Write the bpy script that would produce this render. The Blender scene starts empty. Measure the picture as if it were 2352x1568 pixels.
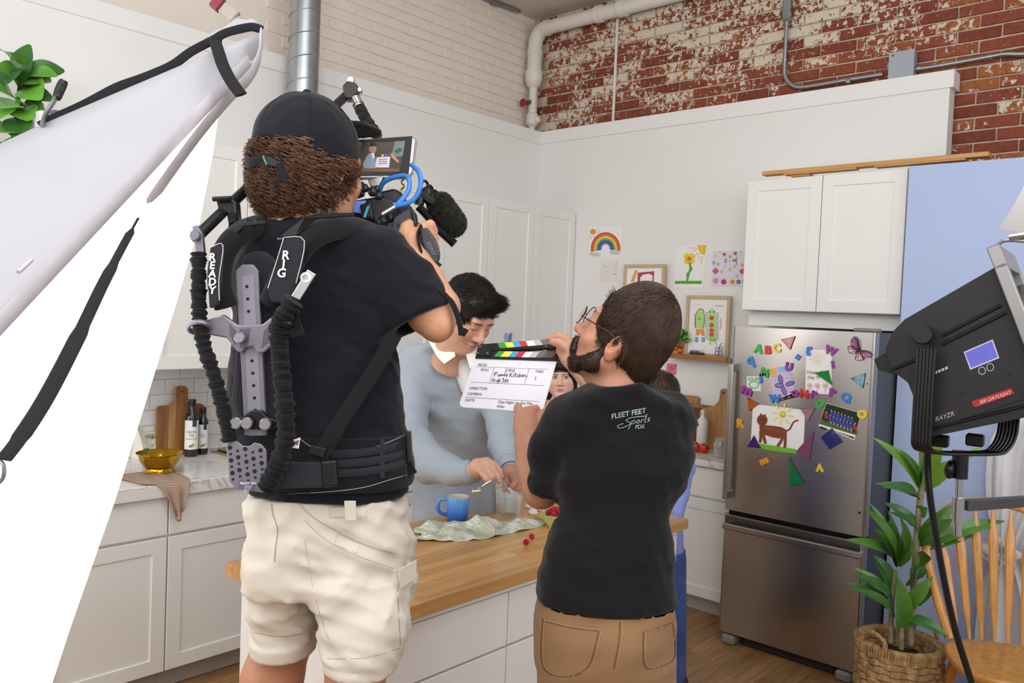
import bpy, bmesh, math, random
import numpy as np
from mathutils import Vector, Matrix, Quaternion
random.seed(7); rng = np.random.default_rng(7)
SC = bpy.context.scene
COL = SC.collection
# ------------------------------------------------------------------ camera
FPX, YAW, PITCH, ROLL, CH = 1880.0, math.radians(41.9), math.radians(2.05), math.radians(-2.32), 1.73
_fw = np.array([math.cos(YAW)*math.cos(PITCH), math.sin(YAW)*math.cos(PITCH), -math.sin(PITCH)])
_r0 = np.array([math.sin(YAW), -math.cos(YAW), 0.0]); _d0 = np.cross(_fw, _r0)
_rt = math.cos(ROLL)*_r0 + math.sin(ROLL)*_d0
_dn = -math.sin(ROLL)*_r0 + math.cos(ROLL)*_d0
cam_data = bpy.data.cameras.new('camera'); cam = bpy.data.objects.new('camera', cam_data); COL.objects.link(cam)
cam_data.sensor_width = 36.0; cam_data.lens = FPX/2352.0*36.0; cam_data.clip_start = 0.02
cam.matrix_world = Matrix(((_rt[0], -_dn[0], -_fw[0], 0), (_rt[1], -_dn[1], -_fw[1], 0), (_rt[2], -_dn[2], -_fw[2], CH), (0, 0, 0, 1)))
SC.camera = cam
def at(px, py, d=None, x=None, y=None, z=None):
    """the point of the room seen at a photo pixel, at depth d or on a plane x=, y= or z="""
    r = _rt*((px-1176)/FPX) + _dn*((py-784)/FPX) + _fw
    if d is None:
        if x is not None: d = x/r[0]
        elif y is not None: d = y/r[1]
        else: d = (z-CH)/r[2]
    return Vector((r[0]*d, r[1]*d, CH+r[2]*d))
# ------------------------------------------------------------------ world, lights, exposure
SC.view_settings.view_transform = 'Standard'; SC.view_settings.look = 'None'
SC.view_settings.gamma = 1.0; SC.view_settings.use_curve_mapping = False
SC.view_settings.exposure = -0.02
cy = SC.cycles; cy.max_bounces = 8; cy.diffuse_bounces = 3; cy.glossy_bounces = 3; cy.transmission_bounces = 8; cy.transparent_max_bounces = 8; cy.caustics_reflective = False; cy.caustics_refractive = False; cy.adaptive_threshold = .015
wd = bpy.data.worlds.new('studio_loft'); SC.world = wd; wd.use_nodes = True
bg = wd.node_tree.nodes['Background']; bg.inputs[0].default_value = (1.0, 0.99, 0.985, 1); bg.inputs[1].default_value = 0.36
def area(name, loc, target, sx, sy, power, col=(1, 1, 1), spread=180):
    l = bpy.data.lights.new(name, 'AREA'); l.shape = 'RECTANGLE'; l.size = sx; l.size_y = sy
    l.energy = power; l.color = col; l.spread = math.radians(spread)
    o = bpy.data.objects.new(name, l); COL.objects.link(o); o.location = loc
    o.rotation_euler = (Vector(target)-Vector(loc)).to_track_quat('-Z', 'Y').to_euler()
    return o
area('key_softbox', (-1.3, 2.0, 2.9), (2.4, 2.4, 1.2), 1.6, 1.6, 40, (1, 0.99, 0.98))
area('overhead_fill', (0.5, 0.2, 3.5), (2.4, 2.4, 1.1), 2.6, 2.6, 62, (1, 0.985, 0.97))  # unseen area lamp added above the camera as frontal fill
area('right_rear_fill', (1.6, -2.6, 2.4), (3.2, 2.0, 1.3), 2.6, 1.8, 48, (0.97, 0.98, 1.0))  # soft area lamp added behind right of the camera; no window there
area('front_fill', (-1.3, -1.1, 2.5), (2.4, 2.4, 1.2), 2.4, 2.0, 28, (1, 0.99, 0.985))
area('fridge_glow_fill', (-.55, 3.35, 1.75), (4.0, 1.5, 1.4), 1.1, 1.3, 20, (1, 0.97, 0.93))  # unseen lamp added to put a bright reflection on the fridge
# ------------------------------------------------------------------ materials
def lin(h):
    if not isinstance(h, str): return tuple(h)+((1,) if len(h) == 3 else ())
    h = h.lstrip('#'); c = [int(h[i:i+2], 16)/255 for i in (0, 2, 4)]
    return tuple(v/12.92 if v <= .04045 else ((v+.055)/1.055)**2.4 for v in c)+(1,)
_mats = {}
def N(nt, t, **kw):
    n = nt.nodes.new(t)
    for k, v in kw.items():
        if k.startswith('i_'): n.inputs[k[2:].replace('_', ' ')].default_value = v
        elif k.startswith('n') and k[1:].isdigit(): n.inputs[int(k[1:])].default_value = v
        else: setattr(n, k, v)
    return n
def mat(name, col='#808080', rough=.5, metal=0., var=.05, scale=6., bump=0., bscale=120., coat=0., trans=0., ior=1.45, sss=0., aniso=0., sheen=0., emit=None, estr=1., alpha=1., stretch=None, dist=.002, spec=None):
    if name in _mats: return _mats[name]
    m = bpy.data.materials.new(name); m.use_nodes = True; nt = m.node_tree; b = nt.nodes['Principled BSDF']
    c = lin(col); b.inputs['Roughness'].default_value = rough; b.inputs['Metallic'].default_value = metal
    b.inputs['Base Color'].default_value = c; b.inputs['IOR'].default_value = ior
    b.inputs['Coat Weight'].default_value = coat; b.inputs['Transmission Weight'].default_value = trans
    b.inputs['Sheen Weight'].default_value = sheen; b.inputs['Alpha'].default_value = alpha
    if spec is not None: b.inputs['Specular IOR Level'].default_value = spec
    if sss: b.inputs['Subsurface Weight'].default_value = sss; b.inputs['Subsurface Radius'].default_value = (.012, .005, .003); b.inputs['Subsurface Scale'].default_value = 1.
    if aniso: b.inputs['Anisotropic'].default_value = aniso
    if emit: b.inputs['Emission Color'].default_value = lin(emit); b.inputs['Emission Strength'].default_value = estr
    L = nt.links
    tc = N(nt, 'ShaderNodeTexCoord'); mp = N(nt, 'ShaderNodeMapping'); L.new(tc.outputs['Object'], mp.inputs[0])
    if stretch: mp.inputs['Scale'].default_value = stretch
    if var:
        nz = N(nt, 'ShaderNodeTexNoise', i_Scale=scale, i_Detail=2.); L.new(mp.outputs[0], nz.inputs['Vector'])
        rp = N(nt, 'ShaderNodeValToRGB'); L.new(nz.outputs[0], rp.inputs[0])
        rp.color_ramp.elements[0].position = .3; rp.color_ramp.elements[1].position = .7
        rp.color_ramp.elements[0].color = tuple(v*(1-var) for v in c[:3])+(1,)
        rp.color_ramp.elements[1].color = tuple(min(1, v*(1+var)) for v in c[:3])+(1,)
        L.new(rp.outputs[0], b.inputs['Base Color'])
    if bump:
        n2 = N(nt, 'ShaderNodeTexNoise', i_Scale=bscale, i_Detail=1.); L.new(mp.outputs[0], n2.inputs['Vector'])
        bp = N(nt, 'ShaderNodeBump', i_Strength=bump, i_Distance=dist); L.new(n2.outputs[0], bp.inputs['Height']); L.new(bp.outputs[0], b.inputs['Normal'])
    _mats[name] = m; return m
def bsdf(m): return m.node_tree.nodes['Principled BSDF']
def ink(col, rough=.7):
    return mat('ink_'+col.strip('#')+('' if rough == .7 else '_%d' % int(rough*100)), col, rough, var=.04, scale=40)
def vcol_mat(name, rough=.5, sss=.0, bump=0., bscale=300., sheen=0., var=0., vscale=30.):
    """colour comes from the 'Col' attribute of the mesh"""
    if name in _mats: return _mats[name]
    m = mat(name, '#888888', rough, var=0, bump=bump, bscale=bscale, sss=sss, sheen=sheen)
    nt = m.node_tree; a = N(nt, 'ShaderNodeVertexColor', layer_name='Col'); nt.links.new(a.outputs[0], bsdf(m).inputs['Base Color'])
    if var:
        nz = N(nt, 'ShaderNodeTexNoise', i_Scale=vscale, i_Detail=4.); mx = N(nt, 'ShaderNodeMix', data_type='RGBA', blend_type='MULTIPLY')
        rp = N(nt, 'ShaderNodeValToRGB'); rp.color_ramp.elements[0].position = .3; rp.color_ramp.elements[1].position = .7
        rp.color_ramp.elements[0].color = (1-var, 1-var*1.2, 1-var*1.2, 1); rp.color_ramp.elements[1].color = (1, 1, 1, 1)
        tc = N(nt, 'ShaderNodeTexCoord'); nt.links.new(tc.outputs['Object'], nz.inputs['Vector']); nt.links.new(nz.outputs[0], rp.inputs[0])
        mx.inputs[0].default_value = 1; nt.links.new(a.outputs[0], mx.inputs[6]); nt.links.new(rp.outputs[0], mx.inputs[7])
        nt.links.new(mx.outputs[2], bsdf(m).inputs['Base Color'])
    return m
def wood(name, c1, c2, axis='x', scale=3., rough=.42, stretch=14., rnd=.25, coat=0.):
    if name in _mats: return _mats[name]
    m = mat(name, c1, rough, var=0, coat=coat); nt = m.node_tree; L = nt.links
    tc = N(nt, 'ShaderNodeTexCoord'); oi = N(nt, 'ShaderNodeObjectInfo'); mp = N(nt, 'ShaderNodeMapping')
    s = [stretch]*3; s['xyz'.index(axis)] = 1.; mp.inputs['Scale'].default_value = s
    ad = N(nt, 'ShaderNodeVectorMath', operation='ADD'); sc_ = N(nt, 'ShaderNodeVectorMath', operation='SCALE'); sc_.inputs['Scale'].default_value = 37.
    cm = N(nt, 'ShaderNodeCombineXYZ'); [L.new(oi.outputs['Random'], cm.inputs[i]) for i in range(3)]
    L.new(cm.outputs[0], sc_.inputs[0]); L.new(tc.outputs['Object'], ad.inputs[0]); L.new(sc_.outputs[0], ad.inputs[1]); L.new(ad.outputs[0], mp.inputs[0])
    nz = N(nt, 'ShaderNodeTexNoise', i_Scale=scale, i_Detail=6., i_Distortion=.6); L.new(mp.outputs[0], nz.inputs['Vector'])
    rp = N(nt, 'ShaderNodeValToRGB'); rp.color_ramp.elements[0].color = lin(c2); rp.color_ramp.elements[1].color = lin(c1)
    rp.color_ramp.elements[0].position = .3; rp.color_ramp.elements[1].position = .68; L.new(nz.outputs[0], rp.inputs[0])
    hv = N(nt, 'ShaderNodeHueSaturation'); mr = N(nt, 'ShaderNodeMapRange', n3=1-rnd, n4=1+rnd*.6); L.new(oi.outputs['Random'], mr.inputs[0]); L.new(mr.outputs[0], hv.inputs['Value'])
    L.new(rp.outputs[0], hv.inputs['Color']); L.new(hv.outputs[0], bsdf(m).inputs['Base Color'])
    return m
# ------------------------------------------------------------------ mesh builder
class MB:
    def __init__(s): s.v = []; s.f = []; s.mi = []; s.m = 0
    def add(s, vs, fs):
        o = len(s.v); s.v += [tuple(v) for v in vs]; s.f += [tuple(i+o for i in f) for f in fs]; s.mi += [s.m]*len(fs); return s
    def box(s, lo, hi, b=0.):
        x0, y0, z0 = lo; x1, y1, z1 = hi
        if b <= 0:
            return s.add([(x0, y0, z0), (x1, y0, z0), (x1, y1, z0), (x0, y1, z0), (x0, y0, z1), (x1, y0, z1), (x1, y1, z1), (x0, y1, z1)],
                         [(0, 3, 2, 1), (4, 5, 6, 7), (0, 1, 5, 4), (1, 2, 6, 5), (2, 3, 7, 6), (3, 0, 4, 7)])
        b = min(b, (x1-x0)*.49, (y1-y0)*.49, (z1-z0)*.49)
        c = ((x0+x1)/2, (y0+y1)/2, (z0+z1)/2); h = ((x1-x0)/2, (y1-y0)/2, (z1-z0)/2); vs = []; idx = {}
        for sx in (-1, 1):
            for sy in (-1, 1):
                for sz in (-1, 1):
                    for a in range(3):
                        sg = (sx, sy, sz); idx[(sx, sy, sz, a)] = len(vs)
                        vs.append(tuple(c[i]+sg[i]*(h[i]-(0 if i == a else b)) for i in range(3)))
        fs = []
        for a in range(3):
            u, w = (a+1) % 3, (a+2) % 3
            for sg in (-1, 1):
                q = []
                for (su, sw) in ((-1, -1), (1, -1), (1, 1), (-1, 1)):
                    k = [0, 0, 0]; k[a] = sg; k[u] = su; k[w] = sw; q.append(idx[(*k, a)])
                fs.append(tuple(q if sg > 0 else q[::-1]))
        for a in range(3):
            u, w = (a+1) % 3, (a+2) % 3
            for su in (-1, 1):
                for sw in (-1, 1):
                    k0 = [0]*3; k1 = [0]*3; k0[a] = -1; k1[a] = 1; k0[u] = k1[u] = su; k0[w] = k1[w] = sw
                    q = [idx[(*k0, u)], idx[(*k1, u)], idx[(*k1, w)], idx[(*k0, w)]]
                    fs.append(tuple(q if su*sw < 0 else q[::-1]))
        for sx in (-1, 1):
            for sy in (-1, 1):
                for sz in (-1, 1):
                    q = [idx[(sx, sy, sz, a)] for a in range(3)]; fs.append(tuple(q if sx*sy*sz > 0 else q[::-1]))
        return s.add(vs, fs)
    def xform(s, M, start=0):
        for i in range(start, len(s.v)): s.v[i] = tuple(M @ Vector(s.v[i]))
        return s
    def tube(s, pts, r, n=10, cap=True, closed=False, flat=None, up=None):
        """tube along points; r a number or list; flat=(a,b) scales the section"""
        P = [Vector(p) for p in pts]; m = len(P); R = r if hasattr(r, '__len__') else [r]*m
        fx, fy = flat or (1, 1); vs = []; prev = None
        for i in range(m):
            t = (P[(i+1) % m]-P[i-1]) if closed else (P[min(i+1, m-1)]-P[max(i-1, 0)])
            if t.length < 1e-9: t = Vector((0, 0, 1))
            t.normalize()
            if prev is None:
                a = Vector(up) if up is not None else (Vector((0, 0, 1)) if abs(t.z) < .9 else Vector((1, 0, 0)))
            else: a = prev
            a = a-t*a.dot(t)
            if a.length < 1e-6: a = t.orthogonal()
            a.normalize(); prev = a; b = t.cross(a)
            for k in range(n):
                th = 2*math.pi*k/n; vs.append(P[i]+a*(math.cos(th)*R[i]*fx)+b*(math.sin(th)*R[i]*fy))
        fs = []
        for i in range(m if closed else m-1):
            j = (i+1) % m
            for k in range(n): fs.append((i*n+k, i*n+(k+1) % n, j*n+(k+1) % n, j*n+k))
        if cap and not closed: fs.append(tuple(range(n))[::-1]); fs.append(tuple((m-1)*n+k for k in range(n)))
        return s.add(vs, fs)
    def cyl(s, a, b, r, r2=None, n=16): return s.tube([a, b], [r, r if r2 is None else r2], n)
    def lathe(s, prof, c=(0, 0, 0), n=24, ax='z', cap=False):
        vs = []; m = len(prof)
        for (r, h) in prof:
            for k in range(n):
                th = 2*math.pi*k/n; a, b = r*math.cos(th), r*math.sin(th)
                vs.append({'z': (c[0]+a, c[1]+b, c[2]+h), 'x': (c[0]+h, c[1]+a, c[2]+b), 'y': (c[0]+b, c[1]+h, c[2]+a)}[ax])
        fs = [(i*n+k, i*n+(k+1) % n, (i+1)*n+(k+1) % n, (i+1)*n+k) for i in range(m-1) for k in range(n)]
        if cap: fs.append(tuple(range(n))[::-1]); fs.append(tuple((m-1)*n+k for k in range(n)))
        return s.add(vs, fs)
    def prism(s, poly, o, ux, uy, un, t, taper=0.):
        """polygon in plane (o,ux,uy) extruded along un by t"""
        o, ux, uy, un = map(Vector, (o, ux, uy, un)); n = len(poly); cx = sum(p[0] for p in poly)/n; cy = sum(p[1] for p in poly)/n
        a = [o+ux*x+uy*y for x, y in poly]
        b = [o+ux*(cx+(x-cx)*(1-taper))+uy*(cy+(y-cy)*(1-taper))+un*t for x, y in poly]
        fs = [tuple(range(n))[::-1], tuple(range(n, 2*n))]+[(i, (i+1) % n, n+(i+1) % n, n+i) for i in range(n)]
        return s.add(a+b, fs)
    def grid(s, P):
        """P[i][j] points"""
        r, c = len(P), len(P[0]); return s.add([p for row in P for p in row], [(i*c+j, i*c+j+1, (i+1)*c+j+1, (i+1)*c+j) for i in range(r-1) for j in range(c-1)])
    def ball(s, c, r, n=12, m=8, sc=(1, 1, 1)):
        vs = [(c[0], c[1], c[2]-r*sc[2])]
        for i in range(1, m):
            ph = -math.pi/2+math.pi*i/m
            for k in range(n): th = 2*math.pi*k/n; vs.append((c[0]+r*sc[0]*math.cos(ph)*math.cos(th), c[1]+r*sc[1]*math.cos(ph)*math.sin(th), c[2]+r*sc[2]*math.sin(ph)))
        vs.append((c[0], c[1], c[2]+r*sc[2])); e = len(vs)-1
        fs = [(0, 1+(k+1) % n, 1+k) for k in range(n)]
        fs += [(1+i*n+k, 1+i*n+(k+1) % n, 1+(i+1)*n+(k+1) % n, 1+(i+1)*n+k) for i in range(m-2) for k in range(n)]
        fs += [(1+(m-2)*n+k, 1+(m-2)*n+(k+1) % n, e) for k in range(n)]
        return s.add(vs, fs)
    def build(s, name, mats, parent=None, smooth=False, loc=None, rot=None, ang=35):
        me = bpy.data.meshes.new(name); me.from_pydata(s.v, [], s.f)
        for mm in (mats if isinstance(mats, (list, tuple)) else [mats]): me.materials.append(mm)
        if any(s.mi): me.polygons.foreach_set('material_index', s.mi)
        if smooth:
            me.polygons.foreach_set('use_smooth', [True]*len(me.polygons))
            if ang: me.set_sharp_from_angle(angle=math.radians(ang))
        me.update(); return link(name, me, parent, loc, rot)
def link(name, me, parent=None, loc=None, rot=None):
    o = bpy.data.objects.new(name, me); COL.objects.link(o)
    if loc is not None: o.location = loc
    if rot is not None: o.rotation_euler = rot
    if parent is not None:
        o.parent = parent; o.matrix_parent_inverse = parent.matrix_basis.inverted()
    return o
def tag(o, label, cat, group=None):
    o['label'] = label; o['category'] = cat
    if group: o['group'] = group
    return o
def struct(o, label=None):
    o['kind'] = 'structure'
    if label: o['label'] = label
    return o
def thing(name, loc, label, cat, group=None, rot=None):
    o = bpy.data.objects.new(name, None); COL.objects.link(o); o.location = loc; o.empty_display_size = .05
    if rot: o.rotation_euler = rot
    return tag(o, label, cat, group)
def frame(o, ux, uy):
    """matrix with columns ux, uy, ux x uy at o"""
    ux = Vector(ux).normalized(); uy = Vector(uy); uy = (uy-ux*uy.dot(ux)).normalized(); uz = ux.cross(uy)
    return Matrix(((ux.x, uy.x, uz.x, o[0]), (ux.y, uy.y, uz.y, o[1]), (ux.z, uy.z, uz.z, o[2]), (0, 0, 0, 1)))
def bez(pts, n=8):
    """Catmull-Rom through points"""
    P = [Vector(p) for p in pts]; out = []
    for i in range(len(P)-1):
        a, b, c, d = P[max(i-1, 0)], P[i], P[i+1], P[min(i+2, len(P)-1)]
        for k in range(n):
            t = k/n; out.append(.5*((2*b)+(c-a)*t+(2*a-5*b+4*c-d)*t*t+(3*b-a-3*c+d)*t**3))
    return out+[P[-1]]
def text_mesh(txt, size, shear=0., bold=0., align='LEFT', ext=0., spacing=1.):
    cu = bpy.data.curves.new('t', 'FONT'); cu.body = txt; cu.size = size; cu.shear = shear; cu.offset = bold; cu.align_x = align; cu.extrude = ext; cu.space_character = spacing
    cu.resolution_u = 4
    ob = bpy.data.objects.new('t', cu); COL.objects.link(ob); dg = bpy.context.evaluated_depsgraph_get()
    me = bpy.data.meshes.new_from_object(ob.evaluated_get(dg)); bpy.data.objects.remove(ob); bpy.data.curves.remove(cu)
    vs = [tuple(v.co) for v in me.vertices]; fs = [tuple(p.vertices) for p in me.polygons]; bpy.data.meshes.remove(me); return vs, fs
class Print:
    """flat print laid on a surface: strokes, shapes and letters in the surface's own plane"""
    def __init__(s, M, lift=.0004): s.M = M; s.mb = MB(); s.mats = []; s.z = lift; s.lift = lift
    def _m(s, c):
        m = ink(c) if isinstance(c, str) else c
        if m not in s.mats: s.mats.append(m)
        s.mb.m = s.mats.index(m)
    def _add(s, vs, fs): s.mb.add([s.M @ Vector((v[0], v[1], s.z)) for v in vs], fs); s.z += s.lift*.12
    def poly(s, pts, c): s._m(c); s._add(pts, [tuple(range(len(pts)))]); return s
    def rect(s, x0, y0, x1, y1, c): return s.poly([(x0, y0), (x1, y0), (x1, y1), (x0, y1)], c)
    def disc(s, x, y, r, c, n=16, ry=None, a0=0): return s.poly([(x+r*math.cos(2*math.pi*k/n+a0), y+(ry or r)*math.sin(2*math.pi*k/n+a0)) for k in range(n)], c)
    def stroke(s, pts, w, c, smooth=0):
        if smooth: pts = [(p.x, p.y) for p in bez([(a, b, 0) for a, b in pts], smooth)]
        s._m(c); L = []; n = len(pts)
        for i in range(n):
            a = pts[max(i-1, 0)]; b = pts[min(i+1, n-1)]; dx, dy = b[0]-a[0], b[1]-a[1]; l = math.hypot(dx, dy) or 1
            L += [(pts[i][0]-dy/l*w/2, pts[i][1]+dx/l*w/2), (pts[i][0]+dy/l*w/2, pts[i][1]-dx/l*w/2)]
        s._add(L, [(2*i, 2*i+1, 2*i+3, 2*i+2) for i in range(n-1)]); return s
    def ring(s, x, y, r, w, c, a0=0., a1=6.2832, n=20, ry=None):
        return s.stroke([(x+r*math.cos(a0+(a1-a0)*k/n), y+(ry or r)*math.sin(a0+(a1-a0)*k/n)) for k in range(n+1)], w, c)
    def text(s, t, x, y, size, c, shear=0., bold=0., align='LEFT', rot=0., spacing=1.):
        vs, fs = text_mesh(t, size, shear, bold, align, spacing=spacing); cr, sr = math.cos(rot), math.sin(rot)
        s._m(c); s._add([(x+v[0]*cr-v[1]*sr, y+v[0]*sr+v[1]*cr) for v in vs], fs); return s
    def build(s, name, parent): return s.mb.build(name, s.mats, parent)
def copy_tree(o, parent=None):
    c = o.copy(); COL.objects.link(c); c.parent = parent
    for ch in o.children: copy_tree(ch, c)
    return c
# ------------------------------------------------------------------ distance-field surfaces (bodies, cloth)
class SDF:
    def __init__(s, lo, hi, h):
        s.h = h; s.lo = np.array(lo, np.float32); n = np.ceil((np.array(hi)-np.array(lo))/h).astype(int)+1
        s.ax = [s.lo[i]+h*np.arange(n[i], dtype=np.float32) for i in range(3)]; s.D = np.full(tuple(n), .5, np.float32)
    def _sl(s, lo, hi):
        r = []
        for i in range(3):
            a = int(max(0, math.floor((lo[i]-s.lo[i])/s.h))); b = int(min(len(s.ax[i]), math.ceil((hi[i]-s.lo[i])/s.h)+1)); r.append(slice(a, max(a, b)))
        return tuple(r)
    def _P(s, sl): return s.ax[0][sl[0]][:, None, None], s.ax[1][sl[1]][None, :, None], s.ax[2][sl[2]][None, None, :]
    def _mix(s, sl, d, k, op):
        a = s.D[sl]
        if op == 'sub': d = -d; a, d = -a, -d
        if k > 0:
            hh = np.clip(.5+.5*(d-a)/k, 0, 1); r = d*(1-hh)+a*hh-k*hh*(1-hh)
        else: r = np.minimum(a, d)
        s.D[sl] = r if op != 'sub' else -r
    def _op(s, sl, d, k, op):
        if d.size == 0: return
        if op == 'add': s._mix(sl, d, k, op)
        else:  # smooth subtraction: max(a, -d)
            a = s.D[sl]; e = -d
            hh = np.clip(.5-.5*(e-a)/max(k, 1e-6), 0, 1); s.D[sl] = (e*(1-hh)+a*hh+k*hh*(1-hh))
    def cone(s, a, b, ra, rb, k=.02, op='add', sq=None):
        a = np.array(a, float); b = np.array(b, float); m = max(ra, rb)+k+.02
        sl = s._sl(np.minimum(a, b)-m, np.maximum(a, b)+m); X, Y, Z = s._P(sl)
        v = b-a; L2 = max(1e-12, v@v); x, y, z = X-a[0], Y-a[1], Z-a[2]
        t = np.clip((x*v[0]+y*v[1]+z*v[2])/L2, 0, 1); dx, dy, dz = x-t*v[0], y-t*v[1], z-t*v[2]
        if sq is not None:  # flatten along a direction: sq=(dir, factor)
            n = np.array(sq[0], float); n = n/np.linalg.norm(n); c = (dx*n[0]+dy*n[1]+dz*n[2])*(1/sq[1]-1); dx, dy, dz = dx+c*n[0], dy+c*n[1], dz+c*n[2]
        d = np.sqrt(dx*dx+dy*dy+dz*dz)-(ra+t*(rb-ra)); s._op(sl, d.astype(np.float32), k, op); return s
    def chain(s, pts, k=.02, op='add', sq=None):
        for (a, ra), (b, rb) in zip(pts[:-1], pts[1:]): s.cone(a, b, ra, rb, k, op, sq)
        return s
    def ell(s, c, r, R=None, k=.02, op='add'):
        c = np.array(c, float); m = max(r)+k+.02; sl = s._sl(c-m, c+m); X, Y, Z = s._P(sl); x, y, z = X-c[0], Y-c[1], Z-c[2]
        if R is not None:
            R = np.array(R); x, y, z = (R[0][0]*x+R[1][0]*y+R[2][0]*z, R[0][1]*x+R[1][1]*y+R[2][1]*z, R[0][2]*x+R[1][2]*y+R[2][2]*z)
        k0 = np.sqrt((x/r[0])**2+(y/r[1])**2+(z/r[2])**2); k1 = np.sqrt((x/r[0]**2)**2+(y/r[1]**2)**2+(z/r[2]**2)**2)+1e-9
        s._op(sl, (k0*(k0-1)/k1).astype(np.float32), k, op); return s
    def plane(s, p, n, k=0.):
        """keep the side the normal points away from"""
        n = np.array(n, float); n /= np.linalg.norm(n); sl = (slice(None),)*3; X, Y, Z = s._P(sl)
        d = (X-p[0])*n[0]+(Y-p[1])*n[1]+(Z-p[2])*n[2]; s.D = np.maximum(s.D, d.astype(np.float32)); return s
    def wrinkle(s, amp, freq, seed=0, dirs=None, n=5, lo=None, hi=None, ridge=.6):
        r = np.random.default_rng(seed); sl = s._sl(lo, hi) if lo is not None else (slice(None),)*3; X, Y, Z = s._P(sl); tot = 0
        for i in range(n):
            d = r.normal(size=3) if dirs is None else np.array(dirs[i % len(dirs)], float)+r.normal(size=3)*.35
            d = d/np.linalg.norm(d)*freq*(.6+.9*r.random()); e = r.normal(size=3)*freq*.35; ph = r.random(3)*6.28
            w = np.sin(X*d[0]+Y*d[1]+Z*d[2]+ph[0]+1.6*np.sin(X*e[0]+Y*e[1]+Z*e[2]+ph[1]))
            tot = tot+((1-2*np.abs(w))*ridge+w*(1-ridge))*np.clip(.5+.9*np.sin(X*e[1]+Y*e[2]+Z*e[0]+ph[2]), 0, 1)
        s.D[sl] -= (amp*tot/math.sqrt(n)).astype(np.float32); return s
    def mesh(s):
        D = s.D; I = D < 0; n = np.array(D.shape)-1
        cnt = np.zeros(n, np.int8)
        for i in (0, 1):
            for j in (0, 1):
                for k in (0, 1): cnt += I[i:n[0]+i, j:n[1]+j, k:n[2]+k]
        act = (cnt > 0) & (cnt < 8); ids = np.argwhere(act); m = len(ids)
        num = np.full(tuple(n), -1, np.int64); num[act] = np.arange(m); S = np.zeros((m, 3)); C = np.zeros(m)
        co = [(i, j, k) for i in (0, 1) for j in (0, 1) for k in (0, 1)]
        V = {c: D[ids[:, 0]+c[0], ids[:, 1]+c[1], ids[:, 2]+c[2]] for c in co}
        for c in co:
            for a in range(3):
                if c[a] == 0:
                    e = list(c); e[a] = 1; e = tuple(e); u, w = V[c], V[e]; x = (u < 0) != (w < 0)
                    t = np.where(x, u/np.where(x, u-w, 1), 0); q = np.array(c, float)[None, :].repeat(m, 0); q[:, a] += t
                    S += q*x[:, None]; C += x
        P = (ids+S/C[:, None])*s.h+s.lo; F = []
        for a in range(3):
            b, c = (a+1) % 3, (a+2) % 3
            sl0 = [slice(None)]*3; sl1 = [slice(None)]*3; sl0[a] = slice(0, -1); sl1[a] = slice(1, None)
            A, B = I[tuple(sl0)], I[tuple(sl1)]; E = np.argwhere(A != B)
            E = E[(E[:, b] > 0) & (E[:, c] > 0) & (E[:, b] < n[b]) & (E[:, c] < n[c])]
            ins = I[E[:, 0], E[:, 1], E[:, 2]]; q = []
            for (db, dc) in ((1, 1), (0, 1), (0, 0), (1, 0)):
                g = E.copy(); g[:, b] -= db; g[:, c] -= dc; q.append(num[g[:, 0], g[:, 1], g[:, 2]])
            q = np.stack(q, 1); q[~ins] = q[~ins][:, ::-1]; F.append(q)
        return P, np.concatenate(F) if F else np.zeros((0, 4), int)
def np_mesh(name, parts, mats, parent=None, cols=None, smooth=True):
    """parts: list of (P, F); cols: list of colour arrays (n,3) linear"""
    Vs = np.concatenate([p for p, f in parts]); off = 0; Fs = []
    for p, f in parts: Fs.append(f+off); off += len(p)
    if all(f.shape[1] == Fs[0].shape[1] for f in Fs): Fs = [np.concatenate(Fs)]
    me = bpy.data.meshes.new(name); nf = sum(len(f) for f in Fs)
    me.vertices.add(len(Vs)); me.vertices.foreach_set('co', Vs.astype(np.float32).ravel())
    lt = np.concatenate([np.full(len(f), f.shape[1]) for f in Fs]); tot = int(lt.sum())
    me.loops.add(tot); me.loops.foreach_set('vertex_index', np.concatenate([f.ravel() for f in Fs]).astype(np.int32))
    me.polygons.add(nf); st = np.concatenate([[0], np.cumsum(lt)[:-1]]); me.polygons.foreach_set('loop_start', st.astype(np.int32))
    me.update(calc_edges=True)
    if smooth: me.polygons.foreach_set('use_smooth', np.ones(nf, bool))
    if cols is not None:
        ca = np.concatenate(cols); at_ = me.color_attributes.new('Col', 'FLOAT_COLOR', 'POINT')
        at_.data.foreach_set('color', np.concatenate([ca, np.ones((len(ca), 1))], 1).astype(np.float32).ravel())
    for m in (mats if isinstance(mats, (list, tuple)) else [mats]): me.materials.append(m)
    me.validate(); return link(name, me, parent)
def tri2quad(f): return np.concatenate([f, f[:, -1:]], 1) if f.shape[1] == 3 else f
def tf(M, P):
    A = np.array(M); return P@A[:3, :3].T+A[:3, 3]
# ================================================================== the room
YA, XB = 4.08, 4.78            # faces of the two set walls
XBR, YBR, ZC = 4.90, 4.29, 4.02  # brick walls behind them, ceiling
M_wall = mat('set_wall_paint', '#ebe9e7', .55, var=.015, scale=2, bump=.04, bscale=60)
M_trimw = mat('cap_paint', '#ecebe9', .5, var=.01)
M_cab = mat('cabinet_paint', '#ecebe7', .42, var=.012, scale=3)
M_cabdark = mat('cabinet_shadow_gap', '#8a847e', .7, var=.05)
M_floorb = wood('floor_oak_far', '#a97f57', '#8b6644', 'x', 4., .42, 16., .1)
M_plank = wood('floor_oak', '#b08458', '#8a6340', 'x', 4., .38, 16., .22)
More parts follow.
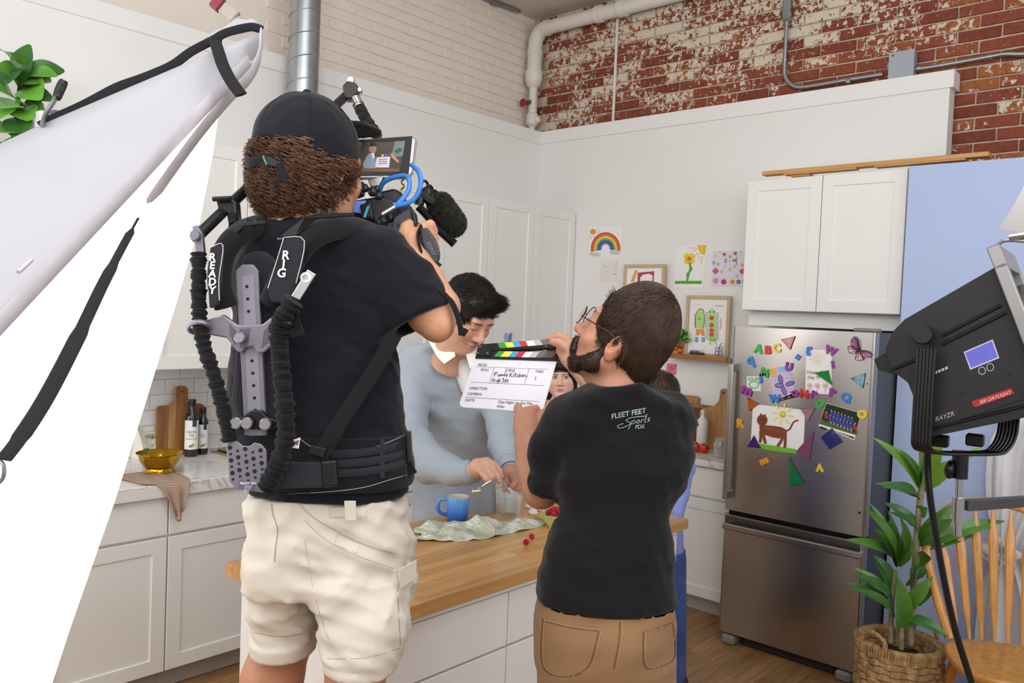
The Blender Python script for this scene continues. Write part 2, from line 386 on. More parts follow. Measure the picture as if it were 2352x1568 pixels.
# floor with planks
fl = struct(MB().box((-4, -4, -.06), (7, 6, -.004)).build('floor', M_floorb), 'warm oak strip floor')
PW, PLEN = .083, .62
pl_mesh = MB().box((0, .0006, -.012), (PLEN-.001, PW-.0006, 0), .0012).build('plank', M_plank, fl)
first = True; row = 0; y = .1
while y < 3.5:
    off = (row*0.37) % PLEN
    x = (.55 if y > 2.4 else 2.4)-off
    xmax = 2.5 if y > 2.4 else 4.8
    while x < xmax:
        if first: o = pl_mesh; first = False
        else: o = pl_mesh.copy(); COL.objects.link(o)
        o.parent = fl; o.location = (x, y, 0); x += PLEN
    y += PW; row += 1
# ---- brick walls
def brick_paint_mat():
    m = mat('peeling_brick', '#8c4630', .82, var=0, bump=.35, bscale=90, dist=.003); nt = m.node_tree; L = nt.links; b = bsdf(m)
    oi = N(nt, 'ShaderNodeObjectInfo'); rp = N(nt, 'ShaderNodeValToRGB'); cr = rp.color_ramp
    cr.elements[0].color = lin('#7d3b2c'); cr.elements[0].position = 0; cr.elements[1].color = lin('#a8683a'); cr.elements[1].position = 1
    for p, c in ((.35, '#8c4632'), (.62, '#934a31'), (.8, '#a05a34')): e = cr.elements.new(p); e.color = lin(c)
    L.new(oi.outputs['Random'], rp.inputs[0])
    ge = N(nt, 'ShaderNodeNewGeometry')
    n0 = N(nt, 'ShaderNodeTexNoise', i_Scale=30., i_Detail=5.); L.new(ge.outputs['Position'], n0.inputs['Vector'])
    mx0 = N(nt, 'ShaderNodeMix', data_type='RGBA', blend_type='MULTIPLY'); mx0.inputs[0].default_value = .5
    r0 = N(nt, 'ShaderNodeValToRGB'); r0.color_ramp.elements[0].color = (.45, .45, .45, 1); r0.color_ramp.elements[1].color = (1, 1, 1, 1); r0.color_ramp.elements[0].position = .3; r0.color_ramp.elements[1].position = .6
    L.new(n0.outputs[0], r0.inputs[0]); L.new(rp.outputs[0], mx0.inputs[6]); L.new(r0.outputs[0], mx0.inputs[7])
    # paint left on the brick: fine flakes whose amount varies over the wall, more of it away from the right
    n1 = N(nt, 'ShaderNodeTexNoise', i_Scale=33., i_Detail=7., i_Roughness=.68, i_Distortion=.35); L.new(ge.outputs['Position'], n1.inputs['Vector'])
    n2 = N(nt, 'ShaderNodeTexNoise', i_Scale=3.2, i_Detail=3.); L.new(ge.outputs['Position'], n2.inputs['Vector'])
    sx = N(nt, 'ShaderNodeSeparateXYZ'); L.new(ge.outputs['Position'], sx.inputs[0])
    gy = N(nt, 'ShaderNodeMapRange', n1=1.2, n2=2.6, n3=-.075, n4=.01); L.new(sx.outputs[1], gy.inputs[0])
    gz = N(nt, 'ShaderNodeMapRange', n1=3.05, n2=3.75, n3=-.02, n4=.075); L.new(sx.outputs[2], gz.inputs[0])
    m2 = N(nt, 'ShaderNodeMath', operation='MULTIPLY_ADD', n1=.42, n2=-.21); L.new(n2.outputs[0], m2.inputs[0])
    mo = N(nt, 'ShaderNodeMath', operation='MULTIPLY_ADD', n1=.16, n2=-.08); L.new(oi.outputs['Random'], mo.inputs[0])
    s = [n1.outputs[0], m2.outputs[0], mo.outputs[0], gy.outputs[0], gz.outputs[0]]; acc = s[0]
    for q in s[1:]: a = N(nt, 'ShaderNodeMath', operation='ADD'); L.new(acc, a.inputs[0]); L.new(q, a.inputs[1]); acc = a.outputs[0]
    th = N(nt, 'ShaderNodeMapRange', n1=.545, n2=.56, n3=0., n4=1.); L.new(acc, th.inputs[0])
    mx = N(nt, 'ShaderNodeMix', data_type='RGBA'); L.new(th.outputs[0], mx.inputs[0]); L.new(mx0.outputs[2], mx.inputs[6]); mx.inputs[7].default_value = lin('#d3c8b6')
    L.new(mx.outputs[2], b.inputs['Base Color']); return m
M_pbrick = brick_paint_mat()
M_mortar = mat('mortar_buff', '#c3b49e', .9, var=.18, scale=14, bump=.4, bscale=70)
M_cream = mat('cream_wall_paint', '#efe3d8', .6, var=.05, scale=1.6, bump=.25, bscale=35, dist=.004)
wbr = struct(MB().box((XBR+.006, -1.5, 0), (XBR+.25, YBR+.3, ZC)).build('wall_back_right', M_mortar), 'red brick wall with flaking cream paint')
wbl = struct(MB().box((-1.5, YBR+.004, 0), (XBR+.25, YBR+.25, ZC)).build('wall_back_left', M_cream), 'cream painted brick wall')
BL, BH, CL, CHT = .2035, .0572, .2135, .0677
def brick_mesh(seed, dirx, inset=.0):
    r = random.Random(seed); mb = MB(); w = BL/2; h = BH/2
    c = [(-w, -h), (w, -h), (w, h), (-w, h)]; j = lambda a: a+r.uniform(-.0016, .0016)
    fr = [(j(a)*(1-.02), j(b)*(1-.05)) for a, b in c]
    P = lambda a, b, d: (d, a, b) if dirx else (a, d, b)
    vs = [P(a, b, .012) for a, b in c]+[P(j(a), j(b), .0) for a, b in c]+[P(a, b, -.0045+r.uniform(-.002, .001)) for a, b in fr]
    fs = [(0, 1, 5, 4), (1, 2, 6, 5), (2, 3, 7, 6), (3, 0, 4, 7), (4, 5, 9, 8), (5, 6, 10, 9), (6, 7, 11, 10), (7, 4, 8, 11), (8, 9, 10, 11)]
    if not dirx: fs = [f[::-1] for f in fs]
    me = mb.add(vs, fs); return me
def lay(wall, dirx, u0, u1, z0, z1, m, keep):
    protos = []
    for sd in range(5):
        o = brick_mesh(sd, dirx).build('brick', m, wall); protos.append(o.data); bpy.data.objects.remove(o)
    k = 0; z = z0; n = 0
    while z < z1:
        u = u0+(CL/2 if k % 2 else 0)
        hdr = (k % 6 == 3)   # a header course now and then
        while u < u1:
            l = CL
            if keep(u, z):
                o = bpy.data.objects.new('brick', protos[random.randrange(5)]); COL.objects.link(o); o.parent = wall
                dz = random.uniform(-.0015, .0015); o.rotation_euler = (random.uniform(-.012, .012), 0, 0) if dirx else (0, random.uniform(-.01, .01), 0)
                o.location = ((XBR+random.uniform(-.002, .002), u, z+dz) if dirx else (u, YBR+random.uniform(-.001, .001), z+dz)); n += 1
            u += l
        z += CHT; k += 1
    return n
lay(wbr, True, .72, YBR-.08, 2.63, 4.0, M_pbrick, lambda u, z: (z > 3.02+max(0, (u-1.1))*.0 or u < 1.32) and z < 3.44+max(0, u-.95)*.262+.06 and u > .78+0*z)
lay(wbl, False, 2.66, XBR-.06, 3.05, 4.0, M_cream, lambda u, z: z > 3.12 and z < 3.52+(u-2.6)*.30)
# ---- ceiling corner
M_ceil = mat('ceiling_plaster', '#d2cbc2', .8, var=.05, scale=3, bump=.2, bscale=40)
struct(MB().box((3.2, 2.6, ZC), (XBR+.3, YBR+.3, ZC+.12)).build('ceiling', M_ceil), 'plaster ceiling corner')
# ---- set walls with cap boards
CAPZ0, CAPZ1 = 3.012, 3.105
wl = struct(MB().box((-1.2, YA, 0), (XB+.1, YA+.10, CAPZ1-.02)).build('wall_left', M_wall), 'white set wall behind the left cabinets')
wr = struct(MB().box((XB, 1.245, 0), (XB+.10, YA, CAPZ1-.02)).build('wall_right', M_wall), 'white set wall behind the fridge')
struct(MB().box((-1.2, YA-.012, CAPZ0), (XB-.012, YA+.11, CAPZ1), .002).build('trim_1', M_trimw), 'flat white cap board on the left set wall')
struct(MB().box((XB-.012, 1.225, CAPZ0), (XB+.11, YA+.11, CAPZ1), .002).build('trim_2', M_trimw), 'flat white cap board on the right set wall')
# ---- pale blue flat beside the fridge
M_blue = mat('pale_blue_paint', '#b4c4ea', .6, var=.02, scale=2)
struct(MB().box((4.36, -1.2, 0), (4.40, 1.300, 2.535), .001).build('wall_blue', M_blue), 'pale blue painted flat beside the fridge')
# ---- sheer curtain on the right
M_sheer = mat('sheer_white', '#f2f1f2', .8, var=.02, alpha=.82)
cur = thing('curtain', (4.2, .7, 0), 'sheer white curtain tied back in front of the pale blue wall', 'curtain')
P = []
for i in range(41):
    s = i/40; row_ = []
    for j in range(61):
        u = j/60; z = 2.6*(1-s)
        tie = math.exp(-((z-.74)/.17)**2); wdt = .62-.36*tie; up = min(1, max(0, (z-1.15)/.7))
        yy = .87-wdt*u-.05*tie-.32*up*up*(3-2*up); xx = 4.27+.035*math.sin(u*34+z*.8)*(1-.5*tie)+.012*math.sin(u*71)
        row_.append((xx, yy, z))
    P.append(row_)
MB().grid(P).build('sheer_panel', M_sheer, cur, True, ang=None)
bow = MB()
for k in range(7):
    a = k*.9; bow.tube(bez([(4.21, .77, .74), (4.17, .77+.035*math.cos(a), .74+.05*math.sin(a)), (4.18, .77+.075*math.cos(a+.4), .74+.07*math.sin(a+.4)), (4.2, .78+.04*math.cos(a+.9), .74+.03*math.sin(a+.9))], 5), .018, 8, flat=(1, .3))
bow.build('tie_bow', M_sheer, cur, True)
# ---- spiral duct
M_galv = mat('galvanised_steel', '#b4b8bb', .36, 1., var=.12, scale=9, bump=.05, bscale=30)
dk = thing('spiral_duct', (2.60, 3.965, 2.48), 'galvanised spiral vent duct rising above the wall cabinets', 'duct')
MB().cyl((2.60, 3.965, 2.48), (2.60, 3.965, 4.3), .083, n=40).build('duct_pipe', M_galv, dk, True)
sp = [(2.60+.0845*math.cos(t), 3.965+.0845*math.sin(t), 2.5+t/(2*math.pi)*.125) for t in np.arange(0, 14*2*math.pi, .22)]
MB().tube(sp, .0028, 6).build('seam_ridge', M_galv, dk, True)
# ---- white pipe with elbow, reducer, valve
M_pvc = mat('painted_pipe', '#e2ddd6', .4, var=.03)
pp = thing('water_pipe', (4.82, 4.16, 3.2), 'thick cream painted pipe turning down in the brick corner', 'pipe')
def fit(mb, a, b, r, n=18): mb.cyl(a, b, r, n=n)
px_, py_ = 4.80, 4.19
zt = 3.93
E_ = [(px_, py_, z) for z in (3.52, 3.6, 3.7, 3.78)]+[(px_+.002, py_-.012, 3.84), (px_+.003, py_-.05, 3.885), (px_+.004, py_-.10, 3.90)]
MB().tube(bez(E_, 6), .056, 20).build('elbow', M_pvc, pp, True)
MB().cyl((px_+.004, py_-.08, 3.897), (px_+.02, 2.5, 3.905), .052, n=20).build('run', M_pvc, pp, True)
for a_, b_, r_ in (((px_+.006, py_-.09, 3.898), (px_+.006, py_-.13, 3.898), .060), ((px_, py_, 3.70), (px_, py_, 3.74), .061), ((px_+.008, 3.62, 3.90), (px_+.008, 3.57, 3.90), .062), ((px_+.008, 3.42, 3.90), (px_+.008, 3.36, 3.90), .062)):
    MB().cyl(a_, b_, r_, n=18).build('coupling', M_pvc, pp, True)
MB().tube([(px_, py_, 3.585), (px_, py_, 3.52), (px_, py_, 3.47), (px_, py_, 3.46)], [.068, .068, .050, .036], 18).build('reducer', M_pvc, pp, True)
c_ = MB(); c_.tube([(px_, py_, 3.47), (px_, py_, 3.20), (px_, py_, 3.17), (px_, py_, 3.0)], [.034, .034, .026, .020], 16); c_.tube([(px_, py_, 3.27), (px_, py_, 3.25), (px_, py_, 3.18), (px_, py_, 3.16)], [.034, .048, .048, .028], 16)
c_.ball((px_+.0, py_-.05, 3.21), .03); c_.build('downpipe', M_pvc, pp, True)
M_brass = mat('dull_brass', '#7c7a58', .45, .7, var=.15, scale=30)
M_redh = mat('red_handwheel', '#a2323a', .5, var=.08)
vl = thing('gate_valve', (px_, py_, 2.9), 'small brass valve with a red hand wheel below the cream pipe', 'valve')
hz = at(1205, 212, d=5.95).z; vz = hz
v_ = MB(); v_.cyl((px_, py_, vz+.09), (px_, py_, vz-.10), .026, n=14); v_.cyl((px_, py_, vz+.03), (px_-.06, py_+.01, vz+.005), .018); v_.cyl((px_, py_, vz-.06), (px_, py_, vz-.11), .031, n=6); v_.cyl((px_, py_, vz+.085), (px_, py_, vz+.05), .032, n=6)
v_.build('valve_body', M_brass, vl, True)
w_ = MB(); cc = Vector((px_-.10, py_+.015, vz)); w_.cyl((px_-.06, py_+.01, vz), cc, .008)
for k in range(8):
    a = k*math.pi/4; w_.ball(cc+Vector((0, math.cos(a)*.024, math.sin(a)*.024)), .010, 8, 6)
    w_.cyl(cc, cc+Vector((0, math.cos(a)*.022, math.sin(a)*.022)), .005, n=6)
w_.build('handwheel', M_redh, vl, True)
# ---- grey conduit along the ceiling corner
M_cond = mat('conduit_grey', '#8d9294', .42, .6, var=.06)
M_emt = mat('conduit_steel', '#a9adae', .32, .9, var=.08)
cd = thing('conduit', (4.6, 4.2, 4.0), 'grey conduit following the ceiling line in the corner', 'conduit')
cp = bez([at(1030, -40, y=4.25), at(1125, 0, y=4.25), at(1160, 14, y=4.25), at(1188, 23, y=4.24), at(1215, 25, x=4.86), at(1260, 14, x=4.86), at(1310, 0, x=4.86), at(1400, -20, x=4.86)], 6)
MB().tube(cp, .014, 10).build('conduit_pipe', M_cond, cd, True)
q = at(1138, 5, y=4.25); MB().box((q.x-.03, q.y-.01, q.z-.02), (q.x+.03, q.y+.03, q.z+.02), .004).build('strap', M_cond, cd)
# thin white riser on the brick
a_, b_ = at(1421, -30, x=4.885), at(1409, 275, x=4.885)
rz = MB().cyl((4.885, (a_.y+b_.y)/2, a_.z), (4.885, (a_.y+b_.y)/2, 3.0), .011, n=10).build('riser_pipe', M_pvc, None, True); tag(rz, 'thin cream painted riser running straight down the red brick', 'pipe')
# steel conduit with body and junction box
em = thing('electrical_conduit', (4.87, 2.2, 3.1), 'bent steel conduit on the red brick running behind the junction box', 'conduit')
yv = at(1805, 100, x=4.87).y; zb = at(1850, 200, x=4.87).z
pts = [(4.868, yv, 3.85), (4.868, yv, 3.6), (4.868, yv, zb+.16)]
for k in range(1, 7):
    a = k/7*math.pi/2; pts.append((4.868, yv-.13*(1-math.cos(a)), zb+.13-.13*math.sin(a)))
pts += [(4.868, yv-.16, zb), (4.868, 1.8, zb+.004), (4.868, 1.62, zb+.004)]
MB().tube(pts, .0125, 12).build('conduit_run', M_emt, em, True)
e2 = [at(2098, 160, x=4.868), at(2150, 152, x=4.868), at(2230, 138, x=4.868), at(2275, 130, x=4.868), at(2310, 124, x=4.868), at(2352, 124, x=4.868), at(2420, 118, x=4.868)]
MB().tube(bez(e2, 5), .0125, 12).build('conduit_run', M_emt, em, True)
cb = MB(); lb = at(1806, 50, x=4.86); lt_ = at(1806, 8, x=4.86); cb.box((4.838, yv-.026, lb.z), (4.888, yv+.026, lt_.z+.03), .012); cb.cyl((4.868, yv, lb.z-.015), (4.868, yv, lb.z+.01), .017)
cb.build('conduit_body', M_emt, em, True)
for (u, w) in ((yv, at(1802, 143, x=4.868).z), (yv, lb.z-.02)): MB().cyl((4.868, u, w), (4.868, u, w+.02), .0165).build('conduit_clip', M_emt, em, True)
for pxx in (1950, 2112, 2275):
    g = at(pxx, 187 if pxx == 1950 else (157 if pxx == 2112 else 130), x=4.868); MB().cyl((4.868, g.y+.012, g.z), (4.868, g.y-.012, g.z), .0165).build('conduit_clip', M_emt, em, True)
M_boxg = mat('junction_grey', '#a5acb4', .45, .2, var=.03)
jb = thing('junction_box', (4.86, 1.53, 3.2), 'square grey junction box on the red brick behind the cap board', 'electrical box')
j0, j1 = at(2044, 123, x=4.83), at(2097, 170, x=4.83)
MB().box((4.83, j1.y, j0.z-.16), (4.89, j0.y, j0.z), .002).build('box_body', M_boxg, jb)
MB().box((4.826, j1.y-.003, j0.z-.163), (4.83, j0.y+.003, j0.z+.003), .001).build('cover_plate', M_boxg, jb)
MB().cyl((4.8275, j0.y-.018, j0.z-.016), (4.8245, j0.y-.018, j0.z-.016), .005, n=10).build('screw', mat('dark_screw', '#26262a', .5), jb)
# ================================================================== cabinets
def shaker(mb, o, ux, un, w, h, t=.02, st=.062, rec=.007):
    """shaker door; o lower-left corner on carcass face, ux along, z up, un outward"""
    o, ux, un = Vector(o), Vector(ux), Vector(un); uz = Vector((0, 0, 1)); ch = .0025
    def L(x, z, d): return o+ux*x+uz*z+un*d
    A = [(0, 0), (w, 0), (w, h), (0, h)]; I = [(st, st), (w-st, st), (w-st, h-st), (st, h-st)]; J = [(st+ch, st+ch), (w-st-ch, st+ch), (w-st-ch, h-st-ch), (st+ch, h-st-ch)]
    A2 = [(ch, ch), (w-ch, ch), (w-ch, h-ch), (ch, h-ch)]
    vs = [L(x, z, 0) for x, z in A]+[L(x, z, t-ch) for x, z in A]+[L(x, z, t) for x, z in A2]+[L(x, z, t) for x, z in I]+[L(x, z, t-rec) for x, z in J]
    fs = [(3, 2, 1, 0)]
    for r in range(4):
        for k in range(4): a = r*4; fs.append((a+k, a+(k+1) % 4, a+4+(k+1) % 4, a+4+k))
    fs.append((16, 17, 18, 19)); 
    if ux.cross(uz).dot(un) < 0: fs = [f[::-1] for f in fs]
    return mb.add(vs, fs)
def slab(mb, o, ux, un, w, h, t=.02):
    o, ux, un = Vector(o), Vector(ux), Vector(un); a = o; b = o+ux*w+Vector((0, 0, h))+un*t
    return mb.box([min(a[i], b[i]) for i in range(3)], [max(a[i], b[i]) for i in range(3)], .0022)
G = .003
M_kick = mat('toe_kick', '#b3aaa2', .6, var=.03)
def base_unit(along, face, a0, a1, depth, doors, label, drawer=True, grp=None, z0=.10, z1=.876, zsplit=.70):
    """base cabinet; along 'x' (front faces -y at y=face) or 'y' (front faces -x at x=face)"""
    un = (0, -1, 0) if along == 'x' else (-1, 0, 0); ux = (1, 0, 0) if along == 'x' else (0, 1, 0)
    B = lambda a, b, d0, d1, zz0, zz1: ((a, face+d0, zz0), (b, face+d1, zz1)) if along == 'x' else ((face+d0, a, zz0), (face+d1, b, zz1))
    t = thing('base_cabinet', (a0, face+.3, 0) if along == 'x' else (face+.3, a0, 0), label, 'cabinet', grp)
    mb = MB(); mb.box(*B(a0+.0005, a1-.0005, .02, depth, z0, z1)); mb.build('carcass', M_cab, t)
    MB().box(*B(a0+.0005, a1-.0005, .075, depth, 0, z0-.001)).build('toe_kick', M_kick, t)
    n = len(doors); x = a0
    for i, wd_ in enumerate(doors):
        O = lambda z: (x+G, face+.0195, z) if along == 'x' else (face+.0195, x+G, z)
        mb = MB(); shaker(mb, O(z0+.004), ux, un, wd_-2*G, (zsplit if drawer else z1)-z0-.010); mb.build('door', M_cab, t)
        if drawer: mb = MB(); slab(mb, O(zsplit+.006), ux, un, wd_-2*G, z1-zsplit-.012); mb.build('drawer_front', M_cab, t)
        x += wd_
    return t
YL = 3.435
sx_ = [.55, 1.13, 1.645, 2.16, 2.62]
labs = ['white shaker base cabinet mostly hidden by the glowing diffuser', 'white shaker base cabinet under the folded brown towel and brass bowl', 'white shaker base cabinet beside the cameraman, right of the towel', 'white shaker base cabinet behind the cameraman under the left counter']
for i in range(4): base_unit('x', YL, sx_[i], sx_[i+1], .62, [sx_[i+1]-sx_[i]], labs[i], grp='base cabinets under the left counter')
base_unit('x', YL, 2.62, 3.60, .62, [.49, .49], 'white shaker base cabinet behind the man in the blue sweater', grp='base cabinets under the left counter')
base_unit('x', YL, 3.60, 4.309, .62, [.709], 'white shaker base cabinet in the corner under the pear board', grp='base cabinets under the left counter')
FXB = 4.31
base_unit('y', FXB, 2.07, 2.72, .46, [.65], 'white base cabinet between the island and the fridge', zsplit=.69)
base_unit('y', FXB, 2.72, 3.43, .46, [.71], 'white base cabinet behind the girl, near the corner', zsplit=.69)
# ---- marble worktops
def marble():
    m = mat('white_marble', '#e4e1de', .18, var=0); nt = m.node_tree; L = nt.links; b = bsdf(m)
    tc = N(nt, 'ShaderNodeTexCoord'); nz = N(nt, 'ShaderNodeTexNoise', i_Scale=2.6, i_Detail=8., i_Distortion=1.4); L.new(tc.outputs['Object'], nz.inputs['Vector'])
    sb = N(nt, 'ShaderNodeMath', operation='SUBTRACT', n1=.5); ab = N(nt, 'ShaderNodeMath', operation='ABSOLUTE'); L.new(nz.outputs[0], sb.inputs[0]); L.new(sb.outputs[0], ab.inputs[0])
    rp = N(nt, 'ShaderNodeValToRGB'); rp.color_ramp.elements[0].color = lin('#bdb8b8'); rp.color_ramp.elements[1].color = lin('#e6e3e0'); rp.color_ramp.elements[1].position = .02
    L.new(ab.outputs[0], rp.inputs[0]); L.new(rp.outputs[0], b.inputs['Base Color']); return m
M_marb = marble()
wt = MB().box((.55, YL-.03, .8765), (4.28, YA-.001, .936), .004).build('worktop', M_marb); tag(wt, 'white marble worktop running under the left wall cabinets', 'worktop')
wt = MB().box((4.281, 2.062, .8765), (XB-.001, YA-.001, .915), .004).build('worktop', M_marb); tag(wt, 'short white marble worktop left of the fridge', 'worktop')
# ---- subway tile splashback
M_tile = mat('white_gloss_tile', '#eae8e7', .12, var=.02, scale=4, coat=.4)
M_grout = mat('tile_grout', '#d6d2cf', .8)
sb_ = struct(MB().box((.6, YA-.006, .9365), (XB-.01, YA-.0005, 1.396)).build('wall_tiled', M_grout), 'white subway tile splashback under the wall cabinets')
tp = MB().box((.0008, -.008, .0008), (.1512, 0, .0747), .0014).build('tile', M_tile, sb_); tm = tp.data; bpy.data.objects.remove(tp)
for r in range(7):
    z = .9375+r*.0762; x = 1.0+(r % 2)*.0762
    while x < 2.75:
        if z+.0762 > 1.42: break
        o = bpy.data.objects.new('tile', tm); COL.objects.link(o); o.parent = sb_; o.location = (x, YA-.004, z); o.rotation_euler = (random.uniform(-.006, .006), 0, random.uniform(-.004, .004)); x += .1524
# ---- wall cabinets, left run
def wall_unit(along, face, a0, a1, depth, doors, z0, z1, label, grp=None):
    un = (0, -1, 0) if along == 'x' else (-1, 0, 0); ux = (1, 0, 0) if along == 'x' else (0, 1, 0)
    t = thing('wall_cabinet', (a0, face+depth, z0) if along == 'x' else (face+depth, a0, z0), label, 'cabinet', grp)
    lo, hi = ((a0+.0005, face+.02, z0), (a1-.0005, face+depth, z1)) if along == 'x' else ((face+.02, a0+.0005, z0), (face+depth, a1-.0005, z1))
    MB().box(lo, hi, .001).build('carcass', M_cab, t); x = a0
    for w in doors:
        o = (x+.002, face+.0195, z0+.003) if along == 'x' else (face+.0195, x+.002, z0+.003)
        mb = MB(); shaker(mb, o, ux, un, w-.004, z1-z0-.006); mb.build('door', M_cab, t); x += w
    return t
YU = 3.705; ZU0, ZU1 = 1.397, 2.478
for a0, a1, nd, lb in ((1.20, 2.136, 2, 'tall white wall cabinet left of the cameraman'), (2.136, 2.94, 2, 'tall white wall cabinet behind the cameraman'),
                       (2.94, 3.861, 2, 'tall white wall cabinet behind the camera microphone'), (3.861, 4.775, 2, 'tall white wall cabinet in the corner above the clapperboard')):
    wall_unit('x', YU, a0, a1, YA-YU, [(a1-a0)/nd]*nd, ZU0, ZU1, lb, 'wall cabinets of the left run')
XU = 4.41
wall_unit('y', XU, 1.318, 2.185, XB-XU, [.4335]*2, 1.795, 2.54, 'two-door white wall cabinet above the fridge')
fp = MB().box((XU+.10, 1.318, 1.712), (XB, 2.185, 1.794)).build('filler_panel', M_cab); tag(fp, 'white filler panel between the fridge and the cabinet above', 'panel')
# loose timber on top of that cabinet
M_pine = wood('pine_strip', '#d3a468', '#bd8a4c', 'y', 3., .55, 12., .1)
bo = thing('timber_strip', (4.5, 1.5, 2.54), 'long notched pine strip lying on top of the cabinet over the fridge', 'timber')
a_, b_ = at(1750, 392, x=4.40), at(2270, 362, x=4.40)
mb = MB(); mb.box((4.40, b_.y, 2.562), (4.46, a_.y, 2.584), .001); mb.build('strip', M_pine, bo)
mb = MB(); mb.box((4.402, at(1965, 390, x=4.4).y, 2.5535), (4.455, at(1800, 390, x=4.4).y, 2.5615)); mb.build('strip_step', M_pine, bo)
mb = MB(); mb.box((4.402, at(2215, 390, x=4.4).y, 2.5535), (4.455, at(2008, 390, x=4.4).y, 2.5615)); mb.build('strip_step', M_pine, bo)
bk = MB().box((4.412, at(1857, 395, x=4.4).y, 2.5402), (4.50, at(1815, 395, x=4.4).y, 2.5525), .001).build('wood_block', M_pine); tag(bk, 'short pine block propping the timber strip above the cabinet', 'wood block')
# ================================================================== fridge
class PP(Print):
    """print whose coordinates are given in an enlarged view of the surface (ox,oy = view origin, sc = enlargement), laid on the plane x=X"""
    def __init__(s, ox, oy, sc, X, lift=.0005, fx=None):
        super().__init__(frame((X, 0, 0), (0, -1, 0), (0, 0, 1)), lift); s.o = (ox, oy, sc, X); s.fx = fx; s.k = None
    def uv(s, cx, cy):
        p = at(s.o[0]+cx/s.o[2], s.o[1]+cy/s.o[2], x=s.o[3]); return (-p.y, p.z)
    def _add(s, vs, fs): super()._add([s.uv(v[0], v[1]) for v in vs], fs)
    def text(s, t, x, y, size, c, shear=0., bold=0., align='LEFT', rot=0., spacing=1.):
        vs, fs = text_mesh(t, size, shear, bold, align, spacing=spacing); cr, sr = math.cos(rot), math.sin(rot)
        s._m(c); s._add([(x+v[0]*cr+v[1]*sr, y+v[0]*sr-v[1]*cr) for v in vs], fs); return s
def sheet_on(name, ox, oy, sc, X, pts, m, t=.0008, parent=None):
    pr = PP(ox, oy, sc, X); mb = MB(); mb.prism([pr.uv(*p) for p in pts][::-1], (X, 0, 0), (0, -1, 0), (0, 0, 1), (-1, 0, 0), t); return mb.build(name, m, parent)
XF = 4.037; FY0, FY1 = 1.308, 2.045
def steel():
    m = mat('brushed_steel', '#b3afac', .27, 1., var=.04, scale=3); nt = m.node_tree; L = nt.links
    tc = N(nt, 'ShaderNodeTexCoord'); mp = N(nt, 'ShaderNodeMapping'); mp.inputs['Scale'].default_value = (2, 2, 420); L.new(tc.outputs['Object'], mp.inputs[0])
    nz = N(nt, 'ShaderNodeTexNoise', i_Scale=1., i_Detail=2.); L.new(mp.outputs[0], nz.inputs['Vector'])
    bp = N(nt, 'ShaderNodeBump', i_Strength=.22, i_Distance=.0006); L.new(nz.outputs[0], bp.inputs['Height']); L.new(bp.outputs[0], bsdf(m).inputs['Normal']); return m
M_steel = steel(); M_fside = mat('fridge_side_grey', '#55585c', .45, .3, var=.03); M_gask = mat('gasket_black', '#131314', .7)
M_chrome = mat('polished_chrome', '#d4d4d4', .12, 1., var=0); M_capg = mat('hinge_grey', '#85827f', .5)
fr = thing('refrigerator', (4.4, 1.68, 0), 'stainless steel fridge freezer covered with magnets and drawings', 'refrigerator')
MB().box((XF+.07, FY0+.004, .05), (4.74, FY1-.004, 1.70), .006).build('body', M_fside, fr)
MB().box((XF+.045, FY0+.01, .06), (XF+.0705, FY1-.01, 1.69)).build('gasket', M_gask, fr)
def fdoor(z0, z1):
    mb = MB(); n = 8; pr = []
    y0, y1 = FY0, FY1; r = .018
    pr += [(XF+.05, y0)]
    for k in range(n+1): a = k/n*math.pi/2; pr.append((XF+r-r*math.sin(a), y0+r-r*math.cos(a)))
    for k in range(n+1): a = k/n*math.pi/2; pr.append((XF+r-r*math.cos(a), y1-r+r*math.sin(a)))
    pr += [(XF+.05, y1)]
    vs = [(x, y, z0) for x, y in pr]+[(x, y, z1) for x, y in pr]; m = len(pr)
    mb.add(vs, [(i, i+m, i+1+m, i+1) for i in range(m-1)]+[(m-1, 2*m-1, m, 0), tuple(range(m)), tuple(range(2*m-1, m-1, -1))]); return mb
d1 = fdoor(.722, 1.702).build('fridge_door', M_steel, fr, True, ang=40)
d2 = fdoor(.062, .697).build('freezer_door', M_steel, fr, True, ang=40)
MB().box((XF-.004, FY0+.02, .655), (XF+.002, FY1-.012, .690), .002).build('handle_recess', mat('steel_dark', '#6f6a66', .4, 1.), d2)
hb = MB(); p0, p1 = at(1658, 1205, x=3.985), at(1977, 1278, x=3.985); hz = (p0.z+p1.z)/2
hb.box((3.978, p1.y, hz-.016), (3.998, p0.y, hz+.016), .006); hb.box((3.99, p1.y+.0, hz-.012), (XF+.001, p1.y+.02, hz+.012), .003); hb.box((3.99, p0.y-.02, hz-.012), (XF+.001, p0.y, hz+.012), .003)
hb.build('handle', M_steel, d2, True)
hv = MB(); q0, q1 = at(1682, 834, x=4.0), at(1666, 1146, x=4.0); hy = (q0.y+q1.y)/2+.004
hv.box((3.990, hy-.014, q1.z), (4.004, hy+.014, q0.z), .005)
for zz in (q1.z+.003, q0.z-.043): hv.box((4.0, hy-.010, zz), (XF+.001, hy+.010, zz+.04), .003)
hv.build('handle', M_steel, d1, True)
MB().box((XF+.0, FY0+.0, 1.7025), (XF+.09, FY0+.11, 1.722), .007).build('hinge_cap', M_capg, fr, True)
for yy in (FY0+.03, FY1-.10): MB().box((XF-.012, yy, 0.0), (XF+.11, yy+.075, .052), .012).build('foot', M_capg, fr, True)
gr = MB().box((XF+.045, FY0+.11, .008), (XF+.06, FY1-.12, .056)).build('base_grille', M_gask, fr)
gl = MB()
for k in range(6): MB().box((XF+.040, FY0+.13, .014+k*.0065), (XF+.046, FY1-.14, .0165+k*.0065)).build('slat', mat('grille_brown', '#4a423c', .5), gr)
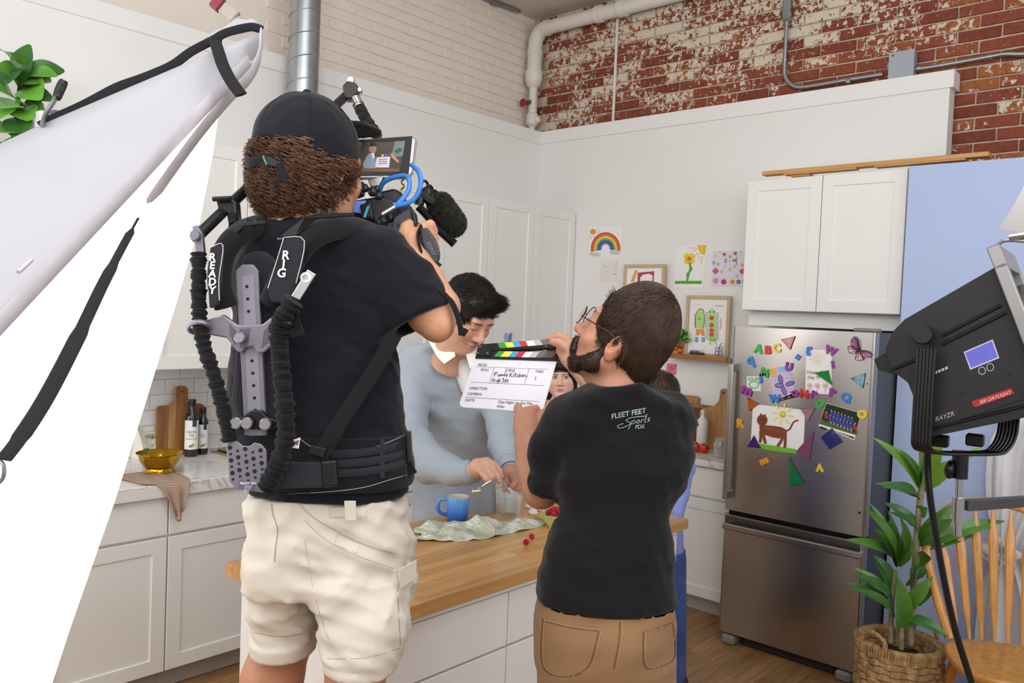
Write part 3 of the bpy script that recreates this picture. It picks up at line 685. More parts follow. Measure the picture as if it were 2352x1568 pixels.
for (a, b) in ((1313, 527),): g = at(1640+a/3.733, 740+b/3.733, x=XF); MB().cyl((XF-.002, g.y, g.z), (XF+.001, g.y, g.z), .005, n=12).build('screw_cap', M_capg, d1)
g = at(1974, 1177, x=XF); MB().cyl((XF-.002, g.y, g.z), (XF+.001, g.y, g.z), .006, n=12).build('screw_cap', M_gask, d1)
# ---- magnets on it: view of the door enlarged 3.733 times from (1640,740)
FO = (1640, 740, 3.733); XM = XF-.0006
def fuv(cx, cy): p = at(FO[0]+cx/FO[2], FO[1]+cy/FO[2], x=XM); return p
mag = {}
def mg(c):
    if c not in mag: mag[c] = mat('magnet_'+c.strip('#'), c, .35, var=.03)
    return mag[c]
cname = {'#3fae49': 'green', '#d8433f': 'red', '#f2cf3a': 'yellow', '#3b82d6': 'blue', '#96379c': 'purple', '#c4312c': 'dark red', '#f0a32b': 'orange'}
LET = [('A', 385, 228, 78, -8, '#3fae49', 'beside the red B'), ('B', 466, 238, 76, 3, '#d8433f', 'between the A and the C'), ('C', 541, 222, 76, 8, '#f2cf3a', 'beside the red B'),
       ('3', 815, 245, 74, 176, '#3b82d6', 'upside down above the sun letter'), ('W', 1005, 243, 70, -18, '#96379c', 'near the butterfly'), ('+', 722, 300, 66, 12, '#3b82d6', 'below the red triangle tile'),
       ('q', 318, 345, 70, 22, '#3b82d6', 'at the upper left of the door'), ('M', 438, 430, 76, -12, '#3fae49', 'beside the dragonfly picture'), ('U', 645, 380, 68, -8, '#96379c', 'on the corner of the dragonfly picture'),
       ('J', 399, 482, 60, 12, '#3b82d6', 'on the apple picture'), ('I', 1022, 363, 62, 12, '#96379c', 'right of the sun letter'), ('m', 283, 590, 78, -14, '#96379c', 'below the apple picture'),
       ('W', 525, 655, 74, 4, '#3b82d6', 'below the dragonfly picture'), ('N', 775, 613, 76, -3, '#c4312c', 'under the sun letter'), ('r', 860, 622, 76, -18, '#96379c', 'next to the red N'),
       ('P', 1020, 605, 78, -4, '#96379c', 'at the lower right of the sun letter'), ('Q', 1135, 648, 76, -2, '#3b82d6', 'above the team photo'), ('O', 910, 697, 66, 30, '#3fae49', 'at the top of the team photo'),
       ('O', 1272, 787, 74, 20, '#f2cf3a', 'on the right corner of the team photo'), ('R', 230, 865, 76, 4, '#f0a32b', 'left of the cat drawing'), ('E', 432, 1193, 72, -62, '#f0a32b', 'below the cat drawing'), ('V', 908, 1245, 66, 186, '#f2cf3a', 'alone at the lower right of the door')]
for ch, cx, cy, hgt, rot, c, where in LET:
    p = fuv(cx, cy); q = fuv(cx, cy+hgt); size = (p.z-q.z)/.72*(1.35 if ch in 'mrq' else 1.)*(.92)
    vs, fs = text_mesh(ch, size, 0, .0035, 'LEFT', ext=.0035); xs = [v[0] for v in vs]; ys = [v[1] for v in vs]
    mx_, my_ = (min(xs)+max(xs))/2, (min(ys)+max(ys))/2; a = math.radians(rot); M = frame((XM-.004, p.y, p.z), (0, -1, 0), (0, 0, 1))
    mb = MB(); mb.add([M @ Vector(((v[0]-mx_)*math.cos(a)-(v[1]-my_)*math.sin(a), (v[0]-mx_)*math.sin(a)+(v[1]-my_)*math.cos(a), v[2])) for v in vs], fs)
    o = mb.build('letter_magnet', mg(c)); 
    nm = {'+': 'plus-shaped', '3': 'numeral 3'}.get(ch, 'letter '+ch)
    tag(o, '%s plastic %s magnet %s' % (cname[c], nm, where), 'magnet', 'letter magnets on the fridge')
TIL = [([(578, 148), (697, 122), (655, 232)], '#b5333a', 'red triangular tile magnet with a round hole, right of the letter C', True), ([(1175, 480), (1300, 437), (1280, 562)], '#2f8fa6', 'teal triangular tile magnet at the right edge of the fridge door', False),
       ([(870, 432), (985, 412), (1012, 532)], '#2c9a3c', 'green triangular tile magnet over the sun letter', False), ([(288, 647), (385, 700), (305, 760)], '#c8641d', 'orange triangular tile magnet at the top left of the cat drawing', False),
       ([(745, 738), (865, 738), (812, 840)], '#b98a9c', 'pale mauve triangular tile magnet at the top right of the cat drawing', False), ([(347, 970), (405, 1078), (292, 1065)], '#4a2a86', 'purple triangular tile magnet at the lower left of the cat drawing', False),
       ([(858, 940), (815, 1182), (708, 1108)], '#94567c', 'large mauve triangular tile magnet beside the cat drawing', False), ([(648, 1160), (772, 1380), (655, 1403)], '#1f8446', 'tall dark green triangular tile magnet below the cat drawing', False),
       ([(1015, 910), (1102, 1022), (995, 1087), (920, 985)], '#34357f', 'dark blue square tile magnet below the team photo', False)]
for pts, c, lb, hole in TIL:
    col = mat('tile_plastic_'+c.strip('#'), c, .12, var=.03, coat=.6, trans=.25); edge = mat('tile_edge_'+c.strip('#'), c, .2, var=.02)
    P3 = [fuv(*p) for p in pts]; cen = sum(P3, Vector())/len(P3); n = len(P3); t = thing('tile_magnet', (XM-.0, cen.y, cen.z), lb, 'magnet', 'tile magnets on the fridge')
    uvs = [(-p.y, p.z) for p in P3]
    if sum(uvs[i][0]*uvs[(i+1) % n][1]-uvs[(i+1) % n][0]*uvs[i][1] for i in range(n)) < 0: uvs = uvs[::-1]
    cu, cv = -cen.y, cen.z
    MB().prism(uvs, (XM-.0016, 0, 0), (0, -1, 0), (0, 0, 1), (-1, 0, 0), .0035, taper=.03).build('face', col, t)
    rim = [Vector((XM-.005, -u, v)) for u, v in uvs]; MB().tube(rim, .0026, 6, closed=True).build('rim', edge, t, True)
    if hole: MB().lathe([(.004, 0), (.008, 0), (.008, .001), (.004, .001)], (XM-.0075, cen.y-.004, cen.z+.006), 14, 'x').build('ring', mat('tile_ring', '#d8d4d0', .3), t, True)
    else:
        fac = MB()
        for u, v in uvs: fac.tube([Vector((XM-.0052, -u, v)), Vector((XM-.0055, cen.y, cen.z))], .0010, 5)
        fac.build('facet_ribs', edge, t)
# ---- papers on the fridge
M_paper = mat('white_paper', '#f1efee', .75, var=.015)
def fpaper(name, pts, col, label, cat='drawing', grp='papers on the fridge'):
    P3 = [fuv(*p) for p in pts]; c = sum(P3, Vector())/len(P3); t = thing(name, (XM, c.y, c.z), label, cat, grp)
    sheet_on('sheet', *FO, XM, pts, M_paper if col is None else mat('paper_'+col.strip('#'), col, .75, var=.02), .0006, t); return t, PP(*FO, XM-.0008, .0003)
t, d = fpaper('drawing', [(280, 462), (403, 462), (403, 590), (280, 588)], '#dcebdf', 'small mint green drawing of an apple')
d.ring(342, 535, 40, 8, '#6aa83a', ry=30, n=18); d.stroke([(342, 508), (348, 490), (365, 480)], 7, '#6aa83a'); d.ring(315, 486, 20, 6, '#6aa83a', ry=10); d.ring(372, 485, 18, 6, '#6aa83a', ry=9); d.poly([(342, 508), (328, 498), (335, 512)], '#6aa83a'); d.build('crayon_print', t)
t, d = fpaper('drawing', [(472, 398), (640, 372), (703, 632), (510, 655)], '#d8c0dc', 'pink drawing of a purple dragonfly with a sun')
d.poly([(545, 388), (640, 373), (655, 425), (556, 428)], '#8fc3e6'); d.disc(508, 425, 26, '#eeb63a')
for k in range(10): a = k*.63; d.stroke([(508+24*math.cos(a), 425+24*math.sin(a)), (508+36*math.cos(a), 425+36*math.sin(a))], 6, '#eeb63a')
for y0 in (470, 500, 590, 620): d.stroke([(500+y0*.1-40, y0), (525+y0*.1-40, y0-10), (550+y0*.1-40, y0+2), (575+y0*.1-40, y0-8)], 4, '#86b4dd', 3); d.stroke([(620, y0-20), (640, y0-28), (660, y0-18), (675, y0-26)], 4, '#86b4dd', 3)
for (x, y, rx, ry, a) in ((572, 490, 40, 17, 1.35), (600, 585, 44, 17, 1.2), (650, 525, 38, 18, -.35), (560, 540, 36, 20, -.05)):
    d.poly([(x+rx*math.cos(q)*math.cos(a)-ry*math.sin(q)*math.sin(a), y+rx*math.cos(q)*math.sin(a)+ry*math.sin(q)*math.cos(a)) for q in np.arange(0, 6.28, .4)], '#8a78c0')
    d.stroke([(x+rx*math.cos(q)*math.cos(a)-ry*math.sin(q)*math.sin(a), y+rx*math.cos(q)*math.sin(a)+ry*math.sin(q)*math.cos(a)) for q in np.arange(0, 6.6, .4)], 5, '#3a2d63')
d.build('crayon_print', t)
t, d = fpaper('drawing', [(790, 232), (1012, 238), (1005, 618), (783, 605)], None, 'tall white letter with a yellow sun face and pink flowers')
d.ring(888, 315, 26, 4, '#d9b64a'); d.disc(880, 310, 3, '#8a6a3a'); d.disc(898, 310, 3, '#8a6a3a'); d.ring(888, 318, 12, 3, '#c98a4a', .3, 2.8, 8)
for k in range(14):
    a = k*.449; d.stroke([(888+36*math.cos(a), 315+36*math.sin(a)), (888+(62+10*(k % 2))*math.cos(a), 315+(62+10*(k % 2))*math.sin(a))], 3, '#e0c45a')
d.text('Happy M', 795, 440, 40, '#8a3a3e', .15); d.text('Day M', 800, 485, 40, '#8a3a3e', .15)
for x in (822, 888, 958):
    for k in range(5): a = k*1.257; d.ring(x+16*math.cos(a), 545+16*math.sin(a), 9, 3, '#d88aa0', n=10)
    d.disc(x, 545, 6, '#e0a85a'); d.stroke([(x, 565), (x-4, 602)], 3, '#7aa56a')
d.build('pencil_print', t)
t, d = fpaper('drawing', [(335, 700), (783, 752), (768, 1050), (705, 1126), (312, 1066)], None, 'large white drawing of a brown cat under a yellow sun')
br = '#86452a'
d.poly([(392, 1035), (420, 1046), (470, 1052), (540, 1066), (600, 1080), (704, 1092), (712, 1126), (560, 1108), (400, 1082), (380, 1070)], '#6fbf2e')
for k in range(24): x = 392+k*13; d.poly([(x-7, 1046+k*2.0), (x+2, 1030+k*2.0+(k*7 % 5)), (x+9, 1048+k*2.0)], '#79c935')
d.poly([(388, 884), (440, 880), (520, 888), (580, 898), (612, 916), (628, 940), (600, 985), (560, 995), (500, 985), (440, 965), (395, 945)], br)
d.disc(414, 838, 46, br, 20, 48); d.poly([(386, 808), (402, 776), (420, 800)], br); d.poly([(424, 800), (446, 784), (448, 815)], br)
for a in ([(400, 930), (402, 980), (396, 1030)], [(420, 950), (432, 1000), (444, 1040)], [(600, 960), (575, 1020), (545, 1062)], [(612, 940), (612, 1010), (608, 1075)]): d.stroke(a, 25, br, 3)
d.stroke([(610, 935), (650, 915), (668, 880), (690, 850), (724, 838)], 14, br, 4)
for (x, y) in ((398, 832), (430, 830)): d.disc(x, y, 8, '#3a2016')
d.poly([(410, 848), (422, 848), (416, 858)], '#2c1810'); d.ring(412, 862, 12, 4, '#3a2016', 0, 3.1, 8)
for (x, y, w) in ((470, 905, 3), (540, 930, 3)): d.stroke([(x-30, y-5), (x+40, y+12)], 10, '#9a5634')
d.disc(590, 788, 33, '#eee05a', 20)
for k in range(8):
    a = k*.785+.2; d.stroke([(590+52*math.cos(a), 788+50*math.sin(a)), (590+100*math.cos(a), 788+92*math.sin(a))], 15, '#efe372')
d.disc(580, 778, 4, '#3a3a20'); d.disc(603, 776, 4, '#3a3a20'); d.ring(591, 786, 20, 6, '#c04a3a', .3, 2.8, 8); d.build('marker_print', t)
t, d = fpaper('photo_print', [(962, 690), (1262, 778), (1205, 1012), (897, 890)], '#efefec', 'team photo of players in blue and red shirts', 'photo')
d.poly([(964, 694), (1258, 780), (1214, 965), (905, 868)], '#1d3318'); d.poly([(925, 830), (1232, 925), (1220, 968), (907, 872)], '#5c6b2a')
for r in range(2):
    for k in range(7 if r == 0 else 8):
        x = 1008+k*29-r*12; y = 762+k*10.5+r*46; 
        d.poly([(x-12, y+34), (x-13, y+6), (x, y), (x+13, y+8), (x+12, y+38)], '#4048b8'); d.disc(x, y-6, 7, '#c99b83', 10)
        if r: d.stroke([(x-6, y+38), (x-7, y+58)], 7, '#3a3f8c'); d.stroke([(x+6, y+40), (x+5, y+60)], 7, '#d9c9bd')
for (x, y) in ((965, 780), (1210, 875)): d.poly([(x-18, y+44), (x-16, y), (x+14, y+4), (x+16, y+48)], '#b02a30'); d.disc(x, y-8, 8, '#c99b83', 10); d.stroke([(x-4, y+46), (x-6, y+70)], 14, '#26221f')
d.poly([(912, 890), (1205, 985), (1200, 1003), (905, 905)], '#23242c'); d.poly([(897, 880), (940, 895), (1205, 1000), (1204, 1012)], '#dfe0dd')
d.text('Girls Soccer League', 968, 926, 24, '#e8e8e0', .1, rot=.315); d.build('photo_ink', t)
# road strip, diamond, butterfly
t, d = fpaper('road_magnet', [(556, 655), (690, 606), (716, 640), (560, 678)], '#33211c', 'dark brown road strip magnet with dashes below the dragonfly', 'magnet', None)
d.poly([(572, 660), (598, 652), (600, 657), (573, 665)], '#d9b27a'); d.poly([(628, 642), (656, 631), (659, 637), (630, 648)], '#d9b27a'); d.build('dashes', t)
P3 = [fuv(*p) for p in ((662, 592), (700, 577), (731, 603), (716, 640), (676, 632))]; o = MB().prism([(-p.y, p.z) for p in P3][::-1], (XM-.002, 0, 0), (0, -1, 0), (0, 0, 1), (-1, 0, 0), .005); p = fuv(692, 604)
dm = thing('diamond_magnet', (XM, p.y, p.z), 'purple diamond magnet with a hole at the end of the road strip', 'magnet'); o.build('face', mg('#96379c'), dm); MB().lathe([(.0001, 0), (.006, 0), (.006, .001), (.0001, .001)], (XM-.0085, p.y, p.z), 12, 'x').build('hole', mat('hole_dark', '#3a1a40', .6), dm)
p = fuv(1235, 235); bt = thing('butterfly_magnet', (XM, p.y, p.z), 'pink and brown butterfly magnet at the top right of the fridge', 'magnet')
Mw = mat('butterfly_pink', '#b4709e', .5, var=.25, scale=60); Mb_ = mat('butterfly_brown', '#4c2a34', .6, var=.2, scale=60)
for pts in ([(1230, 235), (1180, 195), (1182, 150), (1205, 120), (1235, 150), (1243, 200)], [(1245, 240), (1290, 240), (1340, 258), (1368, 280), (1340, 300), (1275, 298)]):
    P3 = [fuv(*q) for q in pts]; pc = fuv(1240, 237)
    mb = MB(); V = [Vector((XM-.006, pc.y, pc.z))]+[Vector((XM-.016, q.y, q.z)) for q in P3]; mb.add(V, [(0, i, i+1) for i in range(1, len(P3))]); mb.build('wing', Mw, bt)
    d = PP(*FO, XM-.0165, .0002); d.stroke(pts+[pts[0]], 5, '#4c2a34'); cx, cy = sum(q[0] for q in pts)/len(pts), sum(q[1] for q in pts)/len(pts)
    for q in pts[1:]: d.stroke([(1240, 237), (q[0]*.9+cx*.1, q[1]*.9+cy*.1)], 3, '#4c2a34')
    d.build('wing_veins', bt)
for pts in ([(1232, 238), (1190, 208), (1150, 205), (1148, 225), (1160, 262), (1205, 270)], [(1240, 245), (1268, 270), (1282, 320), (1235, 328), (1210, 322), (1218, 268)]):
    P3 = [fuv(*q) for q in pts]; pc = fuv(1240, 237); mb = MB(); V = [Vector((XM-.005, pc.y, pc.z))]+[Vector((XM-.012, q.y, q.z)) for q in P3]; mb.add(V, [(0, i, i+1) for i in range(1, len(P3))]); mb.build('wing', mat('butterfly_pale', '#d6b9c4', .5, var=.3, scale=80), bt)
    d = PP(*FO, XM-.0125, .0002); d.stroke(pts+[pts[0]], 5, '#4c2a34')
    for q in pts[1:]: d.stroke([(1240, 237), q], 4, '#5c3440')
    d.build('wing_veins', bt)
bp_ = MB(); bp_.tube([fuv(1262, 215)+Vector((-.012, 0, 0)), fuv(1240, 237)+Vector((-.01, 0, 0)), fuv(1210, 270)+Vector((-.01, 0, 0))], [.001, .004, .0015], 8); bp_.build('butterfly_body', Mb_, bt, True)
# ================================================================== wall art, shelves (view enlarged 4.127 times from (1300,480))
WO = (1300, 480, 4.127); XW = XB-.0008
def wuv(cx, cy, X=XW): return at(WO[0]+cx/WO[2], WO[1]+cy/WO[2], x=X)
def wpaper(pts, label, col=None, cat='drawing', grp='papers on the right wall', X=XW):
    P3 = [wuv(*p, X) for p in pts]; c = sum(P3, Vector())/len(P3); t = thing('drawing', (X, c.y, c.z), label, cat, grp)
    sheet_on('sheet', *WO, X, pts, M_paper if col is None else mat('paper_'+col.strip('#'), col, .75, var=.02), .0008, t); return t, PP(*WO, X-.001, .0003)
t, d = wpaper([(222, 160), (540, 160), (522, 462), (222, 460)], 'white drawing of a rainbow with an orange sun on the wall')
d.disc(255, 215, 27, '#e9a02c', 18); d.ring(255, 215, 14, 4, '#cc7a1e')
for a, b in (((285, 205), (320, 185)), ((292, 222), (330, 208)), ((282, 232), (315, 234)), ((228, 250), (226, 280)), ((240, 255), (238, 290)), ((258, 250), (270, 275))): d.stroke([a, b], 4, '#e2a850')
for k, c in enumerate(('#d8474a', '#e2793a', '#ecd23c', '#58b356', '#3a4fae', '#7c62bf')):
    r = 134-k*17; d.stroke([(376+r*.98*math.cos(a), 378-(r*1.12)*math.sin(a)) for a in np.linspace(3.32, -.12, 24)], 18, c)
for x, y in ((275, 428), (466, 410)):
    for k in range(6): d.disc(x-35+k*14, y+((k*5) % 11)-4, 17, '#cfcdc6' if k % 2 else '#c2c3bb', 12)
d.build('marker_print', t)
t, d = wpaper([(332, 490), (492, 486), (485, 690), (318, 690)], 'pale beige paper with faint pencil marks above the bearded man', '#e9e2d6')
d.ring(372, 560, 20, 4, '#7f9aa0', 3.2, 5.6, 8); d.ring(376, 578, 12, 4, '#7f9a86', 0, 2, 6); d.stroke([(485, 505), (470, 540), (452, 575)], 10, '#e3cfc6', 3); d.disc(461, 614, 5, '#555555'); d.stroke([(375, 620), (372, 655)], 4, '#c9c9bc'); d.build('pencil_print', t)
t, d = wpaper([(1045, 345), (1332, 338), (1300, 752), (1022, 745)], 'white drawing of a yellow flower with a corner sun')
d.poly([(1245, 342), (1330, 340), (1316, 435), (1280, 425), (1258, 385)], '#edb62c'); d.poly([(1262, 344), (1300, 342), (1290, 410)], '#f0cc3a')
for p in ([(1165, 362), (1190, 370), (1225, 370)], [(1205, 402), (1228, 385), (1248, 378)], [(1220, 455), (1235, 430), (1262, 415)], [(1255, 480), (1262, 455), (1276, 440)], [(1288, 520), (1284, 490), (1296, 450)]): d.stroke(p, 6, '#e8b33a', 3)
for k in range(4): a = k*1.571+.75; d.disc(1168+30*math.cos(a), 470+30*math.sin(a), 30, '#eccf3e', 14)
d.disc(1168, 472, 22, '#dd7a2c'); d.stroke([(1172, 505), (1180, 560), (1165, 610), (1148, 680)], 20, '#4fae3a', 5)
d.poly([(1165, 605), (1180, 560), (1198, 545), (1196, 580)], '#4fae3a'); d.poly([(1150, 660), (1138, 620), (1150, 595), (1162, 630)], '#4fae3a')
for k in range(18): x = 1042+k*14; d.stroke([(x, 708), (x+((k*3) % 5)-2, 680)], 15, '#57b52c' if k % 2 else '#46a028')
d.build('marker_print', t)
t, d = wpaper([(1395, 400), (1697, 396), (1690, 735), (1378, 732)], 'lilac white paper with stickers and the letters C - H', '#dfdae2')
d.text('C', 1500, 502, 40, '#3a4a9c', 0, 2); d.text('-', 1548, 500, 40, '#3a4a9c', 0, 2); d.text('H', 1582, 500, 40, '#5a46a0', 0, 2)
def star(x, y, r, c, n=5, q=.45): d.poly([(x+(r if k % 2 == 0 else r*q)*math.sin(k*math.pi/n), y-(r if k % 2 == 0 else r*q)*math.cos(k*math.pi/n)) for k in range(2*n)], c)
for x, y, r, c, n, q in ((1400, 508, 27, '#5ba8d8', 8, .3), (1441, 522, 24, '#d9b23a', 5, .45), (1500, 430, 28, '#b5506a', 8, .35), (1605, 420, 28, '#b5405a', 8, .35), (1557, 450, 24, '#d6ac2e', 5, .45), (1418, 586, 32, '#cf5a6c', 4, .75), (1474, 596, 20, '#d9a0b8', 6, .4), (1670, 590, 30, '#cf5a6c', 4, .75), (1672, 530, 25, '#d9b23a', 5, .45), (1420, 680, 34, '#cf8ac4', 7, .6), (1495, 690, 34, '#b2405c', 7, .6), (1578, 690, 27, '#e3a632', 10, .7), (1636, 690, 25, '#6a4c9c', 6, .7), (1622, 630, 25, '#c4c0c6', 6, .45), (1415, 445, 24, '#d3ced8', 8, .5), (1555, 572, 24, '#d8c24a', 6, .3), (1600, 545, 24, '#d8c24a', 6, .3), (1676, 684, 14, '#a8c85a', 6, .6)): star(x, y, r, c, n, q)
d.disc(1578, 690, 8, '#b5482a'); d.disc(1636, 690, 7, '#d8b23a')
for k in range(6): d.stroke([(1622, 455+k*13), (1614, 462+k*13)], 7, '#7a3a6c')
d.stroke([(1508, 455), (1512, 530), (1490, 580)], 3, '#c9b7cf'); d.disc(1459, 407, 5, '#5a6a8a'); d.disc(1657, 407, 5, '#5a6a8a'); d.build('stickers', t)
t, d = wpaper([(958, 1462), (1052, 1470), (1046, 1570), (945, 1560)], 'small pink note with a drawn heart below the ledge', '#e07f92')
d.stroke([(1000, 1530), (980, 1508), (984, 1494), (998, 1498), (1002, 1506), (1010, 1495), (1022, 1500), (1018, 1514), (1000, 1530)], 4, '#7a2a3a'); d.disc(1036, 1488, 7, '#a2506a'); d.stroke([(965, 1550), (972, 1556), (980, 1548)], 3, '#8a3046'); d.stroke([(1012, 1556), (1020, 1562), (1030, 1552)], 3, '#8a3046'); d.build('pen_print', t)
t, d = wpaper([(870, 1270), (985, 1262), (960, 1370), (880, 1350)], 'light blue paper cup shape with a smiling face', '#bcdcf0')
d.disc(912, 1288, 5, '#5a64a8'); d.disc(940, 1280, 5, '#5a64a8'); d.ring(922, 1305, 22, 5, '#6a7ac0', .3, 2.9, 8); d.build('pen_print', t)
t, d = wpaper([(720, 1400), (808, 1396), (800, 1580), (700, 1580)], 'paper with orange scribbles behind the bearded man', '#ead9cf')
for k in range(5): d.stroke([(740+k*13, 1420), (732+k*13, 1500), (744+k*13, 1570)], 6, '#c2653c', 4)
d.build('crayon_print', t)
# picture ledges
M_oak = wood('ledge_oak', '#b5814e', '#96653a', 'y', 3., .45, 14., .12)
def ledge(p0, p1, z, label, lip=.022):
    t = thing('picture_ledge', (XB-.05, (p0+p1)/2, z), label, 'shelf'); MB().box((XB-.10, p1, z-.016), (XB-.0005, p0, z), .001).build('board', M_oak, t)
    MB().box((XB-.114, p1+.02, z-.020), (XB-.1003, p0+.05, z+.012), .0012).build('front_lip', M_oak, t); return t
zl = wuv(1250, 1395, XB-.05).z
lr = ledge(wuv(1025, 1430, XB-.1).y, wuv(1555, 1450, XB-.1).y, zl, 'oak picture ledge holding the plant and the framed monsters')
zl2 = wuv(1000, 1090, XB-.08).z; ll = ledge(wuv(480, 1090, XB-.08).y, wuv(1025, 1095, XB-.08).y, zl2, 'dark oak picture ledge behind the bearded man holding the red picture')
# frames lean against the wall
M_fr = wood('frame_ash', '#cdb591', '#bda27a', 'z', 3., .5, 10., .05)
def pic(cor, zbase, label, X=XB-.035, lean=.03):
    """frame: corners in the view; built upright as frame bars, leaned back"""
    a = [wuv(*c, X) for c in cor]; y0 = (a[0].y+a[3].y)/2; y1 = (a[1].y+a[2].y)/2; z1 = (a[0].z+a[1].z)/2; z0 = zbase; t = thing('framed_picture', (X, (y0+y1)/2, z0), label, 'picture frame')
    w = .022
    for nm, lo, hi in (('frame_bar', (X-.012, y1, z0), (X+.008, y0, z0+w)), ('frame_bar', (X-.012, y1, z1-w), (X+.008, y0, z1)), ('frame_bar', (X-.012, y1, z0+w), (X+.008, y1+w, z1-w)), ('frame_bar', (X-.012, y0-w, z0+w), (X+.008, y0, z1-w))): MB().box(lo, hi, .001).build(nm, M_fr, t)
    MB().box((X-.002, y1+w, z0+w), (X+.004, y0-w, z1-w)).build('mat_paper', M_paper, t)
    return t, PP(*WO, X-.0025, .0003)
t, d = pic([(560, 525), (948, 525), (930, 900), (540, 900)], zl2+.0005, 'light wood frame with a red cut-paper picture above the bearded man')
d.poly([(655, 580), (683, 582), (640, 690), (612, 690)], '#cfae42'); 
d.poly([(680, 602), (838, 588), (825, 740), (676, 742)], '#b8465e'); d.poly([(730, 622), (790, 612), (822, 632), (815, 690), (790, 720), (730, 724), (702, 690), (704, 650)], '#f3efee'); d.build('cut_paper', t)
t, d = pic([(1158, 815), (1588, 826), (1520, 1405), (1120, 1395)], zl+.0005, 'light wood frame with two green monsters drawn in marker')
d.poly([(1225, 1130), (1228, 1020), (1250, 960), (1280, 945), (1305, 965), (1310, 1060), (1300, 1130)], '#b7dc86'); d.stroke([(1225, 1130), (1228, 1020), (1250, 960), (1280, 945), (1305, 965), (1310, 1060), (1300, 1135)], 6, '#4c6a3a', 3)
d.poly([(1235, 1135), (1310, 1138), (1318, 1205), (1285, 1200), (1275, 1165), (1262, 1200), (1228, 1192)], '#e79a5c'); d.poly([(1225, 1212), (1255, 1214), (1250, 1265), (1222, 1258)], '#7aa6d8'); d.poly([(1285, 1216), (1318, 1216), (1318, 1258), (1288, 1262)], '#7aa6d8')
for k in range(7): d.stroke([(1232, 1000+k*18), (1215, 990+k*18)], 4, '#4a4f42'); d.stroke([(1308, 1010+k*18), (1326, 1004+k*18)], 4, '#4a4f42')
d.ring(1265, 1040, 10, 4, '#46553a', n=10)
d.poly([(1352, 1240), (1350, 1000), (1365, 955), (1390, 945), (1415, 965), (1425, 1020), (1425, 1240)], '#b9e07e'); d.disc(1362, 975, 8, '#3d5a32'); d.disc(1402, 975, 8, '#3d5a32')
for y in (1032, 1100, 1150, 1190): star(1382, y, 34, '#c94a56', 8, .45)
for k in range(14): d.stroke([(1350, 985+k*19), (1322, 975+k*19)], 4, '#4a4f42'); d.stroke([(1425, 990+k*19), (1450, 980+k*19)], 4, '#4a4f42')
d.poly([(1350, 1240), (1372, 1215), (1395, 1235), (1412, 1212), (1430, 1245), (1390, 1256)], '#8fd04a'); d.stroke([(1370, 1250), (1362, 1280), (1390, 1275)], 4, '#4a4a44'); d.stroke([(1410, 1250), (1430, 1285)], 4, '#4a4a44')
d.text('LENNA', 1410, 925, 26, '#d9a79a', .2); d.stroke([(1215, 905), (1240, 900), (1270, 908)], 4, '#e2b3aa'); d.stroke([(1465, 1040), (1470, 1090), (1462, 1140)], 9, '#dd9aa0', 3); d.build('marker_print', t)
# pipe-cleaner flower in front of the frame
cl = wuv(1452, 1345, XB-.075); fl_ = thing('craft_flower', (cl.x, cl.y, zl), 'purple and silver pipe cleaner flower leaning on the framed monsters', 'craft')
for k in range(4):
    a = k*1.571+.6; MB().tube([Vector((cl.x-.004*k, cl.y+.016*math.cos(a)+.013*math.cos(q), cl.z+.018*math.sin(a)+.013*math.sin(q))) for q in np.linspace(0, 6.28, 13)[:-1]], .0028, 6, closed=True).build('petal', mat('pipe_cleaner_purple', '#8d78b8', .9), fl_, True)
MB().tube(bez([(cl.x, cl.y, zl+.002), (cl.x, cl.y+.002, cl.z), (cl.x, cl.y-.006, cl.z+.04), (cl.x, cl.y-.022, cl.z+.052)], 5), .003, 6).build('stem', mat('pipe_cleaner_silver', '#a3b7ab', .7, .3), fl_, True)
# orange ball on the left ledge
p = wuv(962, 985, XB-.06); o = MB().ball((p.x, p.y, zl2+.032), .032, 20, 14, (1, 1, .96)); o = o.build('orange', mat('orange_peel', '#e0762a', .45, var=.06, bump=.15, bscale=200), None, True); tag(o, 'orange fruit on the ledge beside the bearded man', 'fruit')
# toy bus
tb = thing('toy_bus', (XB-.07, wuv(1240, 1360, XB-.07).y, zl), 'dark maroon toy bus with a white roof on the oak ledge', 'toy'); yb = wuv(1240, 1360, XB-.07).y
Mm = mat('toy_maroon', '#35161d', .25, coat=.5); Mww = mat('toy_white', '#dcd8d2', .3); Mgl = mat('toy_glass', '#23272a', .15)
L_ = .088; bod = [(-L_/2, .008), (L_/2, .008), (L_/2+.001, .022), (L_/2-.006, .028), (-L_/2, .028)]
MB().prism(bod, (XB-.085, yb, zl), (0, -1, 0), (0, 0, 1), (1, 0, 0), .034).build('lower_body', Mm, tb)
MB().prism([(-L_/2, .0282), (L_/2-.010, .0282), (L_/2-.017, .040), (-L_/2+.003, .040)], (XB-.084, yb, zl), (0, -1, 0), (0, 0, 1), (1, 0, 0), .032).build('roof', Mww, tb)
for k in range(5): MB().box((XB-.0855, yb-.024+k*.0135, zl+.030), (XB-.0835, yb-.014+k*.0135, zl+.0375)).build('window', Mgl, tb)
for yy in (-.028, .026):
    w_ = MB().cyl((XB-.088, yb+yy, zl+.0085), (XB-.050, yb+yy, zl+.0085), .0085, n=16).build('wheel', Mgl, tb, True); MB().cyl((XB-.0885, yb+yy, zl+.0085), (XB-.0878, yb+yy, zl+.0085), .0045, n=12).build('hubcap', M_chrome, w_)
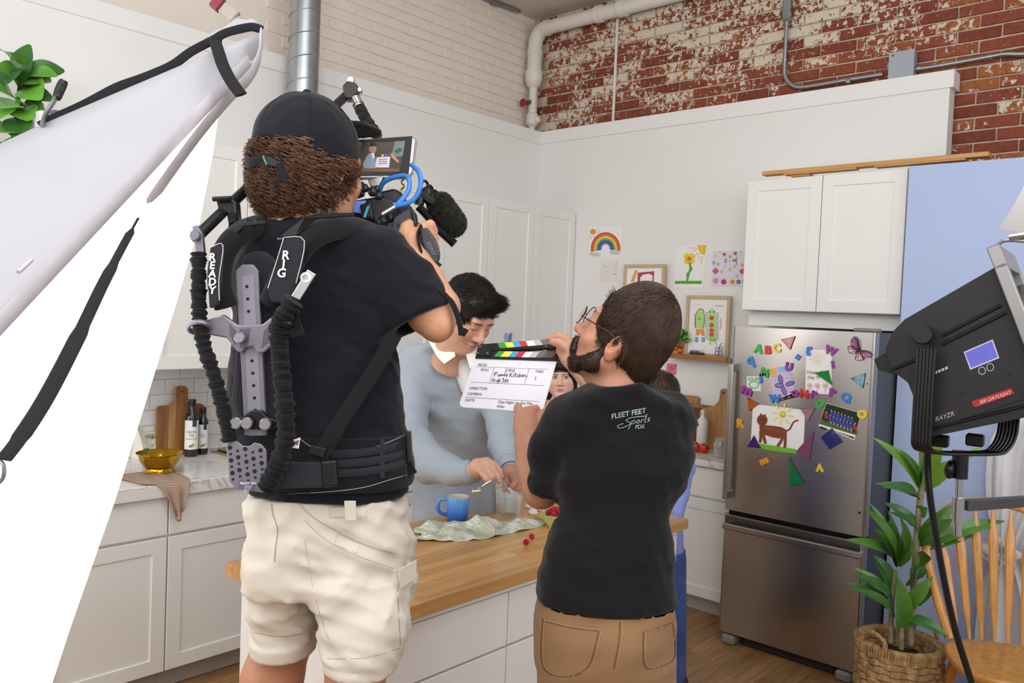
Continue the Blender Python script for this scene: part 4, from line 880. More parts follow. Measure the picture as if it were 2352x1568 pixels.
# leaf helper
def leaf(mb, base, tip, w, droop=.0, normal=(0, 0, 1), n=6, curl=.25, fold=.15, shape=None):
    base, tip = Vector(base), Vector(tip); ax = tip-base; L = ax.length; t = ax.normalized(); nn = Vector(normal); s = t.cross(nn)
    if s.length < 1e-4: s = t.orthogonal()
    s.normalize(); nn = s.cross(t); rows = []
    for i in range(n+1):
        u = i/n; c = base+ax*u+nn*(curl*L*math.sin(math.pi*u)*.35)-Vector((0, 0, 1))*(droop*L*u*u)
        ww = w*(shape(u) if shape else math.sin(math.pi*min(1, (u*.94+.03)))**.8)
        rows.append([c-s*ww+nn*fold*ww, c, c+s*ww+nn*fold*ww])
    return mb.grid(rows)
def leaf_mat(name, c, c2, rough=.35):
    m = mat(name, c, rough, var=.25, scale=9, coat=.15); return m
M_leaf = leaf_mat('leaf_green', '#64a038', '#2c5a1a'); M_leafd = leaf_mat('leaf_dark', '#3a6a2a', '#1c3a14'); M_soil = mat('potting_soil', '#3a2a1e', .95, bump=.6, bscale=80)
# small plant in painted pot
pc = wuv(1058, 1320, XB-.055); pt = thing('potted_plant', (XB-.055, pc.y, zl), 'leafy green plant in a small yellow and red painted pot', 'potted plant')
def pot_mat():
    m = mat('painted_pot', '#e09a26', .4, var=0); nt = m.node_tree; L = nt.links; tc = N(nt, 'ShaderNodeTexCoord'); nz = N(nt, 'ShaderNodeTexNoise', i_Scale=38., i_Detail=2.); L.new(tc.outputs['Object'], nz.inputs['Vector'])
    rp = N(nt, 'ShaderNodeValToRGB'); cr = rp.color_ramp; cr.interpolation = 'CONSTANT'; cr.elements[0].color = lin('#a83a22'); cr.elements[1].color = lin('#e8b02e'); cr.elements[1].position = .47; e = cr.elements.new(.6); e.color = lin('#dc7a24'); e = cr.elements.new(.72); e.color = lin('#d9cba8')
    L.new(nz.outputs[0], rp.inputs[0]); L.new(rp.outputs[0], bsdf(m).inputs['Base Color']); return m
MB().lathe([(.0, 0), (.027, 0), (.034, .058), (.037, .066), (.034, .067), (.031, .060), (0, .058)], (XB-.055, pc.y, zl+.0004), 24).build('pot', pot_mat(), pt, True)
MB().lathe([(.0001, .0585), (.0305, .0585)], (XB-.055, pc.y, zl), 16).build('soil', M_soil, pt)
r = random.Random(3)
for k in range(22):
    a = k*2.4; e = .25+.9*(k/22); L = .075+.045*r.random(); b = Vector((XB-.055+.01*math.cos(a), pc.y+.01*math.sin(a), zl+.06)); t_ = b+Vector((-.25*abs(math.cos(a))*L+.2*math.cos(a)*L*.5, math.sin(a)*math.cos(e)*L, (.25+1.1*math.sin(e))*L)); mb = MB(); m_ = b+(t_-b)*.35; mb.tube([b, m_], .0014, 5); leaf(mb, m_, t_+Vector((-.012, 0, 0)), .017+.006*r.random(), .25, (-.6, .3*math.sin(a), .7)); mb.build('leaf', M_leaf if k % 3 else M_leafd, pt, True)
# blue watercolour cut-out on the corner cabinet door
q = at(1168, 776, y=YU-.0015); bf = thing('paper_butterfly', (q.x, q.y, q.z), 'blue watercolour paper butterfly stuck on the corner cabinet', 'craft')
for s_, c in ((-1, '#a9b6e6'), (1, '#5aa0dc')):
    mb = MB(); mb.prism([(s_*.001, -.02), (s_*.018, -.038), (s_*.033, -.02), (s_*.03, .002), (s_*.038, .022), (s_*.028, .038), (s_*.012, .03), (s_*.001, .004)][::s_], (q.x, q.y, q.z), (1, 0, 0), (0, 0, 1), (0, -1, 0), .0008); mb.build('paper_wing', mat('watercolour_'+c.strip('#'), c, .8, var=.3, scale=45), bf)
# ================================================================== right counter things
ZT = .9152
M_acac = wood('acacia', '#a5723f', '#7c4f2a', 'z', 4., .5, 10., .15); M_beech = wood('beech_board', '#b98a58', '#9c6e42', 'z', 4., .5, 10., .12)
def board(name, y0, y1, z1, x, label, m, t=.018, r=.02, lean=.05):
    tt = thing(name, (x, (y0+y1)/2, ZT), label, 'cutting board'); n = 5; pr = [(-y0, ZT), (-y1, ZT)]
    for k in range(n+1): a = k/n*math.pi/2; pr.append((-y1-r+r*math.cos(a), z1-r+r*math.sin(a)))
    for k in range(n+1): a = math.pi/2+k/n*math.pi/2; pr.append((-y0+r+r*math.cos(a), z1-r+r*math.sin(a)))
    MB().prism(pr, (x, 0, 0), (0, -1, 0), (0, 0, 1), (1, 0, 0), t).build('board', m, tt); return tt
EO = (1480, 840, 4.9)
def euv(cx, cy, X): return at(EO[0]+cx/EO[2], EO[1]+cy/EO[2], x=X)
a = euv(500, 345, 4.75); b = euv(612, 345, 4.75); board('cutting_board', a.y+.12, b.y, b.z, 4.75, 'pale rounded cutting board at the back of the right counter', M_beech)
a = euv(560, 450, 4.722); b = euv(752, 450, 4.722); t = board('cutting_board', a.y+.05, b.y, b.z, 4.722, 'square wooden board with a recessed centre behind the white bottle', M_acac, r=.012)
MB().box((4.719, b.y+.022, ZT+.03), (4.7225, a.y+.03, b.z-.022), .001).build('recess', wood('acacia_dark', '#6b4428', '#573419', 'z', 4., .5, 10., .05), t)
p0, p1 = euv(722, 480, 4.69), euv(960, 470, 4.69); zt_ = euv(890, 255, 4.69).z; zs = euv(760, 480, 4.69).z
pd = thing('cutting_board', (4.69, (p0.y+p1.y)/2, ZT), 'large paddle shaped cutting board beside the fridge', 'cutting board'); yc = (p0.y-.16); wv = p0.y-yc
hw = .026; out = [(-wv, ZT), (wv, ZT), (wv, zs-.035)]
for k in range(5): aa = k/4*math.pi/2; out.append((wv-.04+.04*math.cos(aa), zs-.035+.035*math.sin(aa)))
out += [(.06, zs+.02), (hw+.006, zs+.05), (hw, zs+.08), (hw, zt_-hw)]
for k in range(1, 8): aa = k/8*math.pi; out.append((hw*math.cos(aa), zt_-hw+hw*math.sin(aa)))
out += [(-x, z) for x, z in out[::-1][7:-2]]; yk = euv(893, 300, 4.69).y
MB().prism([(x-yk, z) for x, z in out], (4.69, 0, 0), (0, -1, 0), (0, 0, 1), (1, 0, 0), .018).build('board', M_beech, pd)
MB().lathe([(.0001, 0), (.0095, 0), (.0095, .001), (.0001, .001)], (4.688, yk, zt_-hw), 14, 'x').build('hang_hole', mat('hole_brown', '#5a3a20', .7), pd)
g = euv(652, 800, 4.60); wb = thing('white_bottle', (4.62, g.y, ZT), 'white ceramic bottle on the right counter', 'bottle'); zt2 = euv(660, 495, 4.62).z-ZT; g = euv(655, 640, 4.62)
MB().lathe([(0, 0), (.032, 0), (.034, .006), (.034, zt2*.70), (.030, zt2*.76), (.013, zt2*.83), (.010, zt2*.9), (.0125, zt2*.95), (.014, zt2), (.010, zt2), (.008, zt2*.9)], (4.62, g.y, ZT), 28).build('bottle_body', mat('white_ceramic', '#e6e2dd', .3, coat=.4), wb, True)
M_tom = mat('tomato_red', '#c8231f', .22, var=.05, coat=.4)
for cx, cy, lb in ((675, 850, 'ripe red tomato on the right counter beside the white bottle'), (585, 850, 'red tomato half hidden by the bearded man')):
    g = euv(cx, cy, 4.52); tt = thing('tomato', (4.52, g.y, ZT), lb, 'tomato', 'tomatoes on the right counter'); MB().lathe([(.0, .005), (.015, .0), (.030, .014), (.034, .030), (.029, .047), (.014, .054), (.004, .051), (0, .050)], (4.52, g.y, ZT), 20).build('flesh', M_tom, tt, True)
    mb = MB()
    for k in range(5): a = k*1.257; leaf(mb, (4.52, g.y, ZT+.052), (4.52+.02*math.cos(a), g.y+.02*math.sin(a), ZT+.058), .004)
    mb.build('calyx', M_leafd, tt)
    MB().cyl((4.52, g.y, ZT+.05), (4.525, g.y+.006, ZT+.068), .002, n=6).build('stem', M_leafd, tt)
M_glass = mat('clear_glass', '#eef2f2', .03, var=0, alpha=.2, coat=1.)
g = euv(860, 800, 4.46); jr = thing('clip_jar', (4.47, g.y, ZT), 'glass clip-top jar with dried fruit next to the fridge handle', 'jar'); jy = g.y
MB().lathe([(0, 0), (.040, 0), (.046, .01), (.046, .085), (.036, .1), (.036, .108), (.033, .108), (.033, .1), (.043, .083), (.043, .012), (.0, .006)], (4.47, jy, ZT), 24).build('glass', M_glass, jr, True)
MB().lathe([(0, .109), (.038, .109), (.038, .118), (0, .122)], (4.47, jy, ZT), 24).build('lid', M_glass, jr, True)
MB().tube([(4.47+.0385*math.cos(q), jy+.0385*math.sin(q), ZT+.104) for q in np.linspace(0, 6.28, 24)[:-1]], .0018, 6, closed=True).build('wire_clip', M_chrome, jr, True)
for k in range(16):
    a = k*2.4; rr_ = .028*math.sqrt((k % 5)/5+.1); MB().ball((4.47+rr_*math.cos(a), jy+rr_*math.sin(a), ZT+.018+.0045*k), .0125, 8, 6, (1, 1, .6)).build('dried_fruit', mat('dried_orange', '#d07a2a', .5, var=.2, scale=40) if k % 3 else mat('dried_red', '#6a2a22', .5, var=.2), jr, True)
# ================================================================== island
IX0, IX1, IY0, IY1, IZ = 1.302, 2.976, 1.660, 2.330, .915
M_bb = wood('butcher_block', '#d9a868', '#c18c4e', 'x', 3.2, .34, 18., .2, coat=.15)
isl = thing('kitchen_island', (2.14, 2.0, 0), 'white kitchen island with a butcher block top in the middle of the set', 'island')
tpz = MB().box((IX0+.002, IY0+.002, IZ-.038), (IX1-.002, IY1-.002, IZ-.004)).build('worktop_core', M_bb, isl)
nr = 16; w = (IY1-IY0)/nr; sh = {}
for r in range(nr):
    cuts = [0]+sorted(random.uniform(.2, .8)*1.674 if False else (i+random.uniform(.3, .7))*1.674/3 for i in range(3))+[1.674]
    for a, b in zip(cuts[:-1], cuts[1:]): MB().box((IX0+a+.0002, IY0+r*w+.0002, IZ-.04), (IX0+b-.0002, IY0+(r+1)*w-.0002, IZ), .0006).build('stave', M_bb, tpz)
zg = at(1150, 1490, y=1.695).z
MB().box((IX0+.035, IY0+.055, .09), (IX1-.035, IY1-.04, IZ-.0405), .001).build('body', M_cab, isl)
MB().box((IX0+.07, IY0+.10, 0), (IX1-.07, IY1-.07, .089)).build('plinth', M_kick, isl)
MB().box((IX0+.03, IY0+.035, IZ-.068), (IX1-.03, IY0+.0545, IZ-.041), .001).build('top_rail', M_cab, isl)
xs3 = [IX0+.036, at(1163, 1530, y=1.695).x, IX1-.036]
for a, b in zip(xs3[:-1], xs3[1:]):
    MB().box((a+.002, IY0+.036, zg+.004), (b-.002, IY0+.0546, IZ-.072), .002).build('drawer_front', M_cab, isl)
    MB().box((a+.002, IY0+.036, .095), (b-.002, IY0+.0546, zg-.004), .002).build('door', M_cab, isl)
for y0, y1 in ((IY0+.04, IY1-.045),): MB().box((IX1-.0345, y0, .02), (IX1-.018, y1, zg), .001).build('end_panel', M_cab, isl); MB().box((IX1-.0345, y0, zg+.004), (IX1-.018, y1, IZ-.042), .001).build('end_panel', M_cab, isl)
ZI = IZ+.0004
# mug
p = at(1050, 1197, z=ZI); mg_ = thing('mug', p, 'blue ombre stoneware mug on the island', 'mug')
def ombre():
    m = mat('blue_glaze', '#3f7fd0', .18, var=0, coat=.6); nt = m.node_tree; L = nt.links; tc = N(nt, 'ShaderNodeNewGeometry'); sx = N(nt, 'ShaderNodeSeparateXYZ'); L.new(tc.outputs['Position'], sx.inputs[0])
    mr = N(nt, 'ShaderNodeMapRange', n1=ZI, n2=ZI+.1); L.new(sx.outputs[2], mr.inputs[0]); rp = N(nt, 'ShaderNodeValToRGB'); rp.color_ramp.elements[0].color = lin('#1f3c9c'); rp.color_ramp.elements[1].color = lin('#6db4ec'); e = rp.color_ramp.elements.new(.5); e.color = lin('#3c80d8')
    L.new(mr.outputs[0], rp.inputs[0]); L.new(rp.outputs[0], bsdf(m).inputs['Base Color']); return m
M_omb = ombre(); M_cr = mat('cream_glaze', '#e6d9c4', .25, coat=.4)
r_ = .043; h_ = .098
MB().lathe([(0, 0), (r_*.86, 0), (r_*.93, .004), (r_, .05), (r_*1.02, h_-.003), (r_*1.0, h_)], p, 32).build('cup', M_omb, mg_, True)
MB().lathe([(r_*1.0, h_), (r_*.94, h_-.001), (r_*.92, h_-.02), (r_*.88, .02), (0, .012)], p, 32).build('interior', M_cr, mg_, True)
MB().lathe([(0, .075), (r_*.91, .075)], p, 24).build('drink', mat('tea_brown', '#7c5a45', .1), mg_)
hd = -Vector(_rt)*.5+Vector((0, 0, 0)); hx = Vector((-_rt[0], -_rt[1], 0)).normalized()
MB().tube(bez([p+hx*(r_-.003)+Vector((0, 0, .082)), p+hx*(r_+.022)+Vector((0, 0, .084)), p+hx*(r_+.034)+Vector((0, 0, .060)), p+hx*(r_+.026)+Vector((0, 0, .034)), p+hx*(r_-.004)+Vector((0, 0, .024))], 6), .0075, 10, flat=(1, 1.2)).build('handle', M_omb, mg_, True)
# glass measuring jug with jar of mint glaze inside
p = at(1169, 1178, z=ZI); jg = thing('measuring_jug', p, 'clear glass measuring jug on the island', 'jug')
MB().lathe([(0, 0), (.040, 0), (.043, .004), (.052, .085), (.055, .09), (.052, .0905), (.049, .085), (.040, .006), (0, .004)], p, 36).build('jug_glass', M_glass, jg, True)
hdir = Vector((_rt[0]*.5-_fw[0]*.85, _rt[1]*.5-_fw[1]*.85, 0)).normalized()
MB().tube(bez([p+hdir*.047+Vector((0, 0, .078)), p+hdir*.075+Vector((0, 0, .078)), p+hdir*.080+Vector((0, 0, .055)), p+hdir*.072+Vector((0, 0, .005))], 6), .006, 8).build('handle', M_glass, jg, True)
j = p+Vector((0, 0, .005)); ja = thing('mint_jar', j, 'small glass jar of mint green glaze standing in the measuring jug', 'jar')
MB().lathe([(0, 0), (.022, 0), (.024, .004), (.024, .07), (.019, .082), (.020, .1), (.0235, .1), (.0235, .104), (.018, .104), (.018, .082), (.0225, .069), (.0225, .005), (0, .003)], j, 24).build('jar_glass', M_glass, ja, True)
MB().lathe([(0, .0035), (.022, .0035), (.0222, .064), (0, .066)], j, 24).build('glaze', mat('mint_glaze', '#cdf3e2', .4, var=.03), ja, True)
# tea towel
p = at(1092, 1222, z=ZI); M_tt = mat('sage_print_cotton', '#c6cbb0', .85, var=0, bump=.1, bscale=400)
def towel_mat():
    nt = M_tt.node_tree; L = nt.links; tc = N(nt, 'ShaderNodeTexCoord'); nz = N(nt, 'ShaderNodeTexNoise', i_Scale=16., i_Detail=3., i_Distortion=1.); wv = N(nt, 'ShaderNodeTexWave', i_Scale=30., i_Distortion=5.); L.new(tc.outputs['Object'], nz.inputs['Vector']); L.new(tc.outputs['Object'], wv.inputs['Vector'])
    rp = N(nt, 'ShaderNodeValToRGB'); cr = rp.color_ramp; cr.elements[0].color = lin('#c4c8ac'); cr.elements[0].position = .46; cr.elements[1].color = lin('#e3e4dc'); cr.elements[1].position = .54
    mx = N(nt, 'ShaderNodeMix', data_type='RGBA'); r2 = N(nt, 'ShaderNodeValToRGB'); r2.color_ramp.elements[0].position = .62; r2.color_ramp.elements[1].position = .66; L.new(wv.outputs[0], r2.inputs[0]); m2 = N(nt, 'ShaderNodeMath', operation='MULTIPLY'); L.new(r2.outputs[0], m2.inputs[0]); L.new(rp.outputs[0], m2.inputs[1]); mm = N(nt, 'ShaderNodeMath', operation='MULTIPLY', n1=.45); L.new(m2.outputs[0], mm.inputs[0])
    L.new(nz.outputs[0], rp.inputs[0]); L.new(mm.outputs[0], mx.inputs[0]); L.new(rp.outputs[0], mx.inputs[6]); mx.inputs[7].default_value = lin('#8f9a86'); L.new(mx.outputs[2], bsdf(M_tt).inputs['Base Color'])
towel_mat()
ux = Vector((1, 0, 0)); e0, e1 = at(945, 1230, z=ZI), at(1232, 1208, z=ZI); f0, f1 = at(1070, 1254, z=ZI), at(1110, 1211, z=ZI)
ux = (e1-e0); uy = (f1-f0); cen = (e0+e1)/2; rows = []; R_ = random.Random(5)
for i in range(49):
    row = []
    for j in range(81):
        u, v = j/80*2-1, i/48*2-1
        edge = 1-max(abs(u), abs(v))**4*.0
        ang = math.atan2(v, u); rad = max(abs(u), abs(v)); rr2 = 1+.10*math.sin(ang*3+.6)+.07*math.sin(ang*5+2)+.05*math.sin(ang*9)
        q = cen+ux*(u*.5*rr2*(1-.10*v*v))+uy*(v*.52*rr2*(1-.25*abs(u)))
        hgt = .012+.012*math.sin(u*8+2.4*math.sin(v*2.3+u*2))+.010*math.sin(v*6.5+u*6.5+1.6*math.sin(u*6))+.008*(1-2*abs(math.sin(u*9+v*5+1.2*math.sin(v*4))))
        hgt = max(0, hgt)*(1-rad**6*.75)+.016*math.exp(-((u+.35)**2/.02+(v-.55)**2/.05))+.022*math.exp(-((u-.02)**2/.02+(v-.75)**2/.06))
        row.append((q.x, q.y, ZI+.002+hgt))
    rows.append(row)
tw = MB().grid(rows).build('tea_towel', M_tt, None, True, ang=None); sm = tw.modifiers.new('s', 'SOLIDIFY'); sm.thickness = .002; tag(tw, 'crumpled sage green and white leaf print tea towel on the island', 'towel')
# raspberries
M_rasp = mat('raspberry', '#b5162c', .35, var=.08, sss=.1)
rb = MB()
for r in range(6):
    ph = -1.2+r*.46; n = max(1, int(8*math.cos(ph)+.5))
    for k in range(n): a = k*2*math.pi/n+r*.4; rb.ball((.0075*math.cos(ph)*math.cos(a), .0075*math.cos(ph)*math.sin(a), .011+.0085*math.sin(ph)), .0034, 7, 5)
rb0 = rb.build('raspberry', M_rasp, None, True); n_r = 0
def rasp(loc, label, s=1.):
    global n_r; o = rb0 if n_r == 0 else rb0.copy()
    if n_r: COL.objects.link(o)
    n_r += 1; o.location = loc; o.rotation_euler = (random.uniform(-.6, .6), random.uniform(-.6, .6), random.random()*6); o.scale = (s, s, s); tag(o, label, 'raspberry', 'raspberries on the island'); return o
rasp(at(1210, 1252, z=ZI)+Vector((0, 0, .003)), 'loose red raspberry on the island nearest the camera', 1.05); rasp(at(1224, 1239, z=ZI)+Vector((0, 0, .003)), 'loose red raspberry on the island right of the nearest one', 1.)
p = at(1275, 1213, z=ZI); bw = thing('berry_bowl', p, 'small pistachio green bowl of raspberries on the island', 'bowl')
MB().lathe([(0, 0), (.022, 0), (.024, .006), (.042, .030), (.054, .056), (.056, .059), (.053, .058), (.040, .032), (.02, .012), (0, .01)], p, 30).build('bowl_shell', mat('pistachio_glaze', '#c3d884', .3, coat=.3), bw, True)
bb = MB()
for k in range(22): a = k*2*math.pi/22; bb.ball((p.x+.0525*math.cos(a), p.y+.0525*math.sin(a), p.z+.050), .0028, 6, 4)
bb.build('beaded_band', mat('pistachio_glaze', '#c3d884', .3), bw, True)['kind'] = 'stuff'
for k in range(16):
    a = k*2.4; rr3 = .036*math.sqrt(k/16); rasp(p+Vector((rr3*math.cos(a), rr3*math.sin(a), .046+.016*(1-k/16))), 'raspberry piled in the pistachio green bowl')
# marshmallow-like pink and white sweets, a leaf and a garlic bulb
for k, (px, py, s, c, lb) in enumerate(((1224, 1172, .020, '#e9e2dc', 'white meringue shell in front of the berry bowl'), (1212, 1158, .016, '#dcd3cb', 'off-white meringue near the measuring jug'), (1242, 1165, .014, '#e3bfb6', 'pink meringue piece behind the berry bowl'), (1254, 1152, .017, '#ead9d3', 'pale pink meringue behind the raspberries'), (1206, 1194, .019, '#e0b8a6', 'pink shell biscuit on the edge of the tea towel'))):
    q = at(px, py+8, z=ZI); mb = MB(); mb.lathe([(0, 0), (s*.9, .001), (s, s*.35), (s*.75, s*.85), (s*.35, s*1.2), (0, s*1.3)], q, 14)
    for i in range(len(mb.v)): v = mb.v[i]; f = 1+.12*math.sin(math.atan2(v[1]-q.y, v[0]-q.x)*6+v[2]*160); mb.v[i] = (q.x+(v[0]-q.x)*f, q.y+(v[1]-q.y)*f, v[2])
    o = mb.build('meringue', mat('meringue_'+c.strip('#'), c, .6, var=.06), None, True); tag(o, lb, 'meringue', 'meringues on the island')
q0, q1 = at(1214, 1188, z=ZI+.004), at(1248, 1196, z=ZI+.004); mb = MB(); leaf(mb, q0, q1, .012, 0, (0, 0, 1), 6, .2); o = mb.build('basil_leaf', mat('basil_green', '#5c9c22', .4, var=.1), None, True); tag(o, 'bright green leaf lying beside the berry bowl', 'leaf')
q = at(1198, 1140, z=ZI)+Vector((.05, .03, 0)); o = MB().lathe([(0, 0), (.026, 0), (.03, .01), (.03, .05), (.031, .055), (.027, .055), (.026, .012), (0, .01)], q, 24); o = o.build('patterned_cup', mat('blue_print_china', '#cfd2e6', .3, var=.35, scale=55), None, True); tag(o, 'small blue patterned cup behind the measuring jug', 'cup')
# ================================================================== left counter (view enlarged 4.127 times from (250,820))
def cpt(cx, cy, z=.9364): return at(250+cx/4.127, 820+cy/4.127, z=z)
def cy_(cx, cy, y): return at(250+cx/4.127, 820+cy/4.127, y=y)
ZTL = .9364
# paddle board against the tiles
yb = YA-.045; a, b, top, sho = cy_(445, 700, yb), cy_(905, 700, yb), cy_(678, 268, yb), cy_(560, 455, yb); cxm = cy_(678, 300, yb).x
pb = thing('paddle_board', (cxm, yb, ZTL), 'striped acacia paddle board leaning on the tiles behind the oil bottles', 'cutting board')
hw = .030; zs = sho.z
def paddle(xa, xb, m, t=.018):
    L = []; n = 40
    for i in range(n+1):
        x = xa+(xb-xa)*i/n; u = abs(x-cxm); R = (b.x-a.x)/2
        e = min(1., max(0, (R-u)/.03)); z = zs-.03+.03*math.sqrt(max(0, 1-(1-e)**2))
        if u < .075: z = zs+.0
        if u < .055: z = zs+.012
        if u < hw+.004: z = top.z-.03+.03*math.sqrt(max(0, 1-(u/(hw+.004))**2))
        L.append((x, z))
    return MB().prism([(xb, ZTL), (xa, ZTL)][::1]+L, (0, yb, 0), (1, 0, 0), (0, 0, 1), (0, -1, 0), t).build('stave', m, pb)
ed = [a.x, a.x+(b.x-a.x)*.22, a.x+(b.x-a.x)*.36, cxm+.034+.002, a.x+(b.x-a.x)*.78, b.x]; mm = [M_acac, wood('acacia_light', '#c39a68', '#a87a4a', 'z', 4., .5, 10., .05), M_acac, wood('acacia_dark', '#7b5133', '#5f3b22', 'z', 4., .5, 10., .05), M_acac]
for i in range(5): paddle(ed[i], ed[i+1], mm[i])
MB().lathe([(.0001, 0), (.006, 0), (.006, -.001), (.0001, -.001)], (cxm, yb-.0182, top.z-.03), 12, 'y').build('hang_hole', mat('hole_brown', '#4a2c18', .7), pb)
# oil bottles
M_dglass = mat('dark_bottle', '#241a0c', .08, var=0, coat=.5, trans=.2); M_capb = mat('black_cap', '#151515', .4)
def oil(cx, cybase, cytop, r, label, txt):
    p = cpt(cx, cybase); h = cy_(cx, cytop, p.y).z-ZTL; t = thing('oil_bottle', p, label, 'bottle', 'oil bottles on the left counter')
    MB().lathe([(0, 0), (r*.95, 0), (r, .004), (r, h*.68), (r*.9, h*.73), (r*.45, h*.81), (r*.42, h*.90)], p, 24).build('glass_body', M_dglass, t, True)
    MB().lathe([(0, h), (r*.52, h), (r*.54, h*.995), (r*.54, h*.90), (r*.47, h*.895), (0, h*.895)], p, 20).build('cap', M_capb, t, True)
    n = 14; W = 2.6; pts = []
    fwd = math.atan2(-p.y, -p.x); rows = []
    for i in range(2): rows.append([(p.x+(r+.0006)*math.cos(fwd+W*(k/n-.5)), p.y+(r+.0006)*math.sin(fwd+W*(k/n-.5)), ZTL+h*(.13 if i == 0 else .64)) for k in range(n+1)])
    MB().grid(rows).build('label', M_paper, t, True)
    def band(z0, z1, w0, c, nm): MB().grid([[(p.x+(r+.0012)*math.cos(fwd+k), p.y+(r+.0012)*math.sin(fwd+k), ZTL+h*z) for k in np.linspace(w0[0], w0[1], 6)] for z in (z0, z1)]).build(nm, ink(c), t)
    band(.53, .64, (.1, .75), '#24465a', 'badge'); 
    if r > .03: band(.305, .325, (-.9, .9), '#b9c832', 'label_stripe')
    M = frame((p.x+(r+.0022)*math.cos(fwd), p.y+(r+.0022)*math.sin(fwd), ZTL+h*.36), (-math.sin(fwd), math.cos(fwd), 0), (0, 0, 1)); d = Print(M, .0004)
    if r > .03: d.text('OLIVE', 0, .018, .017, '#6a6f72', align='CENTER'); d.text('OIL', 0, .0, .017, '#6a6f72', align='CENTER')
    else: d.text('balsamic', 0, .014, .008, '#6a6f72', align='CENTER'); d.text('vinegar', 0, .004, .008, '#6a6f72', align='CENTER')
    for k in range(5): d.poly([(-.014+k*.003, -h*.2), (-.010+k*.005, -h*.16+k*.002), (-.004+k*.005, -h*.145+k*.002), (-.006+k*.004, -h*.165)], '#6a9a3a')
    d.build('label_print', t)
oil(778, 935, 400, .033, 'tall dark olive oil bottle with a white label', 'OLIVE'); oil(886, 915, 475, .026, 'shorter dark bottle with a white label right of the olive oil', '')
# tote bag
p = cpt(430, 900); q0, q1 = cpt(215, 955), cpt(575, 890); M_can = mat('canvas', '#e8e2d6', .9, var=.04, bump=.2, bscale=300); M_grn = mat('green_webbing', '#1f8a4c', .8, var=.05)
tg = thing('tote_bag', p, 'folded cream tote bag with green trim and printed lettering', 'bag'); bx = (q1-q0).normalized(); bn = Vector((bx.y, -bx.x, 0)); zt_ = cpt(560, 660).z
ztp = cy_(560, 660, q1.y).z; ztl = cy_(300, 650, q0.y).z; W = (q1-q0).length
rows = []
for i in range(13):
    v = i/12; rows.append([tuple(q0+bx*(W*u/16)+bn*(.03+.055*(1-v)+.008*math.sin(u*.7+v*3))+Vector((0, 0, (ztl-ZTL+(ztp-ztl)*u/16)*v))) for u in range(17)])
fr_ = MB().grid(rows); rows2 = [[tuple(Vector(a_)-bn*(.07*(1-i/12)+.02)) for a_ in row] for i, row in enumerate(rows)]; fr_.grid(rows2)
for row, row2 in ((rows[-1], rows2[-1]), ([r[0] for r in rows], [r[0] for r in rows2]), ([r[-1] for r in rows], [r[-1] for r in rows2])): fr_.grid([row, row2])
fr_.build('bag_panel', M_can, tg, True)
def onbag(u, v, l=.001): i = min(11.999, v*12); j = min(15.999, u*16); a, b = int(i), int(j); P = lambda r, c: Vector(rows[r][c]); return P(a, b).lerp(P(a, b+1), j-b).lerp(P(a+1, b).lerp(P(a+1, b+1), j-b), i-a)+bn*l
for u0, u1, v0, v1 in ((.60, .72, .0, 1.),): MB().grid([[onbag(u0+(u1-u0)*k/3+(.06*(v-.5) if v > .5 else .06*(.5-v)), v, .002) for k in range(4)] for v in np.linspace(v0, v1, 9)]).build('strap', M_grn, tg, True)
MB().grid([[onbag(u, v, .0022) for u in np.linspace(0, .16, 5)] for v in np.linspace(0, .34, 4)]).build('green_base', M_grn, tg, True)
d = Print(frame(onbag(.36, .5, .004), bx, Vector((0, 0, 1))), .0006); d.text('HEALTHY', 0, .026, .026, '#6a9a44', align='CENTER', bold=.0006); d.text('LIVING', 0, -.052, .026, '#6a9a44', align='CENTER', bold=.0006)
for k in range(16): a = k*2.1; x, y = .036*math.cos(a)*(.4+.6*(k % 4)/3), .004+.022*math.sin(a); d.poly([(x-.006, y), (x, y+.004), (x+.006, y+.001), (x, y-.003)], ('#c8852e', '#7a5a2c', '#8fae4a')[k % 3])
for k in range(9): x = -.045+k*.011; d.poly([(x-.003, .054), (x+.001, .062), (x+.004, .056)], ('#c8852e', '#a85a2a')[k % 2])
d.build('bag_print', tg)
